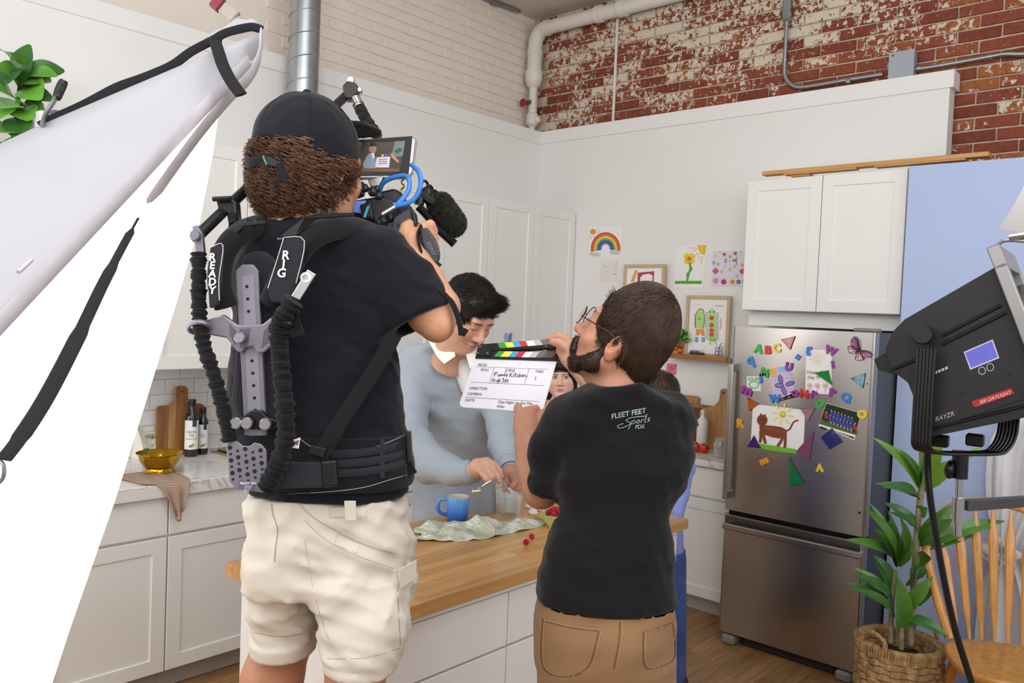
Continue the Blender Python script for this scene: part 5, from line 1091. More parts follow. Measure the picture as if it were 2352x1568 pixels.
# brass bowl on a brown dishcloth
p = cpt(478, 1085, ZTL+.006); M_brs = mat('polished_brass', '#c79a2e', .14, 1., var=.12, scale=25, bump=.06, bscale=60)
bwl = thing('brass_bowl', p, 'shiny brass footed bowl standing on the brown cloth', 'bowl'); wr_ = (cpt(715, 920, ZTL+.09)-cpt(262, 920, ZTL+.09)).length/2; hb_ = cy_(480, 905, p.y).z-p.z
MB().lathe([(0, 0), (wr_*.70, 0), (wr_*.70, .004), (wr_*.62, .012), (wr_*.60, .02), (wr_*.72, .035), (wr_*.84, hb_*.6), (wr_*.90, hb_*.9), (wr_, hb_), (wr_, hb_+.002), (wr_*.89, hb_*.92), (wr_*.8, hb_*.6), (wr_*.6, .03), (0, .024)], p, 40).build('bowl_shell', M_brs, bwl, True)
def waffle():
    m = mat('brown_waffle_cloth', '#a8856c', .9, var=0); nt = m.node_tree; L = nt.links; tc = N(nt, 'ShaderNodeUVMap', uv_map='UV'); bt_ = N(nt, 'ShaderNodeTexBrick', i_Scale=44., i_Mortar_Size=.012); bt_.inputs['Brick Width'].default_value = .55; bt_.inputs['Row Height'].default_value = .62
    wv = N(nt, 'ShaderNodeTexChecker', i_Scale=150.); L.new(tc.outputs[0], bt_.inputs['Vector']); sx = N(nt, 'ShaderNodeSeparateXYZ'); L.new(tc.outputs[0], sx.inputs[0])
    def fr(o, f, t0): a = N(nt, 'ShaderNodeMath', operation='MULTIPLY', n1=f); b = N(nt, 'ShaderNodeMath', operation='FRACT'); c = N(nt, 'ShaderNodeMath', operation='GREATER_THAN', n1=t0); L.new(o, a.inputs[0]); L.new(a.outputs[0], b.inputs[0]); L.new(b.outputs[0], c.inputs[0]); return c.outputs[0]
    ml = N(nt, 'ShaderNodeMath', operation='MULTIPLY'); L.new(fr(sx.outputs[0], 34, .35), ml.inputs[0]); L.new(fr(sx.outputs[1], 40, .72), ml.inputs[1])
    mx = N(nt, 'ShaderNodeMix', data_type='RGBA'); L.new(ml.outputs[0], mx.inputs[0]); mx.inputs[6].default_value = lin('#a0806a'); mx.inputs[7].default_value = lin('#e0d3c6'); L.new(mx.outputs[2], bsdf(m).inputs['Base Color']); return m
e = YL-.034; c0, c1, c2 = cpt(150, 1130), cpt(715, 1120), cpt(300, 970)
rows = []; uvs = []
xl, xr = c0.x-.02, cpt(710, 1150).x+.01
for i in range(31):
    s = i/30; row = []
    for j in range(31):
        u = j/30
        if s < .6:  # on the counter
            q = s/.6; y = e+.27-.27*q; x = xl+(xr-xl)*u+(-.04+.05*q)*(1-u); z = ZTL+.003+.004*abs(math.sin(u*9+q*4))*(.4+q*.6)
        else:
            q = (s-.6)/.4; nar = 1-.62*q; x = (xl*.35+xr*.65)+((u-.58)*(xr-xl)*.62)*nar+.01*q; lim = .135*(1-.9*abs(u-.45)**1.6)
            y = e-.006-.012*math.sin(min(1, q*4)*1.57)-.010*math.sin(u*13+1)*q; z = ZTL+.004-lim*q*1.25
            if q < .001: pass
        row.append((x, y, z)); uvs.append((u, s*1.3))
    rows.append(row)
for i in range(16, 22):   # ease the bend over the edge
    for j in range(31): a, b, c = (Vector(rows[i-1][j]), Vector(rows[i][j]), Vector(rows[i+1][j])); 
for _ in range(3):
    for i in range(15, 24):
        for j in range(31): rows[i][j] = tuple((Vector(rows[i-1][j])+Vector(rows[i][j])*2+Vector(rows[i+1][j]))/4)
    for i in range(31):
        for j in range(31):
            x, y, z = rows[i][j]
            if y > e-.004 and z < ZTL+.003: rows[i][j] = (x, y if z > ZT-.02 else e-.006, max(z, ZTL+.003) if y > e else z)
mb = MB().grid(rows); o = mb.build('dishcloth', waffle(), None, True, ang=None); uvl = o.data.uv_layers.new(name='UV')
for lp in o.data.loops: uvl.data[lp.index].uv = uvs[lp.vertex_index]
o.modifiers.new('s', 'SOLIDIFY').thickness = .003; tag(o, 'brown waffle dishcloth hanging over the counter edge under the brass bowl', 'cloth')
# dark cooktop corner on a wooden board
a = cpt(930, 880); ck = thing('cooktop', (a.x+.3, 3.75, ZTL), 'black cooktop set in the marble beside the oil bottles', 'cooktop'); MB().box((a.x-.01, 3.52, ZTL), (a.x+.6, 4.0, ZTL+.006), .002).build('wood_surround', M_beech, ck); MB().box((a.x+.01, 3.545, ZTL+.0065), (a.x+.58, 3.97, ZTL+.016), .003).build('glass_plate', mat('black_glass', '#121214', .1), ck)
MB().box((a.x+.03, 3.56, ZTL+.0165), (a.x+.56, 3.575, ZTL+.03), .003).build('grate', M_capb, ck); MB().box((a.x+.03, 3.75, ZTL+.0165), (a.x+.56, 3.765, ZTL+.03), .003).build('grate', M_capb, ck)
# pear on a wooden board in the corner, pot plant behind the girl
q = at(1165, 990, z=ZTL+.02); o = MB().box((q.x-.16, q.y-.10, ZTL), (q.x+.18, q.y+.12, ZTL+.02), .004).build('serving_board', M_beech); tag(o, 'thick wooden board on the corner of the left counter', 'cutting board')
q = at(1162, 984, z=ZTL+.0205); pr_ = thing('pear', q, 'yellow green pear on the wooden board behind the sweater man', 'pear'); MB().lathe([(0, .002), (.02, 0), (.036, .018), (.039, .036), (.030, .062), (.018, .083), (.012, .094), (0, .097)], q, 20).build('flesh', mat('pear_skin', '#a9a03a', .4, var=.3, scale=14), pr_, True); MB().cyl(q+Vector((0, 0, .094)), q+Vector((.006, .004, .115)), .002, n=6).build('stem', M_soil, pr_)
q = Vector((4.55, 3.1, ZT)); q = at(1345, 900, x=4.55); q.z = ZT; fp2 = thing('potted_fern', q, 'dark green palm in a white pot behind the girl', 'potted plant'); MB().lathe([(0, 0), (.06, 0), (.08, .15), (.075, .15), (.05, .02)], q, 24).build('pot', mat('white_ceramic', '#e6e2dd', .3), fp2, True)
for k in range(26):
    a = k*2.4; e_ = .35+.8*(k/26); L = .20+.08*random.random(); b = q+Vector((0, 0, .14)); tp = b+Vector((math.cos(a)*math.cos(e_)*L, math.sin(a)*math.cos(e_)*L, math.sin(e_)*L)); mb = MB(); leaf(mb, b, tp, .010, .25, (0, 0, 1), 7, .2); mb.build('leaf', M_leafd, fp2, True)
q = at(1358, 905, x=4.75); o = MB().box((4.74, q.y-.05, ZT), (4.765, q.y+.12, ZT+.26), .004).build('green_book', mat('book_green', '#3c7a58', .6)); tag(o, 'green book standing behind the palm on the right counter', 'book')
# ================================================================== left: glowing diffuser on its frame, clamp, plant above the cabinets
dfz = thing('diffusion_softbox', at(-250, 1500, d=1.3)*1., 'big glowing white fabric softbox at the left edge of the picture', 'softbox')
M_glow = mat('lit_diffusion_cloth', '#ffffff', .9, var=0, emit='#ffffff', estr=1.7)
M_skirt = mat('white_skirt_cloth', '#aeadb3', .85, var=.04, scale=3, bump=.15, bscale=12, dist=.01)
M_velc = mat('black_webbing', '#17171b', .9, var=.1, bump=.3, bscale=300); M_hem = mat('grey_hem', '#c9c4c8', .8, var=.05, scale=20)
def quad(name, c, m, n=12, sag=0., th=.003, parent=None):
    """patch through 4 corners (a,b,c,d), sagging towards the lamp side"""
    a, b, cc, d = [Vector(v) for v in c]; nn = (b-a).cross(d-a).normalized(); rows = []
    for i in range(n+1):
        v = i/n; rows.append([tuple((a*(1-u)+b*u)*(1-v)+(d*(1-u)+cc*u)*v+nn*(sag*math.sin(math.pi*u)*math.sin(math.pi*v)+.004*math.sin(u*9+v*7))) for u in [k/n for k in range(n+1)]])
    o = MB().grid(rows).build(name, m, parent, True, ang=None); o.modifiers.new('s', 'SOLIDIFY').thickness = th; return o
T = at(572, 140, d=2.05); LL = at(-300, 1060, d=1.15); RB = at(70, 1740, d=1.75); LB = at(-700, 1900, d=1.1)
R1 = at(500, 255, d=2.1)
rows = []
for i in range(25):
    v = i/24; l = T.lerp(LL, v); px = 560-(560-60)*v**1.0; e = [(575, 140), (500, 262), (486, 360), (455, 520), (405, 690), (340, 900), (262, 1150), (160, 1440), (62, 1740)]
    k = v*8; a = int(min(7, k)); f = k-a; rx, ry = e[a][0]+(e[a+1][0]-e[a][0])*f, e[a][1]+(e[a+1][1]-e[a][1])*f; r = at(rx, ry, d=2.05-.35*v)
    rows.append([tuple(l.lerp(r, u/10)) for u in range(11)])
g = MB().grid(rows); g.build('diffuser_face', M_glow, dfz, True, ang=None).modifiers.new('s', 'SOLIDIFY').thickness = .002
MB().grid([rows[-1], [tuple(LB.lerp(RB, u/10)) for u in range(11)]]).build('diffuser_face', M_glow, dfz, True)
E0 = at(602, 72, d=2.08); E1 = at(95, 288, d=1.75); E2 = at(-300, 470, d=1.5)
up_ = [E0.lerp(E1, k/8) for k in range(9)]+[E1.lerp(E2, k/5) for k in range(1, 6)]; m_ = len(up_)
rows = [[tuple(up_[i].lerp(T.lerp(LL, i/(m_-1)), u/8)+Vector((0, 0, -.025*math.sin(math.pi*u/8)))) for u in range(9)] for i in range(m_)]
MB().grid(rows).build('side_skirt', M_skirt, dfz, True, ang=None).modifiers.new('s', 'SOLIDIFY').thickness = .002
MB().tube([T+Vector((0, 0, .0)), T.lerp(LL, .5), LL], .016, 8, flat=(1, .25)).build('hem_band', M_hem, dfz, True)
MB().tube(bez([E0+Vector((0, 0, .003)), at(575, 62, d=2.08), at(520, 75, d=2.08), at(490, 92, d=2.06), at(440, 118, d=2.03), at(395, 150, d=2.0), at(330, 178, d=1.95), at(270, 200, d=1.9), at(195, 240, d=1.84), at(130, 270, d=1.78), at(92, 290, d=1.76)], 4), .011, 8, flat=(1, .4)).build('top_edging', M_velc, dfz, True)
MB().tube(bez([at(600, 78, d=2.02), at(596, 130, d=1.98), at(575, 175, d=1.93), at(530, 220, d=1.90), at(470, 290, d=1.84), at(410, 370, d=1.78), at(340, 470, d=1.72), at(318, 505, d=1.70)], 5), [.022]*30+[.020, .017, .014, .010, .006, .003], 8, flat=(1, .2)).build('loose_lip', M_hem, dfz, True)
cpz = quad('corner_pocket', [at(470, 88, d=2.08), at(600, 70, d=2.1), at(588, 45, d=2.1), at(545, 38, d=2.1)], M_skirt, 6, .01, .004, dfz)
MB().tube(bez([at(494, 95, d=1.98), at(502, 120, d=1.92), at(512, 150, d=1.88), at(530, 185, d=1.85), at(554, 218, d=1.83)], 5), .014, 8, flat=(1, .25), up=_rt).build('tie_tail', M_velc, dfz, True)
MB().ball(at(495, 93, d=2.02), .016, 10, 8, (1, 1, .8)).build('tie_knot', M_velc, dfz, True)
MB().tube(bez([at(318, 500, d=1.6), at(285, 560, d=1.55), at(235, 655, d=1.45), at(180, 770, d=1.35), at(110, 905, d=1.25), at(50, 1000, d=1.18), at(8, 1055, d=1.15)], 6), [.003]*4+[.009]*6+[.012]*8+[.015]*13+[.013]*6, 8, flat=(1, .15), up=_rt).build('strap', M_velc, dfz, True)
MB().tube([at(-6+16*math.cos(a), 1082+26*math.sin(a), d=1.15) for a in np.linspace(0, 6.28, 17)[:-1]], .003, 6, closed=True).build('strap_ring', M_emt, dfz, True)
MB().tube([at(42, 625, d=1.36), at(72, 597, d=1.40)], .004, 6).build('seam_tab', M_hem, dfz, True)
MB().tube([LL, LB], .012, 8).build('frame_rod', M_velc, dfz, True)
MB().tube([E2, LL], .012, 8).build('frame_rod', M_velc, dfz, True)
# spring clamp holding the top edge
cl = thing('spring_clamp', at(110, 285, d=1.80), 'steel spring clamp with a black handle gripping the softbox edge', 'clamp')
MB().tube(bez([at(96, 288, d=1.74), at(105, 262, d=1.76), at(122, 235, d=1.78), at(133, 218, d=1.8)], 5), .008, 8, flat=(1, .5)).build('jaw', M_emt, cl, True)
MB().tube(bez([at(130, 226, d=1.79), at(138, 205, d=1.8), at(148, 184, d=1.8)], 5), [.008, .009, .010, .010, .0105, .0105, .0105, .0105, .010, .009, .007], 10).build('handle_grip', M_capb, cl, True)
MB().tube(bez([at(112, 262, d=1.80), at(128, 258, d=1.82), at(138, 262, d=1.84)], 4), .006, 8).build('jaw', M_emt, cl, True)
# clear and red clip at the top corner
rc = thing('corner_clip', at(520, 20, d=2.14), 'clear plastic clip with a dark red end at the top corner of the softbox', 'clip')
M1 = frame(at(522, 25, d=2.14), Vector(_rt)*.75+Vector(_dn)*.6, Vector(_dn)*.75-Vector(_rt)*.6)
MB().box((-.016, -.017, -.01), (.03, .017, .01), .003).xform(M1).build('clip_body', mat('cloudy_plastic', '#cfc6b8', .25, trans=.5), rc); MB().box((-.045, -.019, -.012), (-.0165, .019, .012), .004).xform(M1).build('clip_end', mat('maroon_plastic', '#7c2230', .4), rc)
MB().cyl((0, 0, .009), (0, 0, .013), .005, n=10).xform(M1).build('rivet', M_emt, rc)
# fiddle-leaf plant on top of the cabinets
q = at(24, 392, y=3.80); ss = thing('wall_shelf', (q.x, YA, q.z-.15), 'walnut wall shelf under the plant behind the softbox', 'shelf'); M_wal = wood('walnut', '#5e3c28', '#472a1a', 'x', 3., .5, 12., .1); MB().box((q.x-.3, q.y-.14, q.z-.03), (q.x+.1, YA-.0005, q.z), .003).build('shelf_board', M_wal, ss); [MB().prism([(0, 0), (0, -.14), (.02, -.14), (.2, 0)], (q.x+a, YA-.0005, q.z-.0305), (0, -1, 0), (0, 0, 1), (1, 0, 0), .02).build('bracket', M_wal, ss) for a in (-.25, .05)]; q.z += .0006; fg = thing('fiddle_leaf_plant', q, 'big leaved green plant in a white pot on a walnut shelf behind the softbox', 'potted plant')
pb_ = at(24, 350, y=3.80); dz = max(.08, pb_.z-q.z)
MB().lathe([(0, 0), (.055, 0), (.068, dz), (.062, dz), (.05, .02), (0, .02)], (q.x, q.y, q.z), 24).build('pot', mat('white_ceramic', '#e6e2dd', .3), fg, True)
top_ = Vector((q.x, q.y, q.z+dz)); MB().tube(bez([top_-Vector((0, 0, .02)), at(35, 280, y=3.86), at(45, 200, y=3.86), at(55, 140, y=3.86)], 5), .008, 8).build('stem', M_soil, fg, True)
fid = [((45, 200), (68, 97), 18), ((50, 160), (2, 112), 20), ((40, 190), (-6, 150), 22), ((50, 170), (148, 158), 17), ((60, 175), (132, 172), 16), ((50, 190), (118, 185), 26), ((48, 215), (105, 205), 24), ((40, 240), (-8, 200), 30), ((45, 250), (66, 275), 24), ((52, 220), (125, 228), 18), ((60, 230), (100, 268), 16), ((40, 255), (-10, 245), 26), ((45, 270), (42, 318), 22), ((30, 300), (-10, 300), 22), ((40, 310), (52, 345), 22), ((20, 330), (-8, 345), 16), ((30, 230), (-20, 275), 30), ((60, 200), (95, 225), 26), ((30, 160), (15, 190), 22), ((60, 260), (92, 250), 18)]
for k, (a, b, w) in enumerate(fid):
    yv = 3.86-.03-.10*((k*37) % 10)/10; A = at(*a, y=3.86); B = at(*b, y=yv); mb = MB(); leaf(mb, A, B, w*4.3/1880*1.1, .05, (-.5, -.7, .5+.4*math.sin(k*1.7)), 8, .3, .25); mb.build('leaf', M_leaf if k % 3 else M_leafd, fg, True)
# ================================================================== right: film light
PHI = math.radians(37); rt_h = Vector((_rt[0], _rt[1], 0)).normalized(); fw_h = Vector((_fw[0], _fw[1], 0)).normalized(); UZ = Vector((0, 0, 1))
la = rt_h*math.cos(PHI)-fw_h*math.sin(PHI); lw = -fw_h*math.cos(PHI)-rt_h*math.sin(PHI)     # horizontal axis to the front, side facing us
LC = at(2200, 820, d=1.95); CAMP = Vector((0, 0, CH))
def lp(px, py, off=0.):
    """pixel -> point on the near side plane of the lamp head, moved off along the side normal"""
    r = at(px, py, d=1.)-CAMP; o = LC+lw*off; t = (o-CAMP).dot(lw)/r.dot(lw); return CAMP+r*t
M_blk = mat('lamp_black', '#1d1c1f', .45, var=.06, bump=.05, bscale=300); M_blk2 = mat('yoke_black', '#131315', .3, var=.05)
lt = thing('film_light', LC-UZ*.2, 'black film lamp head with barn doors on a yoke at the right edge', 'film light')
fu = lambda p: ((p-LC).dot(la), (p-LC).z)
prof = [fu(lp(*p)) for p in ((2034, 800), (2052, 760), (2078, 733), (2288, 612), (2330, 720), (2372, 830), (2420, 945), (2132, 1004), (2110, 940), (2085, 878), (2050, 852))]
MB().prism(prof[::-1], LC, la, UZ, -lw, .27).build('housing', M_blk, lt)
pr2 = [fu(lp(*p)) for p in ((2000, 826), (2040, 802), (2050, 862), (2010, 850))]; MB().prism(pr2[::-1], LC-lw*.03, la, UZ, -lw, .2).build('rear_bumper', M_blk, lt)
for (a, b) in (((2165, 770), (2300, 700)), ((2165, 790), (2310, 718)), ((2045, 850), (2130, 815)), ((2135, 985), (2380, 925))): MB().tube([lp(*a, .002), lp(*b, .002)], .004, 6).build('casing_rib', M_blk2, lt, True)
pn = [fu(lp(*p)) for p in ((2180, 830), (2340, 755), (2400, 900), (2140, 985), (2135, 880))]; MB().prism(pn[::-1], LC+lw*.003, la, UZ, -lw, .004).build('control_panel', mat('panel_black', '#212023', .4, var=.05), lt)
class PL(Print):
    def __init__(s, off): super().__init__(frame(LC+lw*off, la, UZ), .0004)
    def _add(s, vs, fs): Print._add(s, [fu(lp(*v)) for v in vs], fs)
d = PL(.0035)
M_lcd = mat('lcd_violet', '#5b5fb4', .3, var=.06, scale=40, emit='#6468c8', estr=.25)
d.poly([(2214, 808), (2281, 779), (2296, 822), (2229, 849)], '#b9b9c4'); d.poly([(2217, 810), (2279, 783), (2292, 820), (2231, 845)], M_lcd)
for c in ((2256, 851), (2275, 843)): d.ring(c[0], c[1], 8, 1.6, '#b5b5b5', n=16, ry=8.5)
d.poly([(2233, 921), (2322, 891), (2331, 903), (2243, 934), (2236, 932)], '#a8252c')
def ltext(t, x, y, size, c, slope, bold=0.):
    vs, fs = text_mesh(t, size, .0, bold); d._m(c); d._add([(x+v[0], y-v[1]*1.1+v[0]*slope) for v in vs], fs)
ltext('300 DAYLIGHT', 2250, 928, 11, '#d8c4c4', -.33); ltext('RAYZR', 2149, 968, 14, '#a9a6a4', -.33); ltext('7', 2193, 953, 15, '#8a1f26', -.3)
for k in range(5): d.poly([(2139+k*8, 857-k*3.4), (2145+k*8, 854-k*3.4), (2146+k*8, 860-k*3.4), (2140+k*8, 863-k*3.4)], '#b4b2b0')
for c in ((2212, 900), (2320, 858), (2140, 880)): d.disc(c[0], c[1], 3, '#0c0c0d', 10)
d.build('panel_print', lt)
# front ring, lens, barn doors
FC = LC+la*(prof[4][0]+.03)-lw*.135+UZ*((prof[3][1]+prof[6][1])/2); ta = (lp(2372, 830)-lp(2288, 612)); tv = Vector((la*ta.dot(la)+UZ*ta.z)).normalized()*-1; fn = (la-tv*la.dot(tv)).normalized()   # up along the front edge, and front normal
FC = LC+la*((prof[3][0]+prof[6][0])/2)+UZ*((prof[3][1]+prof[6][1])/2)-lw*.135
hh = (Vector((prof[3][0], prof[3][1]))-Vector((prof[6][0], prof[6][1]))).length/2
Mf = frame(FC, -lw, tv)
M_alu = mat('bare_aluminium', '#a7a5a4', .35, .9, var=.08)
for lo, hi in (((-.165, hh-.01, -.004), (.165, hh+.045, .022)), ((-.165, -hh-.045, -.004), (.165, -hh+.01, .022)), ((-.165, -hh, -.004), (-.125, hh, .022)), ((.125, -hh, -.004), (.165, hh, .022))): MB().box(lo, hi, .002).xform(Mf).build('front_frame', M_alu, lt)
sgn = 1 if Mf.to_3x3().col[2].dot(fn) > 0 else -1
MB().lathe([(0, .03*sgn), (.05, .026*sgn), (.09, .018*sgn), (.118, .0)], (0, 0, 0), 32).xform(Mf).build('lens', mat('lit_lens', '#ffffff', .2, var=0, emit='#fff6e8', estr=14.), lt, True)
MB().lathe([(.118, .0), (.128, .0), (.128, .03*sgn), (.118, .03*sgn)], (0, 0, 0), 32).xform(Mf).build('lens_ring', M_alu, lt, True)
bd = [(2292, 526), (2334, 462), (2352, 425), (2440, 400), (2440, 520), (2352, 535)]; MB().prism([fu(lp(*p, -.02)) for p in bd][::-1], LC-lw*.02, la, UZ, -lw, .003).build('barn_door', M_alu, lt)
MB().tube(bez([lp(2290, 640, -.01), lp(2288, 575, -.01), lp(2300, 556, -.01), lp(2322, 552, -.01), lp(2370, 556, -.01)], 5), .004, 8).build('wire_arm', M_alu, lt, True)
MB().tube([lp(2318, 545, -.01), lp(2352, 540, -.01), lp(2390, 540, -.01)], .009, 8).build('barn_door_hinge', M_alu, lt, True)
# yoke: ribbed arm, bottom bar, far arm
def yk(off): return [lp(2118, 800, .045+off*0), lp(2112, 900, .045), lp(2105, 985, .045), lp(2108, 1015, .043), lp(2122, 1032, .03)]
yl_ = (rt_h*.97+fw_h*.22).normalized(); bz = lp(2150, 1042, .02).z
for k in range(6):
    o_ = la*(.0075*(k-2.5)); a0 = lp(2128, 800, .04)+o_; a1 = lp(2117, 985, .04)+o_
    A = Vector((a1.x, a1.y, bz)); pts = [a0, a1, A.lerp(a1, .25)+yl_*.004, A+yl_*.03+UZ*.004, A+yl_*.06, A+yl_*.19, A+yl_*.225+UZ*.012, A+yl_*.245+UZ*.05, A+yl_*.247+UZ*.12]
    MB().tube(bez(pts, 5), .0042, 8).build('yoke_rib', M_blk2, lt, True)
kn = lp(2120, 768, .05); mk = MB()
mk.lathe([(0, .0), (.021, .0), (.024, -.006), (.024, -.024), (.014, -.03), (.012, -.055)], (0, 0, 0), 20); mk.xform(frame(kn+lw*.012, la, UZ) if frame(kn, la, UZ).to_3x3().col[2].dot(lw) > 0 else frame(kn+lw*.012, UZ, la)); mk.build('tilt_knob', M_blk, lt, True)
for c in ((2160, 1012), (2240, 1010)): q = lp(*c, -.10); MB().box((-.02, -.015, -.014), (.02, .015, .014), .004).xform(frame(q, la, UZ)).build('rubber_foot', M_blk2, lt)
sp = lp(2150, 1042, .02)-lw*.17; sx = at(2206, 1045, d=(sp-CAMP).dot(Vector(_fw))); 
dS = (sx-CAMP).dot(Vector(_fw))
MB().cyl(sx+UZ*.012, at(2204, 1098, d=dS), .019, n=18).build('stand_socket', M_blk2, lt, True)
MB().ball(at(2182, 1078, d=dS), .022, 12, 8, (1, .6, 1.1)).build('lock_knob', M_blk2, lt, True)
st = thing('grip_arm', at(2204, 1225, d=dS), 'chrome spigot and grey grip arm carrying the film light', 'light stand')
MB().cyl(at(2204, 1100, d=dS), at(2202, 1150, d=dS), .0095, n=16).build('spigot', M_chrome, st, True)
MB().cyl(at(2202, 1142, d=dS), at(2200, 1198, d=dS), .0145, n=18).build('socket', M_chrome, st, True); MB().cyl(at(2200, 1198, d=dS), at(2199, 1230, d=dS), .010, n=16).build('spigot_end', M_chrome, st, True)
g0, g1 = at(2216, 1160, d=dS+.005), at(2520, 1140, d=dS+.25); dr = (g1-g0).normalized(); MB().box((0, -.013, -.013), ((g1-g0).length, .013, .013), .002).xform(frame(g0, dr, UZ.cross(dr))).build('arm_tube', mat('grey_steel_tube', '#5e5d60', .5, .6, var=.1), st)
MB().cyl(g1, Vector((g1.x, g1.y, 0)), .018, n=14).build('stand_pole', M_chrome, st, True)
for k in range(3): a = k*2.09; MB().cyl((g1.x, g1.y, .25), (g1.x+.45*math.cos(a), g1.y+.45*math.sin(a), .015), .012, n=10).build('stand_leg', M_chrome, st, True)
cb = bez([lp(2135, 1005, -.06), at(2130, 1050, d=dS), at(2135, 1130, d=dS), at(2150, 1230, d=dS), at(2170, 1340, d=dS), at(2195, 1450, d=dS), at(2232, 1568, d=dS), at(2270, 1690, d=dS), at(2300, 1800, d=dS)], 6)
o = MB().tube(cb, .0085, 10).build('power_cable', M_blk2, None, True); tag(o, 'thick black power cable hanging from the film light', 'cable')
# ================================================================== windsor chair
M_maple = wood('honey_maple', '#d69a4a', '#bd7f34', 'z', 3., .28, 12., .06, coat=.35)
dC = 3.38; bc = at(2283, 1478, d=dC); CX, CYc = bc.x, bc.y; rx = rt_h; ff = -fw_h; ff = (ff*.97-rx*.24).normalized(); rx = Vector((-ff.y, ff.x, 0))
if rx.dot(rt_h) < 0: rx = -rx
ch = thing('windsor_chair', (CX, CYc, 0), 'honey coloured bow back windsor chair at the right edge', 'chair'); SZ = .445
def cp(u, v, z): return Vector((CX, CYc, 0))+rx*u+ff*v+UZ*z
pts = [cp(-.175, .03, SZ+.01), cp(-.225, -.02, SZ+.18), cp(-.255, -.06, SZ+.32), cp(-.245, -.09, SZ+.42), cp(-.17, -.105, SZ+.52), cp(-.06, -.115, SZ+.56), cp(.06, -.115, SZ+.56), cp(.17, -.105, SZ+.52), cp(.245, -.09, SZ+.42), cp(.255, -.06, SZ+.32), cp(.225, -.02, SZ+.18), cp(.175, .03, SZ+.01)]
MB().tube(bez(pts, 6), .0165, 10, flat=(1.15, .9), up=rx).build('bow', M_maple, ch, True)
for k in range(7):
    u = (k-3)/3; b = cp(u*.145, .035-.03*(1-u*u), SZ+.012); t = cp(u*.205, -.075-.04*(1-u*u), SZ+.545-.13*abs(u)**2.2)
    rows = []; n = 14
    P_ = [b.lerp(t, i/n) for i in range(n+1)]; wd = [.006, .007, .009, .013, .0145, .015, .0155, .0165, .0175, .019, .0205, .0205, .013, .008, .007]
    mb = MB(); mb.tube(P_, wd, 8, flat=(1, .45), up=rx); mb.build('spindle', M_maple, ch, True)
pr_s = [(.22*math.copysign(abs(math.cos(a))**.7, math.cos(a)), .20+.215*math.copysign(abs(math.sin(a))**.75, math.sin(a))) for a in np.linspace(0, 6.28, 33)[:-1]]
sb = MB(); O_ = cp(0, 0, SZ-.03); sb.prism(pr_s if rx.cross(ff).z > 0 else pr_s[::-1], O_, rx, ff, UZ, .034, -.02); o = sb.build('seat', M_maple, ch); o.modifiers.new('b', 'BEVEL').width = .012; o.modifiers['b'].segments = 3
for su, sv in ((-1, .06), (1, .06), (-1, .36), (1, .36)):
    a = cp(su*.15, sv, SZ-.03); b = cp(su*.21, sv+(.08 if sv > .2 else -.08), 0); mb = MB(); rr_ = [.014, .017, .022, .016, .021, .024, .022, .018, .015, .012]; mb.tube([a.lerp(b, i/9) for i in range(10)], rr_, 12); mb.build('leg', M_maple, ch, True)
for su in (-1, 1): MB().tube([cp(su*.18, .01, .2), cp(su*.185, .21, .2), cp(su*.18, .40, .2)], [.009, .014, .009], 10).build('stretcher', M_maple, ch, True)
MB().tube([cp(-.18, .21, .2), cp(0, .21, .2), cp(.18, .21, .2)], [.009, .014, .009], 10).build('stretcher', M_maple, ch, True)
# ================================================================== dracaena in a seagrass basket
bk0 = at(2066, 1475, d=3.5); BX, BY = bk0.x, bk0.y; BR = .160; BHt = bk0.z-.0
pl_ = thing('basket_plant', (BX, BY, 0), 'tall dracaena standing in a woven seagrass basket by the fridge', 'potted plant')
M_sea = mat('seagrass', '#a8865a', .85, var=.4, scale=45, bump=.9, bscale=90, dist=.006, stretch=(1, 1, .35))
zb_ = BHt; nrow = 15
for k in range(nrow):
    z = .014+(zb_-.014)*k/(nrow-1); R = BR*(.86+.14*math.sin(min(1, (k+3)/nrow*1.1)*1.6)); m_ = 64
    pts = [(BX+(R+.0045*math.sin(j*math.pi/2+k*2.1))*math.cos(2*math.pi*j/m_), BY+(R+.0045*math.sin(j*math.pi/2+k*2.1))*math.sin(2*math.pi*j/m_), z+.003*math.sin(j*1.1+k)) for j in range(m_)]
    MB().tube(pts, .5*(zb_-.014)/(nrow-1)*1.25, 6, closed=True).build('woven_coil', M_sea, pl_, True)
mb = MB(); m_ = 90
for j in range(m_):
    a = 2*math.pi*j/m_; c = Vector((BX+BR*math.cos(a), BY+BR*math.sin(a), zb_-.002)); r_ = Vector((math.cos(a), math.sin(a), 0)); mb.tube([c+r_*.013-UZ*.022, c+r_*.016+UZ*.008, c+UZ*.017, c-r_*.014+UZ*.006, c-r_*.012-UZ*.022], .0055, 5)
mb.build('wrapped_rim', M_sea, pl_, True)['kind'] = 'stuff'
MB().lathe([(0.0001, zb_-.07), (BR*.96, zb_-.07)], (BX, BY, 0), 24).build('soil', M_soil, pl_)
for sg in (-1, 1):
    d_ = (rt_h*sg*.9+fw_h*(-.45 if sg < 0 else .45)).normalized(); s_ = Vector((-d_.y, d_.x, 0)); c = Vector((BX, BY, zb_))+d_*BR
    mb = MB(); hp = bez([c-s_*.055-UZ*.01, c-s_*.05+UZ*.045, c+UZ*.07+d_*.012, c+s_*.05+UZ*.045, c+s_*.055-UZ*.01], 6)
    for q in range(2): mb.tube([p_+Vector((math.cos(i*.9+q*3.14), math.sin(i*.9+q*3.14), math.sin(i*.9+q*3.14)))*.004 for i, p_ in enumerate(hp)], .0075, 7)
    mb.build('handle', M_sea, pl_, True)
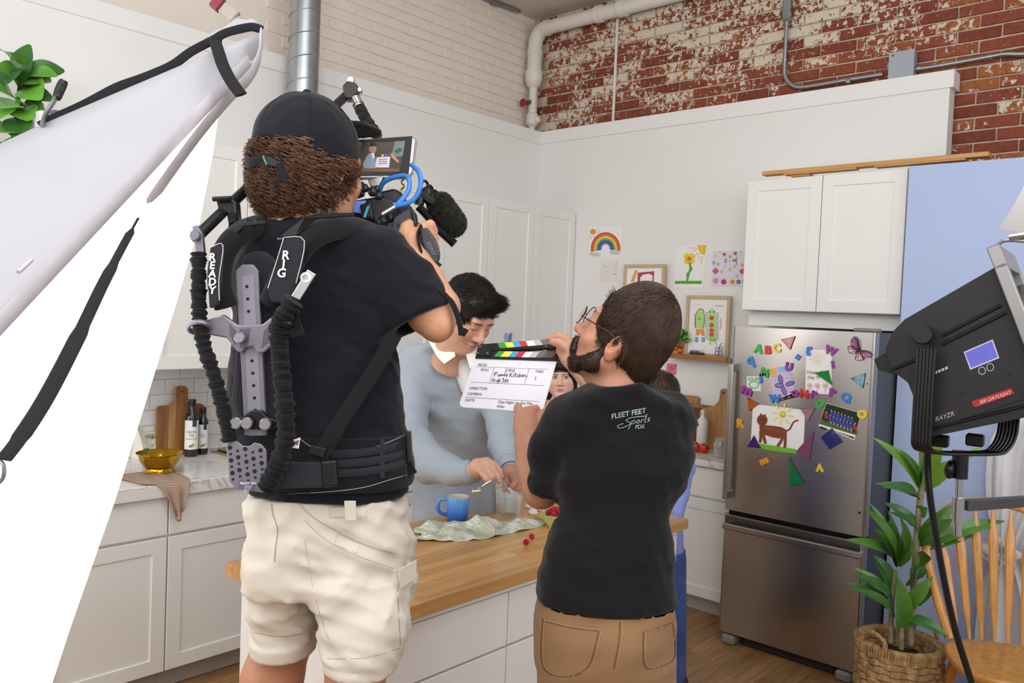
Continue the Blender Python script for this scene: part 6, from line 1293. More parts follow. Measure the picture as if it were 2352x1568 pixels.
M_dr = mat('dracaena_leaf', '#4c7a2a', .38, var=.28, scale=7, coat=.2); M_dr2 = mat('dracaena_leaf_lit', '#6f9a34', .38, var=.25, scale=7, coat=.2); M_cane = mat('cane_bark', '#8a8062', .8, var=.2, scale=30, bump=.5, bscale=40)
dP = 3.5
canes = [([(2092, 1480), (2100, 1330), (2108, 1200), (2118, 1110)], .013), ([(2045, 1475), (2048, 1400), (2055, 1310)], .010), ([(2070, 1490), (2070, 1430), (2068, 1390)], .011)]
for pts, r_ in canes: MB().tube(bez([at(*p, d=dP) for p in pts], 5), r_, 10).build('cane', M_cane, pl_, True)
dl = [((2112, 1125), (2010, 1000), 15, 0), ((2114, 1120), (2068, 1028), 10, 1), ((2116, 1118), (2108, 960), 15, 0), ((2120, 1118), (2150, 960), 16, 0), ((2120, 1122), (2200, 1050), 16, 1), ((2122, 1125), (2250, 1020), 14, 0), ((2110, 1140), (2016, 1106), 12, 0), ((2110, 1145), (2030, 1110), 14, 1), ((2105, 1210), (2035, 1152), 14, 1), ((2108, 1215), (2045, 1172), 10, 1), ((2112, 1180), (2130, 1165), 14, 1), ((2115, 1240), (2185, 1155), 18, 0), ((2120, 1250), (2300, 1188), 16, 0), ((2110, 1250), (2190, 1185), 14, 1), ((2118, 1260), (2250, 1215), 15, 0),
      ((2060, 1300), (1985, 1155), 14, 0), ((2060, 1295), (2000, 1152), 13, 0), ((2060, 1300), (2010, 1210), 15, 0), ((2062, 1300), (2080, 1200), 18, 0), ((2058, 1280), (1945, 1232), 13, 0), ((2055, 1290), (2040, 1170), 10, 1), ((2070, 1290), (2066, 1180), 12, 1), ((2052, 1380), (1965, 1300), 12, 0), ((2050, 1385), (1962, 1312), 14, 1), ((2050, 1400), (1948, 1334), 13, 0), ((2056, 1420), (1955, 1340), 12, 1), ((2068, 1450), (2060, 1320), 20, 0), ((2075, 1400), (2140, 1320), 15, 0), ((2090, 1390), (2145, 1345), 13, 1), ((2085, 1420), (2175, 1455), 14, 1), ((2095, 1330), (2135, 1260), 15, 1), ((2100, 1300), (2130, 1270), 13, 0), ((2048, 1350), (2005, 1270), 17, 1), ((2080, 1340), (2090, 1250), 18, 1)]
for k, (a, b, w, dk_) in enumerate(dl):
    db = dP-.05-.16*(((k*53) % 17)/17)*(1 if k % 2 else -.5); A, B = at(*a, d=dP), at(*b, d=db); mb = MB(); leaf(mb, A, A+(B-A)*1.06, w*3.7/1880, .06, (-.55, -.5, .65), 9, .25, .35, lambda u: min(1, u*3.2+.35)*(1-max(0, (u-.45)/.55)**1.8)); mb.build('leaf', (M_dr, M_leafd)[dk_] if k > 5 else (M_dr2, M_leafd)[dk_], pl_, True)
# ================================================================== people
from mathutils.bvhtree import BVHTree
def J(px, py, d): return np.array(at(px, py, d=d))
_u2 = np.array([rt_h.x, rt_h.y]); _v2 = np.array([fw_h.x, fw_h.y])
def loft(S, rows, k=.02, op='add', e=2.):
    """rows (py, pxL, pxR, half_depth, d): stacked ovals facing the camera"""
    R = []
    for py, l, r, b, d in rows:
        c = np.array(at((l+r)/2, py, d=d)); R.append((c[2], c[0], c[1], (r-l)/2*d/FPX, b))
    R = np.array(sorted(R)); z0, z1 = R[0, 0], R[-1, 0]; m = max(R[:, 3].max(), R[:, 4].max())+k+.03
    sl = S._sl((R[:, 1].min()-m, R[:, 2].min()-m, z0-.02), (R[:, 1].max()+m, R[:, 2].max()+m, z1+.02)); X, Y, Z = S._P(sl); z = Z.ravel()
    w = max(1, int(.011/S.h)); f = lambda i: np.convolve(np.pad(np.interp(z, R[:, 0], R[:, i]), w, 'edge'), np.ones(2*w+1)/(2*w+1), 'valid')[None, None, :]
    x, y = X-f(1), Y-f(2); u = x*_u2[0]+y*_u2[1]; v = x*_v2[0]+y*_v2[1]; a, b = f(3), f(4)
    k0 = ((np.abs(u)/a)**e+(np.abs(v)/b)**e)**(1/e); k1 = np.sqrt((u/a**2)**2+(v/b**2)**2)+1e-6
    dd = np.where(k0 > .5, k0*(k0-1)/k1, (k0-1)*np.minimum(a, b)); dd = np.maximum(dd, np.maximum(Z-z1, z0-Z))
    S._op(sl, dd.astype(np.float32), k, op)
def strands(P0, D, Nn, L, r, seg=4, lift=.25, curl=0., turns=0., grav=0., seed=0, taper=.85, conform=None):
    rg = np.random.default_rng(seed); n = len(P0); t = np.linspace(0, 1, seg+1)[None, :, None]; Nn = Nn/np.linalg.norm(Nn, axis=1, keepdims=True)
    D = D-Nn*(D*Nn).sum(1, keepdims=True)*.9; D = D/(np.linalg.norm(D, axis=1, keepdims=True)+1e-9); e1 = np.cross(D, Nn); L = np.broadcast_to(np.asarray(L, float).reshape(-1, 1), (n, 1))[:, None, :]
    path = P0[:, None]+D[:, None]*L*t+Nn[:, None]*L*lift*np.sin(t*2.2)-np.array([0, 0, 1.])*grav*L*t*t
    if conform is not None:   # bend over the scalp ellipsoid (centre, radii)
        c, rr = conform; q = (path-c)/rr; l = np.linalg.norm(q, axis=2, keepdims=True); path = c+(q/l*np.maximum(l, 1+.03*np.sin(t*3.)))*rr
    if curl:
        ph = rg.random((n, 1, 1))*6.28; w = turns*6.28*t*(.7+.6*rg.random((n, 1, 1)))
        path = path+curl*np.minimum(1, t*3)*(np.cos(w+ph)*e1[:, None]+np.sin(w+ph)*Nn[:, None])
    rad = (r*(1-taper*t**1.5)); ring = []
    tan = np.gradient(path, axis=1); tan /= np.linalg.norm(tan, axis=2, keepdims=True)+1e-9; a1 = np.cross(tan, Nn[:, None]); a1 /= np.linalg.norm(a1, axis=2, keepdims=True)+1e-9; a2 = np.cross(tan, a1)
    for q in range(3): a = q*2.0944; ring.append(path+rad*(math.cos(a)*a1+math.sin(a)*a2))
    V = np.stack(ring, 2).reshape(-1, 3); base = (np.arange(n)*(seg+1)*3)[:, None, None]; s = np.arange(seg)[None, :, None]*3; q = np.arange(3)[None, None, :]; q2 = (q+1) % 3
    F = np.stack([base+s+q, base+s+q2, base+s+3+q2, base+s+3+q], 3).reshape(-1, 4); return V, F
def sample(P, F, n, keep=None, seed=0):
    rg = np.random.default_rng(seed); a, b, c, d = [P[F[:, i]] for i in range(4)]; cen = (a+b+c+d)/4; nr = np.cross(c-a, d-b); ar = np.linalg.norm(nr, axis=1)+1e-12; w = ar.copy()
    if keep is not None: w = w*keep(cen)
    i = rg.choice(len(F), n, p=w/w.sum()); return cen[i]+(rg.random((n, 1))-.5)*(c[i]-a[i])*.8+(rg.random((n, 1))-.5)*(d[i]-b[i])*.8, nr[i]/ar[i][:, None]
def blob(P, c, r, p=4): return np.exp(-((((P-np.array(c))/np.array(r))**2).sum(1))**(p/2))
HV = .0032
def head(sc=1., skin='#c9987c', lips='#b5705f', brow='#2a1d16', brow_on=True, lids=True, beard=None, child=False, neck=.058, eyes=None, ears=True, stubble=0., tilt=0.):
    S = SDF((-.105, -.13-.08*max(0, tilt*2), -.21), (.105, .15, .14), HV)
    S.ell((0, -.012, .03), (.076, .096, .088)); S.ell((0, .035, -.035), (.060 if not child else .068, .06, .072), k=.03)
    S.ell((0, .066, -.098), (.026, .022, .018), k=.03)
    for s in (-1, 1):
        S.cone((s*.052, .0, -.045), (s*.012, .066, -.098), .018, .017, .03); S.ell((s*.040, .062, -.022), (.026, .022, .022), k=.025)
        if child: S.ell((s*.042, .052, -.05), (.030, .030, .030), k=.03)
        S.ell((s*.031, .104, .012), (.019, .013, .011), k=.014, op='sub')
    S.cone((-.036, .082, .030), (.036, .082, .030), .0125, .0125, .02)
    nb = .6 if child else 1.
    S.cone((0, .090, .016), (0, .090+.021*nb, -.022), .008, .0115, .012); S.ell((0, .091+.020*nb, -.027), (.0125, .0125, .0105), k=.008)
    for s in (-1, 1): S.ell((s*.0125, .098, -.031), (.0085, .010, .0075), k=.006); S.ell((s*.031, .0795, .012), (.0150, .0145, .0125), k=.006)
    for s in (-1, 1): S.ell((s*.007, .108, -.0375), (.0035, .006, .0035), k=.003, op='sub')
    S.ell((0, .092, -.056), (.023, .0105, .0055), k=.006); S.ell((0, .090, -.067), (.020, .0105, .0065), k=.006); S.ell((0, .105, -.0612), (.024, .008, .0016), k=.003, op='sub')
    if ears:
        for s in (-1, 1):
            R = Matrix.Rotation(s*-.35, 3, 'Z') @ Matrix.Rotation(.2, 3, 'X'); S.ell((s*.079, -.012, .0), (.0085, .021, .032), R, .008); S.ell((s*.078, -.010, -.026), (.006, .011, .012), None, .006); S.ell((s*.088, -.004, .003), (.008, .010, .017), R, .004, 'sub')
    st, ct = math.sin(tilt), math.cos(tilt); S.chain([((0, -.02, -.04), neck)]+[((0, -.02-.08*l*st-.015*l, -.04-.08*l*ct), neck*(1+.05*l)) for l in (1, 2.3)], .03); S.ell((0, .005, -.10), (.02, .03, .03), k=.03)
    P, F = S.mesh(); c = np.array(lin(skin)[:3]); C = np.tile(c, (len(P), 1))
    def paint(m, col, a=1.): C[:] = C*(1-m[:, None]*a)+np.array(lin(col)[:3])*m[:, None]*a
    for s in (-1, 1):
        paint(blob(P, (s*.045, .075, -.030), (.024, .04, .02), 2), '#c9806c', .35 if not child else .55); paint(blob(P, (s*.08, -.01, 0), (.02, .03, .035)), '#b8705c', .4)
    paint(blob(P, (0, .11, -.028), (.018, .018, .014), 2), '#c47c68', .35)
    if stubble: paint(blob(P, (0, .07, -.085), (.055, .06, .04))*(P[:, 1] > .0), '#6a5a50', stubble); paint(blob(P, (0, .1, -.046), (.028, .02, .008)), '#5a4a42', stubble)
    if brow_on:
        for s in (-1, 1): paint(np.clip(blob(P, (s*.022, .1, .0285), (.013, .03, .0045))+blob(P, (s*.038, .09, .0305), (.013, .03, .0038)), 0, 1), brow, .85)
    paint(blob(P, (0, .1, -.0565), (.020, .02, .0042))*(P[:, 1] > .085), lips, .8); paint(blob(P, (0, .1, -.0665), (.018, .02, .0052))*(P[:, 1] > .085), lips, .8); paint(blob(P, (0, .1, -.0613), (.021, .02, .0016)), '#5a2c28', .7)
    for s in (-1, 1):
        if lids: paint(blob(P, (s*.031, .09, .0035), (.015, .02, .0022)), '#2e201c', .85)
        paint(blob(P, (s*.007, .108, -.038), (.004, .01, .004)), '#5a2c24', .7)
    parts = [(P, F)]; cols = [C]
    if eyes is not None:   # open eyes: whites and irises
        for s in (-1, 1):
            for nm, r, cc, off, fl in (('w', (.0125, .0105, .0062), '#dcd6d2', (0, .0862, .0118), 0), ('i', (.0056, .004, .0058), '#33211a', (eyes[0]*.0052, .0930, .0120+eyes[1]*.003), 1)):
                mb = MB().ball((s*.031+off[0], off[1], off[2]), 1., 14, 10, r); p = np.array(mb.v); f = np.array([list(q)+[q[-1]]*(4-len(q)) for q in mb.f]); parts.append((p, f)); cols.append(np.tile(np.array(lin(cc)[:3]), (len(p), 1)))
            mb = MB().tube([(s*.031-.0145, .089, .0135), (s*.031-.007, .0955, .0182), (s*.031, .0965, .0190), (s*.031+.007, .0955, .0182), (s*.031+.0145, .089, .0135)], .0016, 5); p = np.array(mb.v); f = np.array([list(q)[:4] for q in mb.f[:-2]]); parts.append((p, f)); cols.append(np.tile(np.array(lin('#2a1c18')[:3]), (len(p), 1)))
    return [(p*sc, f) for p, f in parts], cols, (P*sc, F)
def hframe(o, f, roll=0.):
    f = Vector(f).normalized(); r = f.cross(UZ).normalized(); u = r.cross(f)
    if roll: q = Quaternion(f, roll); r = q @ r; u = q @ u
    return Matrix(((r.x, f.x, u.x, o[0]), (r.y, f.y, u.y, o[1]), (r.z, f.z, u.z, o[2]), (0, 0, 0, 1)))
def fdir(toward_right, away, pitch): h = (rt_h*toward_right+fw_h*away).normalized(); return h*math.cos(pitch)+UZ*math.sin(pitch)
M_skin = vcol_mat('skin', .48, sss=.12, bump=.12, bscale=260, var=.10, vscale=45)
M_hairB = mat('hair_brown', '#3f2c20', .42, var=.35, scale=30); M_hairD = mat('hair_dark', '#1e1713', .4, var=.3, scale=30); M_hairC = mat('hair_curly_brown', '#4a3020', .42, var=.4, scale=25)
def skin_parts(chains, h=.0045, k=.012, col='#c9987c', lo=None, extra=None):
    """one distance field for an arm and its hand"""
    A = np.array([p for ch in chains for p, r in ch]); S = SDF(A.min(0)-.07, A.max(0)+.07, h)
    for i, ch in enumerate(chains): S.chain(ch, k if i == 0 else k*.6)
    P, F = S.mesh(); c = np.array(lin(col)[:3]); return (P, F), np.tile(c, (len(P), 1))
def cloth(S, name, m, parent): P, F = S.mesh(); o = np_mesh(name, [(P, F)], m, parent); return o, P, F
def fabric(name, col, rough=.9, var=.06, bump=.25, bs=500, sheen=.1): return mat(name, col, rough, var=var, scale=7, bump=bump, bscale=bs, sheen=sheen, dist=.001, spec=.2)
def decal(P, F, txt_items, name, parent, off=.0012, rays=None):
    """lettering laid on a garment: every letter vertex dropped on the cloth surface"""
    bv = BVHTree.FromPolygons([tuple(p) for p in P], [tuple(int(i) for i in f) for f in F]); mb = MB(); mats = []
    for vs, fs, c in txt_items:
        m = ink(c, .6)
        if m not in mats: mats.append(m)
        mb.m = mats.index(m); out = []; last = None
        for (px, py) in vs:
            d = (at(px, py, d=1.)-CAMP).normalized(); h = bv.ray_cast(CAMP, d); p = h[0] if h[0] is not None else last
            if p is None: p = CAMP+d*1.7
            last = p; out.append(p-d*off)
        mb.add(out, fs)
    return mb.build(name, mats, parent)
def ptext(t, x, y, size, slope=0., shear=0., bold=0., sx=1., rot=None, dxy=None):
    vs, fs = text_mesh(t, size, shear, bold); 
    if rot is not None: c, s = math.cos(rot), math.sin(rot); return [(x+(v[0]*c+v[1]*s)*sx, y+v[0]*s-v[1]*c) for v in vs], fs
    return [(x+v[0]*sx, y-v[1]+v[0]*slope*sx) for v in vs], fs
def pstroke(pts, w):
    n = len(pts); L = []
    for i in range(n):
        a = pts[max(i-1, 0)]; b = pts[min(i+1, n-1)]; dx, dy = b[0]-a[0], b[1]-a[1]; l = math.hypot(dx, dy) or 1; L += [(pts[i][0]-dy/l*w/2, pts[i][1]+dx/l*w/2), (pts[i][0]+dy/l*w/2, pts[i][1]-dx/l*w/2)]
    return L, [(2*i, 2*i+1, 2*i+3, 2*i+2) for i in range(n-1)]
def curve2(pts, n=6): return [(p.x, p.y) for p in bez([(a, b, 0) for a, b in pts], n)]
def pan(name, pts, d, t, m, parent, bev=.0015):
    """solid plate: outline at depth d (number or function of the pixel), t thick"""
    P = [at(x, y, d=d(x, y) if callable(d) else d) for x, y in pts]; n = len(P); f = Vector(_fw)*t
    o = MB().add(P+[p+f for p in P], [tuple(range(n)), tuple(range(2*n-1, n-1, -1))]+[(i, n+i, n+(i+1) % n, (i+1) % n) for i in range(n)]).build(name, m, parent)
    if bev: b = o.modifiers.new('b', 'BEVEL'); b.width = bev; b.segments = 2
    return o
def shoe(parent, p, f, m, s=1.):
    S = SDF((p[0]-.2, p[1]-.2, p[2]-.01), (p[0]+.2, p[1]+.2, p[2]+.16), .01); f = np.array(f); q = np.array(p)
    S.cone(q-f*.05+[0, 0, .05], q+f*.14*s+[0, 0, .035], .048, .038, .03); S.cone(q-f*.03+[0, 0, .06], q-f*.02+[0, 0, .12], .045, .045, .03); S.plane(p, (0, 0, -1)); return cloth(S, 'shoe', m, parent)
M_shoe = mat('dark_shoe', '#2a2a2c', .6)
# ------------------------------------------------------------------ the bearded man with the clapperboard
SK = '#c08a70'; DS = 1.78
Ts = fabric('black_tee', '#141315'); Tn = fabric('brown_trousers', '#8a6a4c', .85, .1, .3, 350)
ps = thing('person', at(1400, 1000, d=DS).xy.to_3d(), 'bearded man in a black t-shirt seen from behind holding the clapperboard', 'person')
parts, cols, hp = head(1., SK, lips='#9a5a4c', tilt=.48, neck=.054, lids=False, stubble=0); MS = hframe(at(1423, 792, d=1.75), fdir(-.93, .36, .55))
WS = lambda P: np.stack([P[:, 0]*.93, P[:, 1]*.84, np.where(P[:, 2] > 0, P[:, 2]*1.18, np.where(P[:, 2] > -.12, P[:, 2]*.84, P[:, 2]+.0192))], 1)
# beard shading is real hair below
PB = [(tf(MS, WS(p)), f) for p, f in parts]; CB = list(cols)
a, c = skin_parts([[(J(1300, 1010, 1.80), .04), (J(1264, 1100, 1.84), .043), (J(1240, 1124, 1.87), .040)], [(J(1243, 1128, 1.870), .041), (J(1222, 1075, 1.950), .040), (J(1212, 1020, 1.985), .031), (J(1208, 985, 2.035), .030), (J(1207, 962, 2.055), .030)],
                   [(J(1196, 985, 2.045), .017), (J(1200, 958, 2.055), .0135), (J(1214, 944, 2.065), .0115), (J(1231, 938, 2.080), .0105)], [(J(1204, 958, 2.065), .016), (J(1190, 938, 2.115), .011), (J(1196, 915, 2.165), .010)], [(J(1215, 962, 2.055), .015), (J(1226, 957, 2.090), .0105), (J(1240, 940, 2.130), .010), (J(1236, 920, 2.155), .0095)],
                   [(J(1222, 975, 2.045), .014), (J(1236, 962, 2.065), .0098), (J(1247, 946, 2.095), .0095), (J(1254, 930, 2.125), .009)], [(J(1222, 985, 2.040), .013), (J(1243, 966, 2.055), .009), (J(1252, 948, 2.085), .0085), (J(1258, 924, 2.115), .008)]], .004, col=SK); PB.append(a); CB.append(c)
a, c = skin_parts([[(J(1535, 985, 1.82), .05), (J(1455, 1010, 2.02), .045)], [(J(1455, 1010, 2.02), .043), (J(1385, 905, 2.09), .038), (J(1328, 838, 2.14), .028), (J(1312, 822, 2.16), .027), (J(1300, 805, 2.18), .027)],
                   [(J(1312, 812, 2.15), .016), (J(1296, 796, 2.145), .012), (J(1283, 787, 2.145), .0112), (J(1270, 784, 2.15), .0105)], [(J(1308, 795, 2.18), .015), (J(1300, 778, 2.20), .0105), (J(1282, 771, 2.21), .0098), (J(1262, 776, 2.215), .0092)],
                   [(J(1304, 808, 2.19), .014), (J(1290, 800, 2.21), .010), (J(1268, 801, 2.215), .0095), (J(1253, 804, 2.21), .009)], [(J(1304, 815, 2.19), .014), (J(1292, 812, 2.21), .0095), (J(1275, 822, 2.215), .009)], [(J(1300, 782, 2.2), .013), (J(1290, 790, 2.23), .0095), (J(1272, 795, 2.235), .009)]], .004, col='#d09c82'); PB.append(a); CB.append(c)
S = SDF(J(1390, 1200, DS)-[.35, .35, .75], J(1390, 1200, DS)+[.35, .35, .55], .016); loft(S, [(880, 1380, 1460, .055, 1.75), (930, 1340, 1500, .05, DS), (1000, 1340, 1520, .05, DS), (1200, 1330, 1490, .05, DS), (1420, 1280, 1500, .07, DS), (1560, 1280, 1500, .07, DS)]); a = S.mesh(); PB.append(a); CB.append(np.tile(np.array(lin(SK)[:3]), (len(a[0]), 1)))
np_mesh('body', PB, M_skin, ps, CB)
S = SDF(J(1400, 1140, DS)-[.36, .36, .36], J(1400, 1140, DS)+[.36, .36, .42], .0072)
loft(S, [(872, 1366, 1478, .080, 1.73), (884, 1350, 1490, .090, 1.73), (903, 1308, 1530, .100, 1.745), (925, 1272, 1570, .110, 1.765), (955, 1252, 1592, .115, DS), (1000, 1255, 1596, .118, DS), (1060, 1268, 1584, .12, DS), (1120, 1280, 1566, .12, DS), (1180, 1272, 1549, .118, DS), (1250, 1252, 1543, .118, DS), (1320, 1238, 1548, .12, DS), (1405, 1221, 1560, .125, DS), (1440, 1221, 1560, .125, DS)], e=2.3)
T0, T1 = J(1300, 978, 1.79), J(1266, 1108, 1.845)
S.chain([(T0, .060), (J(1282, 1040, 1.81), .058), (T1, .058)], .03); S.chain([(J(1540, 960, DS), .06), (J(1500, 1000, 1.95), .06)], .04)
S.wrinkle(.014, 24, 3, [(.2, .2, 1), (.6, .5, 1), (-.6, .3, 1)], 6, ridge=.45); S.wrinkle(.004, 60, 5, [(0, .3, 1), (.5, .3, .6)], 4)
dv = T1-J(1282, 1040, 1.81); n_ = dv/np.linalg.norm(dv); e_ = T1+n_*.012
def cuff(S, e, n, R=.10, ri=.05):
    sl = S._sl(e-R*1.5, e+R*1.5); X, Y, Z = S._P(sl); pl = (X-e[0])*n[0]+(Y-e[1])*n[1]+(Z-e[2])*n[2]; near = np.sqrt((X-e[0])**2+(Y-e[1])**2+(Z-e[2])**2)-R
    S.D[sl] = np.maximum(S.D[sl], np.where(near < 0, pl, -1)).astype(np.float32); S.cone(e-n*.02, e+n*.05, ri, ri, .002, 'sub')
cuff(S, e_, n_, .10, .047)
S.plane(at(1400, 1422, d=DS-.12), (0, 0, -1)); S.ell(at(1418, 858, d=1.745), (.060, .060, .034), k=.008, op='sub')
o, PS_, FS_ = cloth(S, 't_shirt', Ts, ps)
g = '#8fa89c'; it = [(*ptext('FLEET FEET', 1404, 962, 16.6, -.18, 0, .35, .98), g), (*ptext('PDX', 1459, 985, 13, -.10, 0, .25, .85), g)]
for st in ([(1486, 955), (1462, 957), (1446, 960), (1438, 966), (1448, 971), (1440, 978), (1424, 983), (1418, 978), (1432, 972)], [(1452, 966), (1448, 976), (1443, 986)], [(1451, 969), (1457, 965), (1459, 970), (1451, 974)], [(1464, 966), (1462, 971), (1468, 970), (1468, 964), (1464, 966)], [(1472, 971), (1474, 964), (1479, 963)], [(1486, 950), (1481, 968), (1484, 969)], [(1493, 959), (1488, 962), (1492, 965), (1487, 968)]): it.append((*pstroke(curve2(st, 5), 1.5), g))
decal(PS_, FS_, [((v), f, c) for v, f, c in it], 'shirt_print', o)
S = SDF(J(1390, 1500, DS)-[.30, .30, 1.0], J(1390, 1500, DS)+[.30, .30, .12], .011)
loft(S, [(1360, 1240, 1545, .112, DS), (1395, 1230, 1550, .117, DS), (1440, 1224, 1552, .125, DS), (1490, 1226, 1552, .125, DS), (1530, 1228, 1550, .115, DS)], e=2.3)
for x0, x1 in ((1232, 1392), (1398, 1552)): loft(S, [(1500, x0, x1, .10, DS), (1560, x0, x1, .095, DS), (1800, x0+15, x1-10, .085, DS), (2300, x0+35, x1-25, .07, DS), (2560, x0+30, x1-20, .075, DS)], .012)
S.wrinkle(.003, 40, 9, [(0, 0, 1), (.4, .6, .8)], 5); o, P, F = cloth(S, 'trousers', Tn, ps)
it = []
for pk in ([(1246, 1420), (1246, 1530), (1300, 1553), (1352, 1530), (1375, 1450)], [(1478, 1452), (1482, 1530), (1528, 1527), (1550, 1505), (1546, 1432)], [(1424, 1428), (1422, 1470), (1410, 1535)], [(1246, 1425), (1310, 1440), (1375, 1448)], [(1478, 1452), (1510, 1442), (1546, 1430)]): it.append((*pstroke(curve2(pk, 5), 2.5), '#5f452e')); it.append((*pstroke(curve2([(x+5, y-1) for x, y in pk], 5), 1.4), '#a98a68'))
decal(P, F, it, 'pocket_stitching', o)
for x in (1315, 1475): p = at(x, 2500, d=DS); shoe(ps, (p.x, p.y, 0.), (fw_h*.8-rt_h*.5).normalized(), M_shoe)
# hair, beard, glasses (built on the head's own axes)
capS = SDF((-.11, -.13, -.13), (.11, .13, .15), .004); capS.ell((0, -.014, .034), (.083, .103, .095)); capS.cone((0, -.078, -.02), (0, -.066, -.072), .034, .030, .04); capS.ell((0, .098, -.045), (.10, .075, .115), k=.015, op='sub'); capS.ell((0, .03, -.125), (.10, .085, .075), k=.02, op='sub')
for s in (-1, 1): capS.ell((s*.08, -.008, -.012), (.03, .028, .042), k=.008, op='sub')
def hairset(MH, sc, capS, m, dirf, n, L, r, parent, lift=.22, seed=0, seg=5, curl=0., turns=0., grav=0., keep=None, conform=True, cap=True):
    P, F = capS.mesh(); pts, nr = sample(P, F, n, keep, seed); pts = pts-nr*.004; D = dirf(pts); rg = np.random.default_rng(seed); D = D/(np.linalg.norm(D, axis=1, keepdims=True)+1e-9); D = D+rg.normal(size=D.shape)*.13
    V, Q = strands(pts, D, nr, L*(.7+.6*rg.random(n)), r, seg, lift, curl, turns, grav, seed, conform=((0, -.014, .034), (.084, .104, .096)) if conform else None)
    w_ = sc if callable(sc) else (lambda p: p*sc); ps_ = [(tf(MH, w_(V)), Q)]
    if cap: ps_.insert(0, (tf(MH, w_(P)), F))
    return np_mesh('hair', ps_, m, parent)
crown = np.array([.0, -.06, .115])
def flow(p):   # from the crown outwards and down
    d = p-crown; d[:, 2] -= .03; d[:, 1] += .25*(p[:, 1] > 0)*.1; return d
hairset(MS, WS, capS, M_hairB, flow, 15000, .026, .00075, ps, .09, 1)
bd = SDF((-.09, -.03, -.16), (.09, .13, 0), .004); bd.ell((0, .058, -.090), (.040, .026, .028)); 
for s in (-1, 1): bd.cone((s*.062, .008, -.015), (s*.056, .02, -.065), .013, .02, .02); bd.cone((s*.055, .02, -.062), (s*.02, .062, -.092), .020, .022, .02); bd.cone((s*.018, .096, -.047), (s*.034, .085, -.07), .009, .010, .01)
bd.ell((0, .104, -.060), (.018, .014, .009), k=.006, op='sub')
hairset(MS, WS, bd, mat('beard_brown', '#2e2018', .5, var=.35, scale=40), lambda p: np.stack([p[:, 0]*.3, .3+0*p[:, 0], -1+0*p[:, 0]], 1), 6000, .011, .0007, ps, .4, 2, conform=False).name = 'beard'
gl = thing('eyeglasses', MS @ Vector((0, .1, 0)), 'thin brown metal eyeglasses worn by the bearded man', 'eyeglasses'); M_gm = mat('brown_wire', '#4a2a22', .3, .6)
G_ = lambda v: MS @ Vector(WS(np.array([v], float))[0])
for s in (-1, 1):
    MB().tube([G_((s*.033+.024*math.cos(q), .118-.012*abs(math.cos(q))*(1 if math.cos(q)*s > 0 else 0), .008+.019*math.sin(q))) for q in np.linspace(0, 6.28, 21)[:-1]], .0011, 6, closed=True).build('rim', M_gm, gl, True)
    MB().add([G_((s*.033+.023*math.cos(q), .117, .008+.018*math.sin(q))) for q in np.linspace(0, 6.28, 17)[:-1]], [tuple(range(16))]).build('lens', mat('spectacle_lens', '#ffffff', .03, trans=1., var=0, alpha=.25), gl)
    MB().tube([G_((s*.057, .11, .012)), G_((s*.076, .09, .014)), G_((s*.0835, .02, .018)), G_((s*.084, -.01, .014)), G_((s*.083, -.03, -.01))], .0014, 6).build('temple', M_gm, gl, True)
MB().tube([G_((-.01, .119, .01)), G_((0, .122, .013)), G_((.01, .119, .01))], .0012, 6).build('bridge', M_gm, gl, True)
rgp = J(1221, 953, 2.085); o = MB().tube([Vector(rgp)+rt_h*.0115*math.cos(q)*.8+UZ*.0115*math.sin(q)*.5+fw_h*.0115*math.sin(q) for q in np.linspace(0, 6.28, 17)[:-1]], .0022, 6, closed=True).build('ring', mat('gold', '#c9a24a', .2, 1.), None, True); tag(o, 'gold wedding ring on the bearded man\'s left hand', 'ring')
# ------------------------------------------------------------------ the man in the blue sweater
SW = '#d6a68e'; DW = 3.19
pw = thing('person', (at(1050, 1100, d=DW).x, at(1050, 1100, d=DW).y, 0), 'dark haired man in a grey blue sweater looking down behind the island', 'person')
parts, cols, hp2 = head(1.06, SW, lips='#c07468', brow='#2a201c', neck=.051, stubble=.22, tilt=-.45); MW = hframe(at(1071, 724, d=3.0), fdir(.72, -.70, -.60))
PB = [(tf(MW, p), f) for p, f in parts]; CB = list(cols)
def handR(j, col, h=.0045): return skin_parts(j, h, .010, col)
HD = 2.74
a, c = handR([[(J(1072, 1084, 2.785), .025), (J(1086, 1081, 2.765), .027), (J(1100, 1074, HD), .031), (J(1112, 1072, HD), .030)], [(J(1118, 1060, HD), .016), (J(1136, 1068, 2.72), .012), (J(1147, 1082, 2.71), .0105), (J(1151, 1094, 2.71), .0098)], [(J(1116, 1066, 2.73), .016), (J(1133, 1078, 2.70), .0118), (J(1143, 1094, 2.69), .0105), (J(1146, 1105, 2.69), .0098)], [(J(1112, 1074, 2.72), .015), (J(1124, 1084, 2.69), .0115), (J(1131, 1094, 2.68), .0105), (J(1128, 1102, 2.68), .0095)],
              [(J(1104, 1080, 2.71), .014), (J(1112, 1090, 2.68), .011), (J(1119, 1100, 2.67), .0098), (J(1122, 1107, 2.67), .009)], [(J(1106, 1064, 2.76), .016), (J(1126, 1084, 2.78), .0125), (J(1144, 1098, 2.75), .0105)]], SW); PB.append(a); CB.append(c)
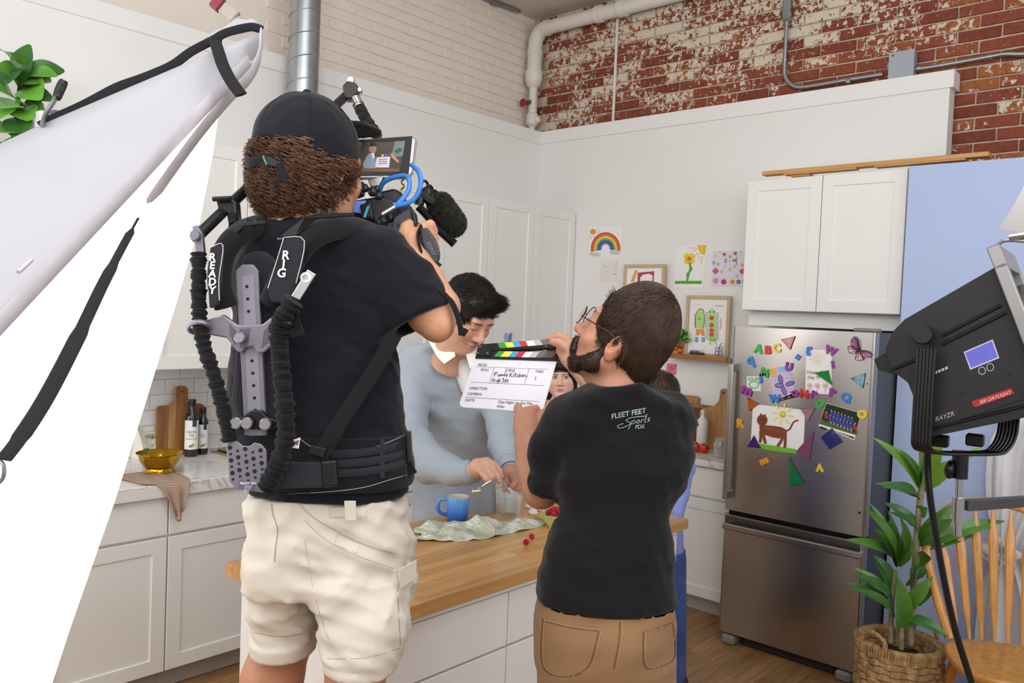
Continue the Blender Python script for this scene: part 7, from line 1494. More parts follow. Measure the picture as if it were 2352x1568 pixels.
a, c = handR([[(J(1171, 1074, 2.90), .025), (J(1172, 1084, 2.88), .027), (J(1174, 1098, 2.86), .030)], [(J(1168, 1098, 2.84), .014), (J(1162, 1112, 2.82), .011), (J(1159, 1124, 2.80), .0098)], [(J(1176, 1100, 2.84), .014), (J(1178, 1114, 2.81), .0108), (J(1184, 1122, 2.80), .0098)], [(J(1184, 1098, 2.85), .014), (J(1190, 1112, 2.82), .0105), (J(1192, 1124, 2.81), .0095)], [(J(1188, 1092, 2.86), .013), (J(1197, 1104, 2.83), .0098), (J(1200, 1116, 2.82), .009)], [(J(1176, 1092, 2.83), .015), (J(1184, 1104, 2.79), .012), (J(1178, 1116, 2.775), .010)]], '#b98672'); PB.append(a); CB.append(c)
S = SDF(J(1040, 1000, DW)-[.3, .3, .3], J(1040, 1000, DW)+[.3, .3, .5], .016); loft(S, [(800, 1030, 1080, .05, 3.08), (850, 1005, 1085, .05, DW), (1000, 980, 1115, .07, 3.28), (1180, 980, 1110, .06, 3.36)]); a = S.mesh(); PB.append(a); CB.append(np.tile(np.array(lin(SW)[:3]), (len(a[0]), 1)))
np_mesh('body', PB, M_skin, pw, CB)
Msw = fabric('grey_blue_sweat', '#a2abb6', .9, .04, .2, 450)
S = SDF(J(1040, 1000, DW)-[.42, .42, .55], J(1040, 1000, DW)+[.42, .42, .45], .0085)
loft(S, [(778, 1012, 1082, .075, 3.11), (792, 978, 1105, .11, 3.13), (812, 950, 1130, .115, DW), (845, 938, 1146, .13, DW), (900, 940, 1150, .135, 3.22), (1000, 950, 1145, .13, 3.29), (1100, 946, 1138, .12, 3.355), (1180, 943, 1137, .118, 3.39), (1206, 948, 1130, .112, 3.39), (1225, 948, 1130, .112, 3.39)], e=2.3)
S.chain([(J(955, 835, 3.16), .075), (J(938, 930, 3.1), .075), (J(935, 1010, 3.0), .078)], .03); S.chain([(J(935, 1010, 3.0), .078), (J(985, 1070, 2.92), .068), (J(1040, 1086, 2.83), .053), (J(1052, 1086, 2.82), .047)], .02)
S.chain([(J(1135, 845, DW), .075), (J(1150, 930, 3.1), .07), (J(1160, 1000, 3.05), .068)], .03); S.chain([(J(1160, 1000, 3.05), .066), (J(1168, 1055, 2.96), .05)], .02)
S.wrinkle(.017, 22, 11, [(.3, .2, 1), (.7, .4, .5), (-.7, .4, .5)], 6, ridge=.4); S.wrinkle(.002, 55, 4, None, 4)
S.cone(J(1046, 1086, 2.825), J(1083, 1084, 2.775), .044, .039, .006); S.cone(J(1166, 1048, 2.97), J(1171, 1074, 2.91), .044, .040, .006)
nk = at(1060, 784, d=3.06); S.ell(nk, (.056, .056, .036), k=.008, op='sub')
for a_, b_, r_ in (((1074, 1085, 2.79), (1088, 1083, 2.768), .0385), ((1169, 1064, 2.93), (1173, 1080, 2.89), .040)):
    A, B = Vector(J(*a_)), Vector(J(*b_)); t_ = (B-A).normalized(); e1 = t_.orthogonal().normalized(); e2 = t_.cross(e1); MB().tube([A, A+(B-A)*.5, B], [r_*1.04, r_*.98, r_*1.0], 24, cap=False).build('ribbed_cuff', Msw, pw, True); MB().tube([A+(e1*math.cos(q)+e2*math.sin(q))*r_*1.04 for q in np.linspace(0, 6.28, 25)[:-1]], .004, 6, closed=True).build('cuff_seam', Msw, pw, True)
S.cone(J(1068, 803, 3.01), J(1080, 880, 3.045), .03, .006, .004, 'sub')
o, PWs, FWs = cloth(S, 'sweater', Msw, pw)
M_wc = fabric('white_collar', '#ecebe8', .85, .02)
S = SDF(J(1062, 830, 3.0)-[.2, .2, .2], J(1062, 830, 3.0)+[.2, .2, .15], .005); loft(S, [(784, 1008, 1100, .07, 3.09), (800, 1010, 1102, .078, 3.09), (830, 1030, 1108, .085, 3.11), (900, 1060, 1105, .09, 3.13)]); S.ell(nk+UZ*.015, (.055, .055, .04), k=.006, op='sub'); cloth(S, 'undershirt', M_wc, pw)
bvw = BVHTree.FromPolygons([tuple(p) for p in PWs], [tuple(int(i) for i in f) for f in FWs])
def onsurf(bv, px, py, off, dflt):
    d = (at(px, py, d=1.)-CAMP).normalized(); h = bv.ray_cast(CAMP, d); return (h[0]-d*off) if h[0] is not None else CAMP+d*dflt
for pts in ([(982, 779), (1005, 783), (1032, 792), (1044, 801), (1046, 818), (1020, 836), (1006, 822), (994, 802)], [(1070, 814), (1082, 806), (1096, 796), (1106, 790), (1113, 806), (1104, 826), (1092, 834), (1080, 848)]): pan('collar_wing', pts, lambda x, y: 3.01-.0012*(y-780)+abs(x-1060)*.0006, .006, M_wc, pw, .002)
S = SDF(J(1040, 1200, 3.44)-[.3, .3, .95], J(1040, 1200, 3.44)+[.3, .3, .15], .02); 
for x0, x1 in ((955, 1040), (1042, 1128)): loft(S, [(1130, x0, x1, .1, 3.44), (1400, x0+8, x1-8, .08, 3.44), (1650, x0+12, x1-12, .075, 3.44)], .03)
cloth(S, 'trousers', fabric('dark_jeans', '#3a4252'), pw)
for x in (998, 1085): p = at(x, 1640, d=3.44); shoe(pw, (p.x, p.y, 0), (-fw_h).normalized(), M_shoe)
cw = SDF((-.11, -.13, -.13), (.11, .14, .16), .004); cw.ell((0, -.014, .036), (.083, .101, .096)); cw.cone((-.05, .058, .094), (.03, .058, .096), .023, .024, .03); cw.cone((0, -.085, -.02), (0, -.08, -.07), .04, .035, .04); cw.ell((0, .108, -.01), (.075, .055, .078), k=.012, op='sub'); cw.ell((0, .03, -.10), (.10, .085, .075), k=.02, op='sub')
for s in (-1, 1): cw.ell((s*.085, -.004, -.02), (.03, .03, .05), k=.008, op='sub')
hairset(MW, 1.06, cw, M_hairD, lambda p: np.stack([-.7+0*p[:, 0], .08+0*p[:, 0], -.05-.9*(p[:, 2] < .05)], 1), 10000, .034, .0009, pw, .30, 4, conform=False)
# measuring spoons
sp_ = thing('measuring_spoons', J(1150, 1090, 2.7), 'steel measuring spoons in the sweater man\'s hand', 'spoon'); MB().tube([J(1146, 1096, 2.69), J(1160, 1116, 2.70), J(1172, 1133, 2.71)], [.003, .0035, .004], 8, flat=(1, .4)).build('spoon_handle', M_chrome, sp_, True)
MB().tube([J(1128, 1104, 2.66), J(1112, 1114, 2.645), J(1098, 1124, 2.64)], [.003, .0035, .0045], 8, flat=(1, .4)).build('spoon_handle', M_chrome, sp_, True)
for px, py in ((1091, 1128), (1100, 1127)):
    c = Vector(J(px, py, 2.635)); MB().ball(c, .011, 16, 10, (1, 1, .75)).build('spoon_bowl', M_chrome, sp_, True)
# ------------------------------------------------------------------ the girl
SG = '#e6bda8'; DG = 3.93
pg = thing('person', (at(1290, 1000, d=DG).x, at(1290, 1000, d=DG).y, 0), 'young girl with dark fringe and mustard top behind the clapperboard', 'person')
parts, cols, hp3 = head(.80, SG, lips='#c27a72', brow='#3a2a22', child=True, neck=.05, eyes=(-.75, .1), lids=False); MG = hframe(at(1288, 868, d=DG), fdir(-.10, -.99, -.02), .06)
PB = [(tf(MG, p), f) for p, f in parts]; CB = list(cols)
S = SDF(J(1290, 980, DG)-[.25, .25, .75], J(1290, 980, DG)+[.25, .25, .25], .010); loft(S, [(905, 1270, 1305, .05, DG), (925, 1262, 1318, .06, DG), (940, 1240, 1342, .07, DG), (960, 1230, 1350, .075, DG), (1050, 1240, 1340, .08, DG), (1200, 1240, 1340, .09, DG)])
for s in (1238, 1345): S.chain([(J(s, 955, DG), .032), (J(s+(8 if s > 1290 else -8), 1040, DG-.05), .028), (J(1290+(s-1290)*.4, 1100, DG-.25), .022)], .02)
for x in (1270, 1312): S.chain([(J(x, 1190, DG), .05), (J(x, 1290, DG), .04), (J(x, 1400, DG), .03)], .02)
a = S.mesh(); PB.append(a); CB.append(np.tile(np.array(lin(SG)[:3]), (len(a[0]), 1))); np_mesh('body', PB, M_skin, pg, CB)
M_mus = fabric('mustard_top', '#c98f4e', .85, .12, .3, 200)
S = SDF(J(1290, 1040, DG)-[.22, .22, .42], J(1290, 1040, DG)+[.22, .22, .25], .007); loft(S, [(935, 1236, 1348, .078, DG), (960, 1226, 1354, .084, DG), (1050, 1236, 1344, .09, DG), (1210, 1215, 1365, .13, DG)]); S.cone(J(1302, 925, DG-.09), J(1306, 950, DG-.09), .042, .036, .01, 'sub'); S.wrinkle(.002, 70, 6); cloth(S, 'top', M_mus, pg)
MB().tube([J(1262, 945, DG-.09), J(1258, 930, DG-.05), J(1258, 922, DG)], .005, 6).build('strap', M_mus, pg, True); MB().tube([J(1312, 948, DG-.09), J(1311, 930, DG-.07), J(1308, 916, DG-.02)], .003, 6).build('strap', M_mus, pg, True)
cg = SDF((-.12, -.14, -.16), (.12, .14, .16), .005); cg.ell((0, -.012, .032), (.087, .105, .096)); cg.cone((-.03, .086, .072), (.03, .086, .072), .026, .026, .03)
for s in (-1, 1): cg.cone((s*.078, .0, .02), (s*.076, -.02, -.10), .02, .022, .03)
cg.cone((0, -.08, .0), (0, -.085, -.11), .05, .05, .04); cg.ell((0, .10, -.045), (.076, .075, .095), k=.010, op='sub')
hairset(MG, .80, cg, M_hairD, lambda p: np.stack([p[:, 0]*1.5, .2*(p[:, 1] > .04), -1+0*p[:, 0]], 1), 5000, .042, .001, pg, .05, 5, conform=False, keep=lambda c: 1.-(c[:, 1] > .055)*(c[:, 2] < .088))
# ------------------------------------------------------------------ the child beyond the bearded man
DB = 3.66
pb = thing('person', (at(1505, 1000, d=DB).x, at(1505, 1000, d=DB).y, 0), 'brown haired child in a periwinkle shirt and jeans half hidden by the bearded man', 'person')
parts, cols, hp4 = head(.92, SG, child=True, neck=.05, eyes=(0, 0), lids=False); MBk = hframe(at(1505, 912, d=DB), fdir(-.6, .5, -.2))
PB = [(tf(MBk, p), f) for p, f in parts]; CB = list(cols); S = SDF(J(1510, 1050, DB)-[.3, .3, .4], J(1510, 1050, DB)+[.3, .3, .3], .014); loft(S, [(960, 1490, 1530, .05, DB), (1000, 1450, 1560, .08, DB), (1200, 1460, 1560, .09, DB)]); a = S.mesh(); PB.append(a); CB.append(np.tile(np.array(lin(SG)[:3]), (len(a[0]), 1))); np_mesh('body', PB, M_skin, pb, CB)
cbk = SDF((-.12, -.14, -.13), (.12, .14, .16), .006); cbk.ell((0, -.014, .036), (.088, .107, .100)); cbk.cone((0, -.085, -.02), (0, -.08, -.07), .04, .035, .04); cbk.ell((0, .108, -.02), (.075, .06, .078), k=.012, op='sub')
hairset(MBk, .92, cbk, M_hairB, flow, 4000, .04, .001, pb, .12, 6)
S = SDF(J(1510, 1100, DB)-[.3, .3, .45], J(1510, 1100, DB)+[.3, .3, .4], .011); loft(S, [(975, 1485, 1540, .06, DB), (990, 1455, 1565, .09, DB), (1060, 1448, 1572, .10, DB), (1200, 1450, 1568, .105, DB), (1280, 1448, 1570, .11, DB)]); S.chain([(J(1562, 1005, DB), .045), (J(1572, 1075, DB), .045), (J(1560, 1130, 3.5), .042), (J(1552, 1180, 3.45), .036)], .02); S.wrinkle(.003, 40, 8)
cloth(S, 'shirt', fabric('periwinkle_cotton', '#8494d4', .9, .08), pb)
S = SDF(J(1510, 1450, DB)-[.3, .3, .75], J(1510, 1450, DB)+[.3, .3, .45], .014)
for x0, x1 in ((1455, 1512), (1514, 1575)): loft(S, [(1260, x0, x1, .09, DB), (1450, x0+2, x1+2, .075, DB), (1640, x0+6, x1, .065, DB)], .02)
S.wrinkle(.003, 45, 2); cloth(S, 'jeans', fabric('blue_denim', '#3d5286', .9, .2, .4, 300), pb)
for x in (1485, 1545): p = at(x, 1630, d=DB); shoe(pb, (p.x, p.y, 0), (-rt_h*.7+fw_h*.7).normalized(), M_shoe, .8)
# ================================================================== the cameraman
SCm = '#cf9a78'; DC = 1.75
pc = thing('person', (at(740, 1200, d=DC).x, at(740, 1200, d=DC).y, .30), 'curly haired cameraman in a black cap, navy t-shirt and khaki shorts', 'person')
parts, cols, hp5 = head(1.06, SCm, neck=.057, lids=False, stubble=.25); MC = hframe(at(716, 398, d=1.74), fdir(.60, .80, .04))
PB = [(tf(MC, p), f) for p, f in parts]; CB = list(cols)
a, c = skin_parts([[(J(930, 650, 1.74), .044), (J(985, 720, 1.725), .045), (J(1004, 746, 1.72), .036)], [(J(1004, 746, 1.72), .036), (J(1012, 705, 1.74), .041), (J(980, 640, 1.78), .036), (J(958, 600, 1.81), .030), (J(950, 575, 1.83), .030), (J(946, 552, 1.84), .031)],
                   [(J(936, 560, 1.83), .017), (J(931, 535, 1.835), .014), (J(933, 522, 1.84), .012), (J(940, 514, 1.85), .011)], [(J(958, 548, 1.845), .016), (J(972, 522, 1.86), .011), (J(988, 516, 1.87), .0105), (J(997, 530, 1.88), .0098)], [(J(962, 556, 1.845), .015), (J(985, 536, 1.87), .0108), (J(999, 548, 1.885), .0098)], [(J(964, 566, 1.845), .015), (J(990, 556, 1.875), .0105), (J(1002, 568, 1.89), .0095)], [(J(964, 578, 1.84), .014), (J(990, 578, 1.87), .0095), (J(1001, 588, 1.885), .009)]], .0042, col=SCm); PB.append(a); CB.append(c)
a, c = skin_parts([[(J(560, 590, 1.80), .05), (J(640, 720, 2.0), .045)], [(J(640, 720, 2.0), .042), (J(830, 560, 2.1), .03), (J(850, 545, 2.12), .03)], [(J(850, 545, 2.12), .014), (J(865, 520, 2.12), .010)], [(J(855, 550, 2.12), .014), (J(872, 530, 2.13), .010)], [(J(858, 556, 2.12), .014), (J(876, 545, 2.14), .010)], [(J(858, 562, 2.12), .013), (J(874, 560, 2.14), .0095)], [(J(845, 550, 2.1), .014), (J(850, 522, 2.09), .011)]], .006, col=SCm); PB.append(a); CB.append(c)
S = SDF(J(740, 1100, DC)-[.35, .35, 1.1], J(740, 1100, DC)+[.35, .35, .72], .014); loft(S, [(480, 680, 745, .05, 1.74), (560, 600, 850, .08, DC), (900, 590, 860, .08, DC), (1200, 610, 900, .08, DC), (1330, 620, 900, .08, DC)])
for ch in ([(J(660, 1300, 1.80), .06), (J(655, 1450, 1.80), .062), (J(625, 1560, 1.80), .062), (J(612, 1620, 1.80), .056), (J(606, 1720, 1.82), .058), (J(600, 1880, 1.80), .042), (at(598, 2120, d=1.76).xy.to_3d()+UZ*.36, .036)], [(J(830, 1300, 1.75), .06), (J(822, 1470, 1.71), .070), (J(816, 1568, 1.71), .056), (J(812, 1640, 1.74), .055), (J(812, 1730, 1.74), .058), (J(810, 1890, 1.74), .042), (at(808, 2120, d=1.74).xy.to_3d()+UZ*.36, .036)]): S.chain([(np.array(p), r) for p, r in ch], .03)
a = S.mesh(); PB.append(a); CB.append(np.tile(np.array(lin('#b98468')[:3]), (len(a[0]), 1))); np_mesh('body', PB, M_skin, pc, CB)
M_navy = fabric('navy_tee', '#15151d')
S = SDF(J(740, 820, DC)-[.36, .36, .36], J(740, 820, DC)+[.36, .36, .36], .0072)
loft(S, [(492, 660, 765, .075, 1.73), (503, 632, 800, .09, 1.74), (522, 590, 870, .105, DC), (560, 555, 915, .118, DC), (640, 540, 922, .122, DC), (720, 538, 914, .122, DC), (800, 538, 910, .12, DC), (900, 530, 922, .12, DC), (980, 530, 930, .122, DC), (1060, 560, 938, .128, DC), (1158, 572, 938, .13, DC), (1180, 572, 938, .13, DC)], e=2.3)
T1 = J(958, 728, 1.73); T0 = J(885, 585, 1.75); S.chain([(T0, .062), (J(930, 668, 1.74), .068), (T1, .07), (T1+(T1-T0)*.2, .07)], .035)
S.wrinkle(.010, 22, 21, [(.3, .3, 1), (.7, .3, .7), (-.7, .3, .7)], 6, ridge=.45); S.wrinkle(.004, 60, 22, [(.4, .3, 1)], 4)
n_ = (T1-T0)/np.linalg.norm(T1-T0); cuff(S, T1+n_*.012, n_, .10, .054); S.plane(at(740, 1152, d=DC-.1), (0, 0, -1)); S.ell(at(715, 476, d=1.71), (.066, .066, .05), k=.01, op='sub'); o, PCs, FCs = cloth(S, 't_shirt', M_navy, pc)
M_kh = fabric('khaki_cotton', '#cdc5b8', .85, .04, .3, 400)
S = SDF(J(750, 1320, DC)-[.32, .32, .26], J(750, 1320, DC)+[.32, .32, .22], .0068)
loft(S, [(1125, 575, 930, .125, DC), (1160, 564, 940, .13, DC), (1230, 568, 950, .135, DC), (1310, 574, 958, .135, DC), (1345, 578, 957, .125, DC)], e=2.3); loft(S, [(1270, 572, 730, .125, 1.765), (1380, 578, 735, .118, 1.79), (1483, 584, 730, .108, 1.80)], .03, e=2.3); loft(S, [(1290, 680, 958, .125, 1.73), (1400, 722, 952, .12, 1.71), (1518, 750, 918, .112, 1.70)], .012, e=2.3)
c_ = J(750, 1320, DC); lo, hi = c_-[.4, .4, (1462-1320)*DC/FPX], c_+.5; S.wrinkle(.014, 26, 31, [(.5, .2, .6), (-.5, .3, .7), (.1, .1, 1)], 6, lo, hi, .5); S.wrinkle(.007, 55, 32, [(.5, .5, 1), (.6, -.2, .5), (-.5, .1, .6)], 5, lo, hi, .8)
S.chain([(J(657, 1540, 1.80), .068), (J(657, 1485, 1.80), .068)], .003, 'sub'); S.chain([(J(834, 1580, 1.70), .072), (J(834, 1525, 1.70), .072)], .003, 'sub'); o, P, F = cloth(S, 'shorts', M_kh, pc)
it = []
for st, w, c_ in (([(623, 1142), (626, 1180), (637, 1215), (632, 1260), (630, 1290)], 2.5, '#8f867c'), ([(685, 1142), (690, 1160), (730, 1195), (790, 1228), (850, 1255), (905, 1272)], 2.2, '#a59c90'), ([(700, 1195), (750, 1240), (820, 1275), (905, 1305)], 2, '#b0a698'), ([(583, 1452), (650, 1462), (728, 1448)], 1.8, '#a59c90'), ([(750, 1512), (840, 1510), (920, 1488)], 1.8, '#a59c90'), ([(700, 1240), (725, 1380), (755, 1470)], 1.6, '#b5ab9e'), ([(757, 1164), (842, 1162), (842, 1187), (758, 1188), (757, 1164)], 1.5, '#a2988c'), ([(775, 1225), (828, 1248), (818, 1270), (768, 1250), (775, 1225)], 1.5, '#a2988c'), ([(912, 1310), (916, 1400), (920, 1480)], 2, '#988e82')): it.append((*pstroke(curve2(st, 4) if len(st) < 5 or w > 2 else st, w*.65), c_))
decal(P, F, it, 'seams', o, .0015)
def cord(name, pts, r, m, parent, n=8, k=6, flat=None, up=None): return MB().tube(bez([at(*p[:2], d=p[2]) for p in pts], k), r, n, flat=flat, up=up).build(name, m, parent, True)
pan('belt_loop', [(790, 1150), (817, 1150), (818, 1196), (793, 1197)], 1.6, .004, M_kh, pc); pan('pocket_flap', [(915, 1308), (957, 1285), (955, 1330), (920, 1353)], lambda x, y: 1.63+(x-915)*.0014, .006, M_kh, pc); 
for x, d in ((600, 1.76), (808, 1.74)): p = at(x, 2120, d=d); shoe(pc, (p.x, p.y, .3005), (fw_h*.9+rt_h*.3).normalized(), M_shoe)
p = at(704, 2000, d=1.78); ab = thing('apple_box', (p.x, p.y, 0), 'plywood apple box the cameraman stands on', 'box'); MB().box((p.x-.30, p.y-.26, 0), (p.x+.30, p.y+.26, .30), .004).build('box_shell', M_pine, ab)
# curls, cap
cc = SDF((-.13, -.14, -.15), (.13, .14, .16), .005); cc.ell((0, -.018, .02), (.082, .101, .086)); cc.ell((0, -.045, -.035), (.068, .064, .050), k=.035); cc.ell((0, .11, -.04), (.085, .08, .12), k=.012, op='sub'); cc.ell((0, .045, -.12), (.10, .08, .06), k=.015, op='sub')
for s in (-1, 1): cc.ell((s*.092, .012, -.02), (.026, .022, .035), k=.008, op='sub')
hairset(MC, 1.06, cc, mat('hair_curls', '#664530', .45, var=.5, scale=28), lambda p: np.stack([p[:, 0]*3, p[:, 1]*2, -1+0*p[:, 0]], 1), 5200, .028, .0011, pc, .5, 9, seg=15, curl=.0080, turns=2.2, grav=.15, keep=lambda c: (c[:, 2] < .035)+(c[:, 1] < -.06)*(c[:, 2] < .06)*1., conform=False)
M_capf = fabric('black_cap_cotton', '#1b1a20', .85, .05, .3, 500)
cS = SDF((-.13, -.15, -.02), (.13, .26, .18), .0042); cS.ell((0, -.012, .050), (.091, .113, .106), k=.0); cS.plane((0, 0, .022), (0, .12, -1)); cS.ell((0, -.115, .008), (.055, .05, .045), k=.006, op='sub'); cS.wrinkle(.0018, 60, 41)
bl = SDF((-.11, .04, .02), (.11, .22, .14), .0035); bl.ell((0, .078, .094), (.083, .082, .022)); bl.ell((0, .065, .076), (.11, .125, .026), k=.004, op='sub'); bl.plane((0, .075, 0), (0, -1, 0))
P1, F1 = cS.mesh(); cap = np_mesh('cap', [(tf(MC, P1*1.06), F1)], M_capf, pc); P2, F2 = bl.mesh(); np_mesh('cap_peak', [(tf(MC, P2*1.06), F2)], M_capf, cap)
CM = lambda v: MC @ (Vector(v)*1.06)
MB().ball(CM((0, -.012, .158)), .009, 12, 8, (1, 1, .6)).build('cap_button', M_capf, cap, True)
MB().tube([CM((.075*math.sin(a), -.018-.124*math.cos(a), .004+.01*abs(math.sin(a)))) for a in np.linspace(-.75, .75, 9)], .010, 8, flat=(1, .25), up=UZ).build('cap_strap', M_capf, cap, True)
M_plast = mat('black_plastic', '#161618', .35, var=.05); pan('cap_buckle', [(605, 357), (634, 366), (636, 384), (612, 380)], 1.568, .006, M_plast, cap); pan('cap_strap_tail', [(634, 372), (652, 374), (660, 418), (636, 420)], 1.566, .003, M_capf, cap); cord('cap_tab', [(604, 358, 1.566), (612, 378, 1.566)], .0016, mat('green_trim', '#3f9a5a', .6), cap)
for k in range(3): MB().tube([CM((.0912*math.sin(t)*math.cos(k*1.047+1.57), -.012+.1132*math.sin(t)*math.sin(k*1.047+1.57), .050+.1062*math.cos(t))) for t in np.linspace(-1.45, 1.45, 25)], .0011, 5).build('cap_seam', M_capf, cap, True)
o = MB().tube([CM((.064*math.sin(a), -.05-.064*math.cos(a), -.128-.01*math.cos(a))) for a in np.linspace(-1.6, 1.6, 40)], [.0022 if i % 2 else .0034 for i in range(40)], 6).build('necklace', M_chrome, None, True); tag(o, 'thin silver chain around the cameraman\'s neck', 'necklace')
# ------------------------------------------------------------------ body support rig worn by the cameraman
M_pad = fabric('black_padding', '#17171a', .9, .08, .6, 700); M_padg = fabric('charcoal_padding', '#2b2a30', .9, .06, .4, 600); M_ano = mat('grey_anodised', '#87838f', .4, .55, var=.03); M_carb = mat('carbon_tube', '#1c1c1e', .3, var=.3, scale=120); M_sil = mat('machined_silver', '#b9b6b6', .3, .9); M_bun = fabric('bungee_sleeve', '#18181a', .9, .12, .7, 300)
rg_ = thing('support_rig', at(590, 900, d=1.6), 'black exoskeleton camera support vest with grey spine plate on the cameraman', 'camera rig'); dB = 1.575
pan('back_pad', [(548, 598), (570, 576), (605, 575), (628, 598), (645, 700), (652, 860), (660, 985), (548, 985), (528, 920), (540, 800), (538, 680)], 1.597, .04, M_padg, rg_, .012)
sp_ = pan('spine_plate', [(541, 622), (556, 607), (581, 607), (593, 622), (612, 1000), (562, 1000)], 1.578, .012, M_ano, rg_)
pan('spine_groove', [(556, 634), (582, 630), (603, 1000), (572, 1000)], 1.5776, .002, mat('anodised_light', '#9793a0', .45, .5), sp_, 0)
for i in range(11):
    x, y = 567+i*1.95, 658+i*28.4
    if not (740 < y < 812): q = at(x, y, d=1.5774); MB().cyl(q, q+Vector(_fw)*.002, .0033, n=10).build('hole', M_gask, sp_)
br_ = pan('yoke_bracket', [(472, 735), (512, 722), (545, 746), (603, 744), (630, 722), (650, 732), (642, 778), (606, 810), (592, 811), (582, 796), (562, 797), (556, 810), (544, 808), (520, 776), (476, 768)], 1.562, .014, M_ano, rg_, .003)
for pts in ([(526, 742), (542, 760), (540, 792), (528, 770)], [(606, 760), (630, 738), (632, 772), (600, 800)], [(550, 755), (575, 754), (570, 790), (552, 800)]): pan('pocket', pts, 1.5612, .002, mat('anodised_dark', '#625f6a', .45, .5), br_, 0)
def knob(x, y, r, d, parent, m=None, L=.02): q = at(x, y, d=d); MB().cyl(q+Vector(_fw)*L, q, r*.62, n=14).build('knob_shaft', M_plast, parent, True); return MB().tube([q+Vector(_fw)*.007, q, q-Vector(_fw)*.002], [r, r, r*.85], 18).build('knob', m or M_sil, parent, True)
knob(550, 775, .0105, 1.545, br_); q_ = pan('lower_bracket', [(528, 966), (556, 957), (576, 942), (600, 942), (612, 956), (640, 966), (634, 988), (530, 985)], 1.565, .014, M_plast, rg_, .003)
for x, y in ((540, 972), (566, 972), (609, 974)): knob(x, y, .0115, 1.545, q_)
hp_ = pan('hip_plate', [(519, 1022), (528, 1012), (545, 1014), (558, 1024), (574, 1024), (584, 1016), (600, 1020), (612, 1034), (615, 1114), (606, 1132), (541, 1122), (526, 1106)], 1.55, .006, M_ano, rg_)
for i in range(6):
    for j in range(5):
        x, y = 528+j*17.5+i*1.4, 1028+i*14.5+j*1.5+(6 if j % 2 else 0)
        if y < 1106: q = at(x, y, d=1.5494); MB().cyl(q, q+Vector(_fw)*.001, .0042 if (i+j) % 2 == 0 else .0026, n=12).build('hole', M_gask, hp_)
pan('name_plate', [(548, 1102), (586, 1106), (584, 1128), (549, 1122)], 1.5492, .001, mat('plate_violet', '#5c5a70', .5), hp_, 0)
d = Print(frame(at(551, 1113, d=1.548), _rt, -_dn), .0004); d.text('READY RIG GS', 0, .001, .0062, '#d8d6dc', bold=.0002)
for k in range(4): d.rect(.008, -.003-k*.0035, .024-k*.002, -.0015-k*.0035, '#b5b3bd')
d.build('plate_print', hp_)
# shoulder yokes
def fat(name, pts, r, m, **k): return cord(name, pts, r, m, rg_, 12, 6, **k)
fat('shoulder_pad', [(520, 705, 1.57), (505, 650, 1.56), (512, 590, 1.56), (540, 545, 1.58), (590, 520, 1.66), (650, 512, 1.78)], .023, M_pad, flat=(1, .9))
fat('shoulder_pad', [(625, 695, 1.575), (655, 630, 1.555), (692, 566, 1.555), (745, 530, 1.60), (810, 524, 1.70), (870, 548, 1.82), (905, 600, 1.9)], .027, M_pad, flat=(1, .9))
lf = pan('logo_flap', [(482, 567), (514, 561), (508, 640), (500, 700), (480, 708), (476, 640)], 1.535, .012, M_padg, rg_, .003); rf = pan('logo_flap', [(651, 542), (701, 551), (690, 620), (682, 652), (668, 700), (622, 692), (614, 664), (630, 610)], 1.517, .012, M_padg, rg_, .003)
def vt(t, x0, y0, x1, y1, size, d, name, parent):
    pr = Print(frame(at(x0, y0, d=d), _rt, -_dn), .0004); s = d/FPX; n = len(t)
    for i, ch in enumerate(t): u = i/max(1, n-1); pr.text(ch, (x1-x0)*u*s, -(y1-y0)*u*s, size*s, '#e9e9ec', .12, .0006, 'CENTER')
    pr.build(name, parent)
vt('READY', 487, 598, 487, 674, 24, 1.533, 'logo_print', lf); vt('RIG', 655, 595, 646, 636, 28, 1.515, 'logo_print', rf)
for pts, pa, dd in (([(653, 545), (699, 553), (680, 650)], rf, 1.516), ([(652, 545), (632, 610), (615, 662)], rf, 1.516), ([(484, 568), (512, 563), (503, 640), (504, 690)], lf, 1.534)): cord('stitching', [(x, y, dd) for x, y in pts], .0008, mat('white_thread', '#cfcfd2', .8), pa, 5, 4)
for pts in ([(502, 548), (530, 520), (555, 510), (610, 506), (610, 514), (560, 520), (518, 560)], [(640, 545), (700, 497), (720, 492), (770, 488), (815, 488), (812, 496), (725, 502), (680, 540)]): pan('shoulder_plate', pts, lambda x, y: 1.56 if x < 620 else 1.535+max(0, x-700)*.0007, .006, M_plast, rg_)
for x, y, d_ in ((564, 503, 1.6), (586, 503, 1.6), (733, 480, 1.6), (758, 479, 1.6)): q = at(x, y, d=d_); MB().cyl(at(x, y+12, d=d_), q, .0055, n=12).build('stud', M_plast, rg_, True)
# rods and bungees
rod = [(448, 548, 1.58), (520, 478, 1.66), (590, 412, 1.76), (700, 310, 1.93), (803, 212, 2.08)]; cord('carbon_rod', rod, .0115, M_carb, rg_, 14, 3)
pan('rod_clamp', [(495, 460), (520, 450), (542, 462), (545, 500), (548, 520), (530, 520), (522, 492), (500, 480)], 1.64, .03, M_plast, rg_, .004); cord('clamp_lever', [(489, 457, 1.63), (530, 455, 1.63)], .005, M_plast, rg_, 8, 2); cord('post', [(535, 490, 1.655), (538, 520, 1.62)], .011, M_plast, rg_, 12, 2)
pan('rod_end', [(441, 520), (452, 516), (463, 535), (468, 582), (450, 584), (446, 552)], 1.572, .014, M_ano, rg_); knob(447, 540, .010, 1.56, rg_, M_ano)
pan('rod_end', [(786, 196), (798, 184), (818, 190), (822, 212), (808, 228), (790, 226)], 2.05, .035, M_plast, rg_, .004); knob(805, 184, .010, 2.06, rg_); knob(826, 206, .006, 2.06, rg_)
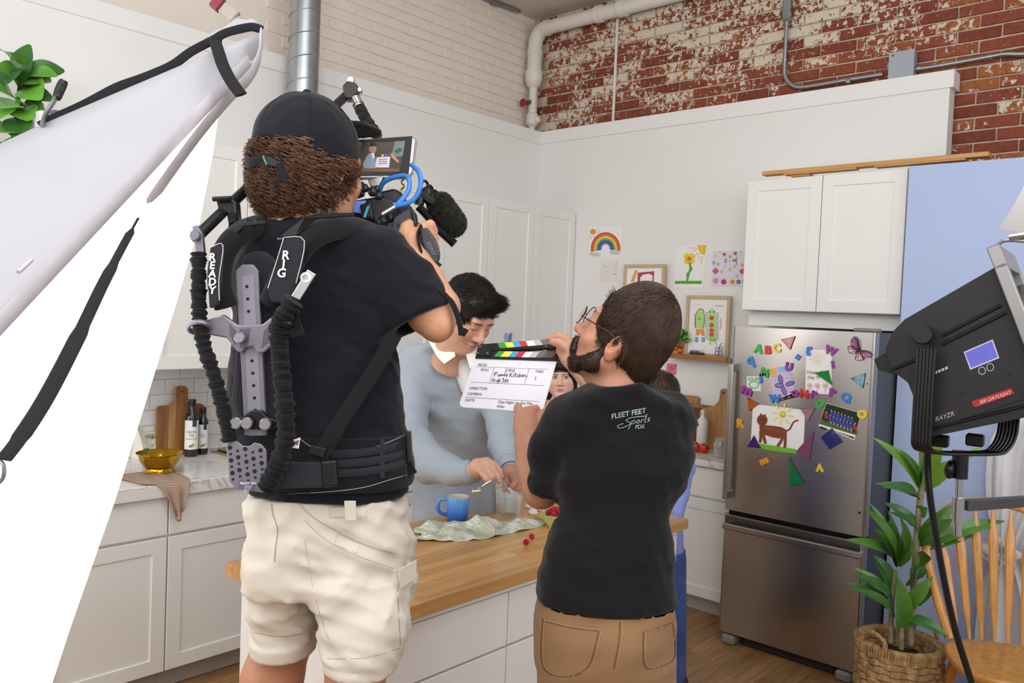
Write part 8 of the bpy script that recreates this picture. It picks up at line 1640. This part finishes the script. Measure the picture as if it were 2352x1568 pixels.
def bungee(pts, r, seed):
    P = bez([at(x, y, d=d_) for x, y, d_ in pts], 26); R_ = random.Random(seed); n = len(P); ph = [R_.random()*6 for _ in range(3)]
    rr = [r*(1+.07*math.sin(i*.58+ph[0]+2*math.sin(i*.13))+.10*R_.uniform(-1, 1)) for i in range(n)]; mb = MB().tube(P, rr, 16)
    for i in range(n):
        for k in range(16): a = i*16+k; c = P[i]; v = Vector(mb.v[a])-c; mb.v[a] = tuple(c+v*(1+.10*math.sin(i*.62+k*.39*2+1.5*math.sin(i*.2))))
    return mb.build('bungee_sleeve', M_bun, rg_, True, ang=None)
bungee([(456, 582, 1.57), (456, 640, 1.56), (457, 700, 1.555), (460, 745, 1.55), (470, 800, 1.55), (488, 850, 1.55), (505, 910, 1.55), (518, 960, 1.55), (528, 1012, 1.555)], .0135, 1)
bungee([(676, 690, 1.50), (655, 720, 1.505), (642, 755, 1.515), (642, 800, 1.52), (648, 870, 1.52), (655, 940, 1.52), (656, 1000, 1.525), (645, 1050, 1.53), (628, 1090, 1.54), (612, 1118, 1.55)], .0165, 2); bungee([(822, 238, 2.06), (835, 265, 2.04), (850, 290, 2.02), (862, 306, 2.0)], .0135, 3)
for a_, b_ in (((817, 226), (826, 246)), ((858, 298), (868, 314))): cord('chrome_ferrule', [(*a_, 2.06), (*b_, 2.05)], .0125, M_sil, rg_, 12, 2)
MB().tube([at(456+24*math.cos(a), 752+13*math.sin(a), d=1.555+.02*math.sin(a)) for a in np.linspace(0, 6.28, 25)[:-1]], .005, 8, closed=True).build('guide_ring', M_ano, rg_, True); MB().tube([at(648+26*math.cos(a), 752+13*math.sin(a), d=1.52+.02*math.sin(a)) for a in np.linspace(0, 6.28, 25)[:-1]], .005, 8, closed=True).build('guide_ring', M_plast, rg_, True)
tbn = pan('metal_tab', [(668, 680), (706, 618), (726, 630), (688, 690)], 1.497, .006, M_sil, rg_); MB().lathe([(.005, 0), (.010, 0), (.010, -.002), (.005, -.002)], (0, 0, 0), 18).xform(frame(at(702, 637, d=1.495), _rt, -_dn)).build('eyelet', M_chrome, tbn, True)
pan('strap_fold', [(640, 745), (676, 705), (700, 768), (668, 775)], 1.512, .006, M_pad, rg_)
# belt wraps the waist
S = SDF(J(750, 1060, DC)-[.3, .3, .12], J(750, 1060, DC)+[.3, .3, .14], .0065); loft(S, [(985, 535, 936, .128, DC), (1060, 545, 952, .140, DC), (1135, 566, 948, .140, DC)], 0, e=2.4)
X, Y, Z = S._P((slice(None),)*3); zt = at(745, 1000, d=1.6).z; zb_ = at(745, 1138, d=1.6).z; S.plane((0, 0, zt), (0, 0, 1)); S.plane((0, 0, zb_), (0, 0, -1)); ob, P, F = cloth(S, 'waist_belt', M_pad, rg_); bvb = BVHTree.FromPolygons([tuple(p) for p in P], [tuple(int(i) for i in f) for f in F])
it = [(*pstroke(curve2(st, 5), 1.6), c_) for st, c_ in (([(680, 1000), (720, 1028), (770, 1036), (840, 1032), (900, 1012), (930, 998)], '#9a9a9e'), ([(650, 1134), (740, 1130), (830, 1120), (900, 1100), (935, 1090)], '#9a9a9e'))]; decal(P, F, it, 'stitching', ob)
def strip(name, pts, w, m, off=.004): P3 = [onsurf(bvb, x, y, off, 1.58) for x, y in pts]; return MB().tube(bez(P3, 4), w, 8, flat=(1, .16), up=UZ).build(name, m, rg_, True)
for y in (1035, 1058, 1080): strip('webbing', [(760, y+8), (830, y+4), (890, y-6), (935, y-18)], .008, M_padg)
pan('hip_arm', [(612, 1082), (640, 1060), (735, 1062), (740, 1120), (640, 1122), (612, 1130)], 1.555, .008, M_padg, rg_, .004); pan('buckle', [(735, 1060), (772, 1056), (776, 1116), (738, 1122)], 1.558, .014, M_plast, rg_, .004)
for x in (878, 930): P3 = [onsurf(bvb, x, y, .004, 1.6) for y in (1008, 1050, 1098)]; MB().tube(P3, .006, 8, flat=(1, .2)).build('webbing', M_padg, rg_, True)
cord('diagonal_strap', [(905, 770, 1.66), (860, 850, 1.625), (800, 940, 1.60), (745, 1030, 1.575), (720, 1076, 1.57)], .0165, M_pad, rg_, 8, 5, (1, .15), _rt); pan('strap_adjuster', [(715, 1022), (750, 1030), (742, 1052), (708, 1040)], 1.562, .006, M_plast, rg_)
pan('side_buckle', [(930, 995), (941, 990), (945, 1060), (934, 1068)], 1.69, .03, M_plast, rg_, .003); pan('belt_tail', [(932, 1068), (945, 1062), (958, 1085), (938, 1094), (930, 1088)], 1.70, .006, M_pad, rg_); pan('size_tag', [(672, 1010), (690, 1004), (686, 1030), (670, 1028)], 1.545, .001, M_paper, rg_, 0); pan('tag_print', [(676, 1014), (687, 1010), (684, 1022), (675, 1020)], 1.5445, .0005, ink('#8c5a8a'), rg_, 0)
cord('hanging_strap', [(985, 655, 1.70), (1010, 665, 1.69), (1038, 695, 1.69), (1054, 735, 1.69), (1060, 770, 1.69)], [.003]*6+[.006]*5+[.008]*14, M_pad, rg_, 8, 6, (1, .2), _rt); pan('strap_tip', [(1052, 765), (1066, 752), (1077, 758), (1066, 774)], 1.685, .004, M_pad, rg_)
# ================================================================== cinema camera on the rig
cmr = thing('cinema_camera', at(900, 520, d=1.95), 'black cinema camera with a top monitor, cables and furry microphone', 'camera'); M_cb = mat('camera_black', '#131315', .4, var=.08, bump=.1, bscale=200); M_cb2 = mat('camera_grey', '#2a2b30', .35, var=.08)
pan('body', [(800, 462), (870, 450), (910, 462), (950, 505), (940, 560), (905, 545), (860, 512), (808, 500)], 1.90, .12, M_cb, cmr, .006); pan('side_panel', [(905, 500), (940, 475), (948, 520), (918, 575), (895, 556)], 1.885, .01, M_cb2, cmr)
for k in range(4): pan('button', [(908+k*7, 515+k*10), (915+k*7, 508+k*10), (918+k*7, 516+k*10), (911+k*7, 523+k*10)], 1.882, .004, M_cb, cmr, 0)
bt_ = pan('battery', [(826, 470), (850, 462), (858, 502), (830, 496)], 1.875, .03, M_cb, cmr, .003); pan('blue_stripe', [(843, 474), (849, 472), (840, 500), (834, 498)], 1.8745, .001, ink('#49b0d6'), bt_, 0); pan('side_screen', [(813, 462), (840, 460), (832, 490), (812, 486)], 1.885, .006, mat('blue_lcd', '#6f8ae0', .3, emit='#6f8ae0', estr=.3), cmr, 0)
pan('top_handle', [(868, 440), (905, 432), (920, 440), (955, 490), (960, 520), (940, 515), (915, 470), (880, 460)], 1.93, .03, M_cb, cmr, .006); pan('eyepiece_arm', [(800, 424), (835, 415), (836, 448), (808, 458), (792, 448)], 1.90, .02, M_cb, cmr, .005); cord('mount_post', [(790, 452, 1.88), (790, 490, 1.86)], .013, M_cb, cmr, 14, 2)
for x, y, r in ((838, 432, .010), (856, 440, .012), (866, 434, .009), (870, 450, .010), (880, 508, .013), (896, 500, .011)): MB().ball(at(x, y, d=1.9), r, 12, 8).build('knuckle', M_cb2, cmr, True)
pan('hand_grip', [(945, 515), (968, 508), (985, 530), (980, 590), (960, 580), (948, 548)], 1.86, .05, M_cb, cmr, .008); hs = pan('grip_strap', [(963, 528), (980, 520), (1000, 548), (1012, 585), (1006, 606), (992, 612), (978, 590), (966, 556)], 1.80, .012, M_cb2, cmr, .006)
d = Print(frame(at(985, 555, d=1.797), Vector(_rt)*.45+Vector(_dn)*.9, Vector(_rt)*.9-Vector(_dn)*.45), .0004); d.text('SONY', 0, -.006, .012, '#7c7c82', .0, .0002); d.build('strap_print', hs)
cord('strap_loop', [(968, 520, 1.82), (960, 545, 1.80), (972, 590, 1.79), (990, 616, 1.80), (1008, 605, 1.82)], .008, M_cb, cmr, 8, 5, (1, .4))
# microphone in its cage
for k in range(3): MB().tube([at(975+k*11+8*math.cos(a)*1.2, 437+k*11+22*math.sin(a), d=2.0+.02*math.cos(a)) for a in np.linspace(0, 6.28, 19)[:-1]], .0035, 6, closed=True).build('shock_hoop', M_cb, cmr, True)
cord('mic_mount', [(962, 470, 1.98), (968, 445, 1.98), (985, 460, 1.98), (1000, 465, 1.98)], .012, M_cb, cmr, 8, 4); cord('mic_tube', [(975, 432, 2.0), (1005, 470, 2.0)], .013, M_cb, cmr, 12, 2)
mS = SDF(J(1030, 495, 2.0)-.09, J(1030, 495, 2.0)+.09, .004); mS.cone(J(1012, 472, 2.0), J(1038, 512, 2.0), .026, .028, 0); P, F = mS.mesh(); pts, nr = sample(P, F, 6000, None, 5); ax = J(1038, 512, 2.)-J(1012, 472, 2.); V, Q = strands(pts, np.tile(ax, (len(pts), 1))+np.random.default_rng(3).normal(size=(len(pts), 3))*.05, nr, .010, .0004, 3, .9)
np_mesh('furry_windshield', [(P, F), (V, Q)], mat('windshield_fur', '#35362f', .9, var=.4, scale=90), cmr)
hx_ = bez([at(*p, d=1.97) for p in ((962, 475), (985, 500), (1005, 525), (1030, 548), (1044, 560))], 30); rr = [.0085+.0028*(1 if i % 3 == 0 else 0) for i in range(len(hx_))]; MB().tube(hx_, rr, 10).build('coiled_cable', M_cb, cmr, True)
M_cbl = mat('blue_cable', '#3f86dc', .4, var=.04)
cord('blue_cable', [(945, 378, 1.90), (962, 395, 1.88), (966, 425, 1.87), (950, 458, 1.87), (915, 472, 1.87), (903, 470, 1.87)], .0058, M_cbl, cmr); cord('blue_cable', [(872, 440, 1.93), (880, 420, 1.92), (902, 408, 1.91), (930, 404, 1.90), (940, 415, 1.89), (938, 438, 1.88), (920, 462, 1.87), (905, 476, 1.87)], .0058, M_cbl, cmr); cord('cable_plug', [(908, 474, 1.868), (878, 492, 1.868)], .007, M_sil, cmr, 10, 2); MB().tube([at(925+4*math.sin(k*1.4), 405+k*4, d=1.92) for k in range(10)], .002, 6).build('brass_chain', mat('gold', '#c9a24a', .2, 1.), cmr, True)
# monitor
mon = thing('field_monitor', at(880, 400, d=1.93), 'small field monitor showing the shot, above the cinema camera', 'monitor'); dM = lambda x, y: 1.86+(x-805)*.0006
pan('back_shell', [(800, 322), (948, 311), (957, 320), (948, 396), (938, 409), (800, 410)], lambda x, y: dM(x, y)+.004, .022, mat('silver_case', '#c4c2c2', .3, .7), mon, .004); pan('bezel', [(800, 322), (947, 312), (938, 402), (800, 404)], dM, .004, M_cb, mon, .001); pan('monitor_mount', [(842, 406), (880, 404), (876, 416), (868, 430), (850, 428)], 1.90, .02, M_sil, mon, .002); knob(804, 367, .004, 1.855, mon)
class PM(Print):
    def __init__(s): super().__init__(Matrix.Identity(4), 0); s.q = .0
    def _add(s, vs, fs): s.q += .00012; s.mb.add([at(x, y, d=dM(x, y)-.0006-s.q) for x, y in vs], fs)
d = PM(); C_ = lambda x, y: (400+x/3.267, 150+y/3.267); P_ = lambda pts, c: d.poly([C_(*p) for p in pts], c)
P_([(1375, 565), (1735, 552), (1690, 800), (1335, 798)], '#4a443c'); P_([(1375, 565), (1480, 560), (1440, 680), (1350, 690)], '#8d887e'); P_([(1520, 560), (1620, 556), (1600, 640), (1520, 650)], '#7c7466'); P_([(1640, 556), (1735, 552), (1715, 680), (1630, 690)], '#6f7a80'); P_([(1650, 640), (1700, 615), (1712, 640), (1670, 665)], '#3c5a2c'); P_([(1440, 690), (1460, 660), (1500, 660), (1512, 700), (1520, 760), (1480, 785), (1430, 790), (1415, 740)], '#8a9aa8'); d.disc(*C_(1490, 625), 9, '#a57c66', 14, 11); P_([(1465, 610), (1475, 578), (1510, 578), (1520, 608), (1500, 605)], '#1e1a18'); P_([(1478, 660), (1500, 655), (1505, 690), (1490, 700)], '#d9dad8'); P_([(1520, 690), (1622, 684), (1612, 766), (1508, 766)], '#d5d3de'); P_([(1545, 668), (1620, 662), (1620, 680), (1548, 686)], '#55505a'); P_([(1555, 668), (1570, 667), (1573, 684), (1558, 685)], '#d8c83a'); P_([(1580, 666), (1596, 665), (1598, 682), (1583, 683)], '#8a4ac0'); P_([(1620, 660), (1640, 665), (1690, 720), (1680, 735), (1630, 690)], '#b5846c'); P_([(1335, 798), (1340, 770), (1690, 775), (1688, 800)], '#7a5530'); d.disc(*C_(1490, 785), 4, '#d8b868', 10); d.disc(*C_(1562, 783), 5, '#a83a3a', 10); P_([(1375, 565), (1735, 552), (1733, 562), (1374, 574)], '#17181c')
for k in range(3): d.stroke([C_(1535, 705+k*16), C_(1600, 702+k*16)], 1.2, '#8a4a50')
d.build('screen_picture', mon)
# ================================================================== clapperboard
TL, TR, BL_ = at(1090, 820, d=2.26), at(1279, 826, d=2.17), at(1056, 931, d=2.17); sx = (TR-TL).normalized(); sy = (BL_-TL); sy = (sy-sx*sy.dot(sx)).normalized(); sn = sx.cross(sy).normalized(); sn = -sn if sn.dot(Vector(_fw)) > 0 else sn
def spt(px, py, off=0.): r = at(px, py, d=1.)-CAMP; o = TL+sn*off; return CAMP+r*((o-CAMP).dot(sn)/r.dot(sn))
sl_ = thing('clapperboard', spt(1165, 880), 'white acrylic clapperboard with coloured clapsticks held by the bearded man', 'clapperboard')
def spl(name, pts, off, t, m, bev=.0008):
    P = [spt(x, y, off) for x, y in pts]; n = len(P); o = MB().add(P+[p-sn*t for p in P], [tuple(range(n)), tuple(range(2*n-1, n-1, -1))]+[(i, n+i, n+(i+1) % n, (i+1) % n) for i in range(n)]).build(name, m, sl_)
    if bev: b = o.modifiers.new('b', 'BEVEL'); b.width = bev
    return o
K4 = lambda x, y: (880+x/4.3556, 600+y/4.3556); Q4 = lambda L: [K4(*p) for p in L]
M_acr = mat('white_acrylic', '#ece9f2', .18, var=.01, coat=.5); M_stk = mat('stick_black', '#1b1a1a', .45)
bdp = spl('board', Q4([(920, 958), (1738, 985), (1600, 1480), (1585, 1502), (1560, 1512), (800, 1458), (775, 1446), (764, 1424), (768, 1400)]), 0, .004, M_acr)
lo_ = spl('lower_stick', Q4([(918, 962), (950, 882), (1075, 886), (1752, 908), (1728, 988)]), .006, .012, M_stk); up2 = spl('upper_stick', Q4([(935, 880), (962, 832), (985, 826), (1765, 768), (1742, 862), (1072, 894)]), .008, .012, M_stk); hg = spl('hinge_plate', Q4([(925, 935), (952, 838), (1040, 836), (1076, 890), (1070, 945)]), .0095, .002, mat('hinge_black', '#242424', .4))
class PS(Print):
    def __init__(s, off): super().__init__(Matrix.Identity(4), 0); s.q = off
    def _add(s, vs, fs): s.q += .00008; s.mb.add([spt(*K4(x, y), s.q) for x, y in vs], fs)
cl9 = ['#3a9a44', '#ece04a', '#3fa4e0', '#cc3038', '#f2f0f2', '#bdbbbd', '#6e6c6e', '#565456']
d = PS(.0083); tx = [1140, 1212, 1290, 1352, 1425, 1500, 1568, 1640, 1712]; bx_ = [1170, 1245, 1318, 1385, 1450, 1528, 1600, 1672, 1745]; yt = lambda x: 818-(x-1140)*.078; yb = lambda x: 868-(x-1170)*.075
for i, c in enumerate(cl9): d.poly([(tx[i], yt(tx[i])), (tx[i+1], yt(tx[i+1])), (bx_[i+1], yb(bx_[i+1])), (bx_[i], yb(bx_[i]))], c)
d.build('stripe', up2); d = PS(.0063); tx = [1155, 1220, 1300, 1360, 1430, 1500, 1565, 1640, 1740]; bx_ = [1105, 1172, 1250, 1315, 1385, 1455, 1525, 1590, 1690]
for i, c in enumerate(cl9): d.poly([(tx[i], 898+(tx[i]-1155)*.018), (tx[i+1], 898+(tx[i+1]-1155)*.018), (bx_[i+1], 952+(bx_[i+1]-1105)*.022), (bx_[i], 952+(bx_[i]-1105)*.022)], c)
d.build('stripe', lo_)
for x, y in ((972, 855), (950, 918), (1045, 920), (1632, 852)): q = spt(*K4(x, y), .0098); MB().cyl(q, q+sn*.0015, .0028, n=10).build('screw', M_chrome, sl_)
d = PS(.0002); bk = '#1c1b1e'
def bt(t, x, y, s, sl=.03): vs, fs = text_mesh(t, s, .0, 0); d._m(bk); d._add([(x+v[0]*.95+v[1]*.28, y-v[1]+v[0]*sl) for v in vs], fs)
for l in ([(932, 1053), (1652, 1080)], [(875, 1207), (1605, 1242)], [(822, 1357), (1557, 1402)], [(1112, 1062), (1062, 1215)], [(1462, 1074), (1412, 1232)]): d.stroke(l, 3, bk)
for t, x, y, s in (('PROD.', 944, 1046, 36), ('ROLL', 973, 1094, 36), ('SCENE', 1217, 1100, 36), ('TAKE', 1518, 1112, 36), ('DIRECTOR:', 860, 1280, 38), ('CAMERA:', 840, 1336, 38), ('DATE:', 818, 1398, 38), ('Day-Night Int Ext Mos', 1148, 1416, 40), ('Filter', 1134, 1462, 40), ('Sync', 1458, 1478, 40)): bt(t, x, y, s, .055 if 'Day' in t else .035)
hand = [[(1118, 1108), (1108, 1150)], [(1112, 1112), (1150, 1108)], [(1112, 1130), (1140, 1126)], [(1160, 1128), (1148, 1146), (1164, 1142), (1168, 1130), (1172, 1146)], [(1176, 1146), (1178, 1130), (1180, 1137), (1187, 1129), (1190, 1145), (1192, 1136), (1200, 1129), (1204, 1146)], [(1213, 1130), (1211, 1146)], [(1224, 1104), (1216, 1146)], [(1228, 1126), (1234, 1142), (1246, 1124), (1232, 1160)],
        [(1272, 1114), (1264, 1156)], [(1296, 1112), (1270, 1136), (1298, 1154)], [(1306, 1130), (1303, 1152)], [(1326, 1108), (1318, 1150), (1328, 1150)], [(1312, 1126), (1336, 1122)], [(1354, 1132), (1340, 1140), (1346, 1154), (1358, 1150)], [(1370, 1110), (1362, 1154), (1372, 1136), (1380, 1152)], [(1386, 1144), (1402, 1138), (1394, 1130), (1386, 1148), (1402, 1152)], [(1410, 1154), (1414, 1134), (1424, 1136), (1424, 1154)], [(1430, 1148), (1444, 1148)],
        [(1096, 1168), (1088, 1204)], [(1116, 1166), (1106, 1204)], [(1090, 1188), (1112, 1184)], [(1126, 1184), (1122, 1202)], [(1148, 1184), (1136, 1194), (1148, 1198), (1152, 1184), (1140, 1220)], [(1164, 1166), (1156, 1204), (1166, 1188), (1172, 1204)], [(1192, 1172), (1210, 1170), (1200, 1184), (1212, 1194), (1194, 1206)], [(1230, 1172), (1214, 1210)], [(1234, 1180), (1228, 1196), (1248, 1190)], [(1250, 1176), (1244, 1212)], [(1524, 1148), (1527, 1166), (1518, 1186)]]
for h_ in hand: d.stroke(h_, 5, bk, 3)
d.build('lettering', bdp)
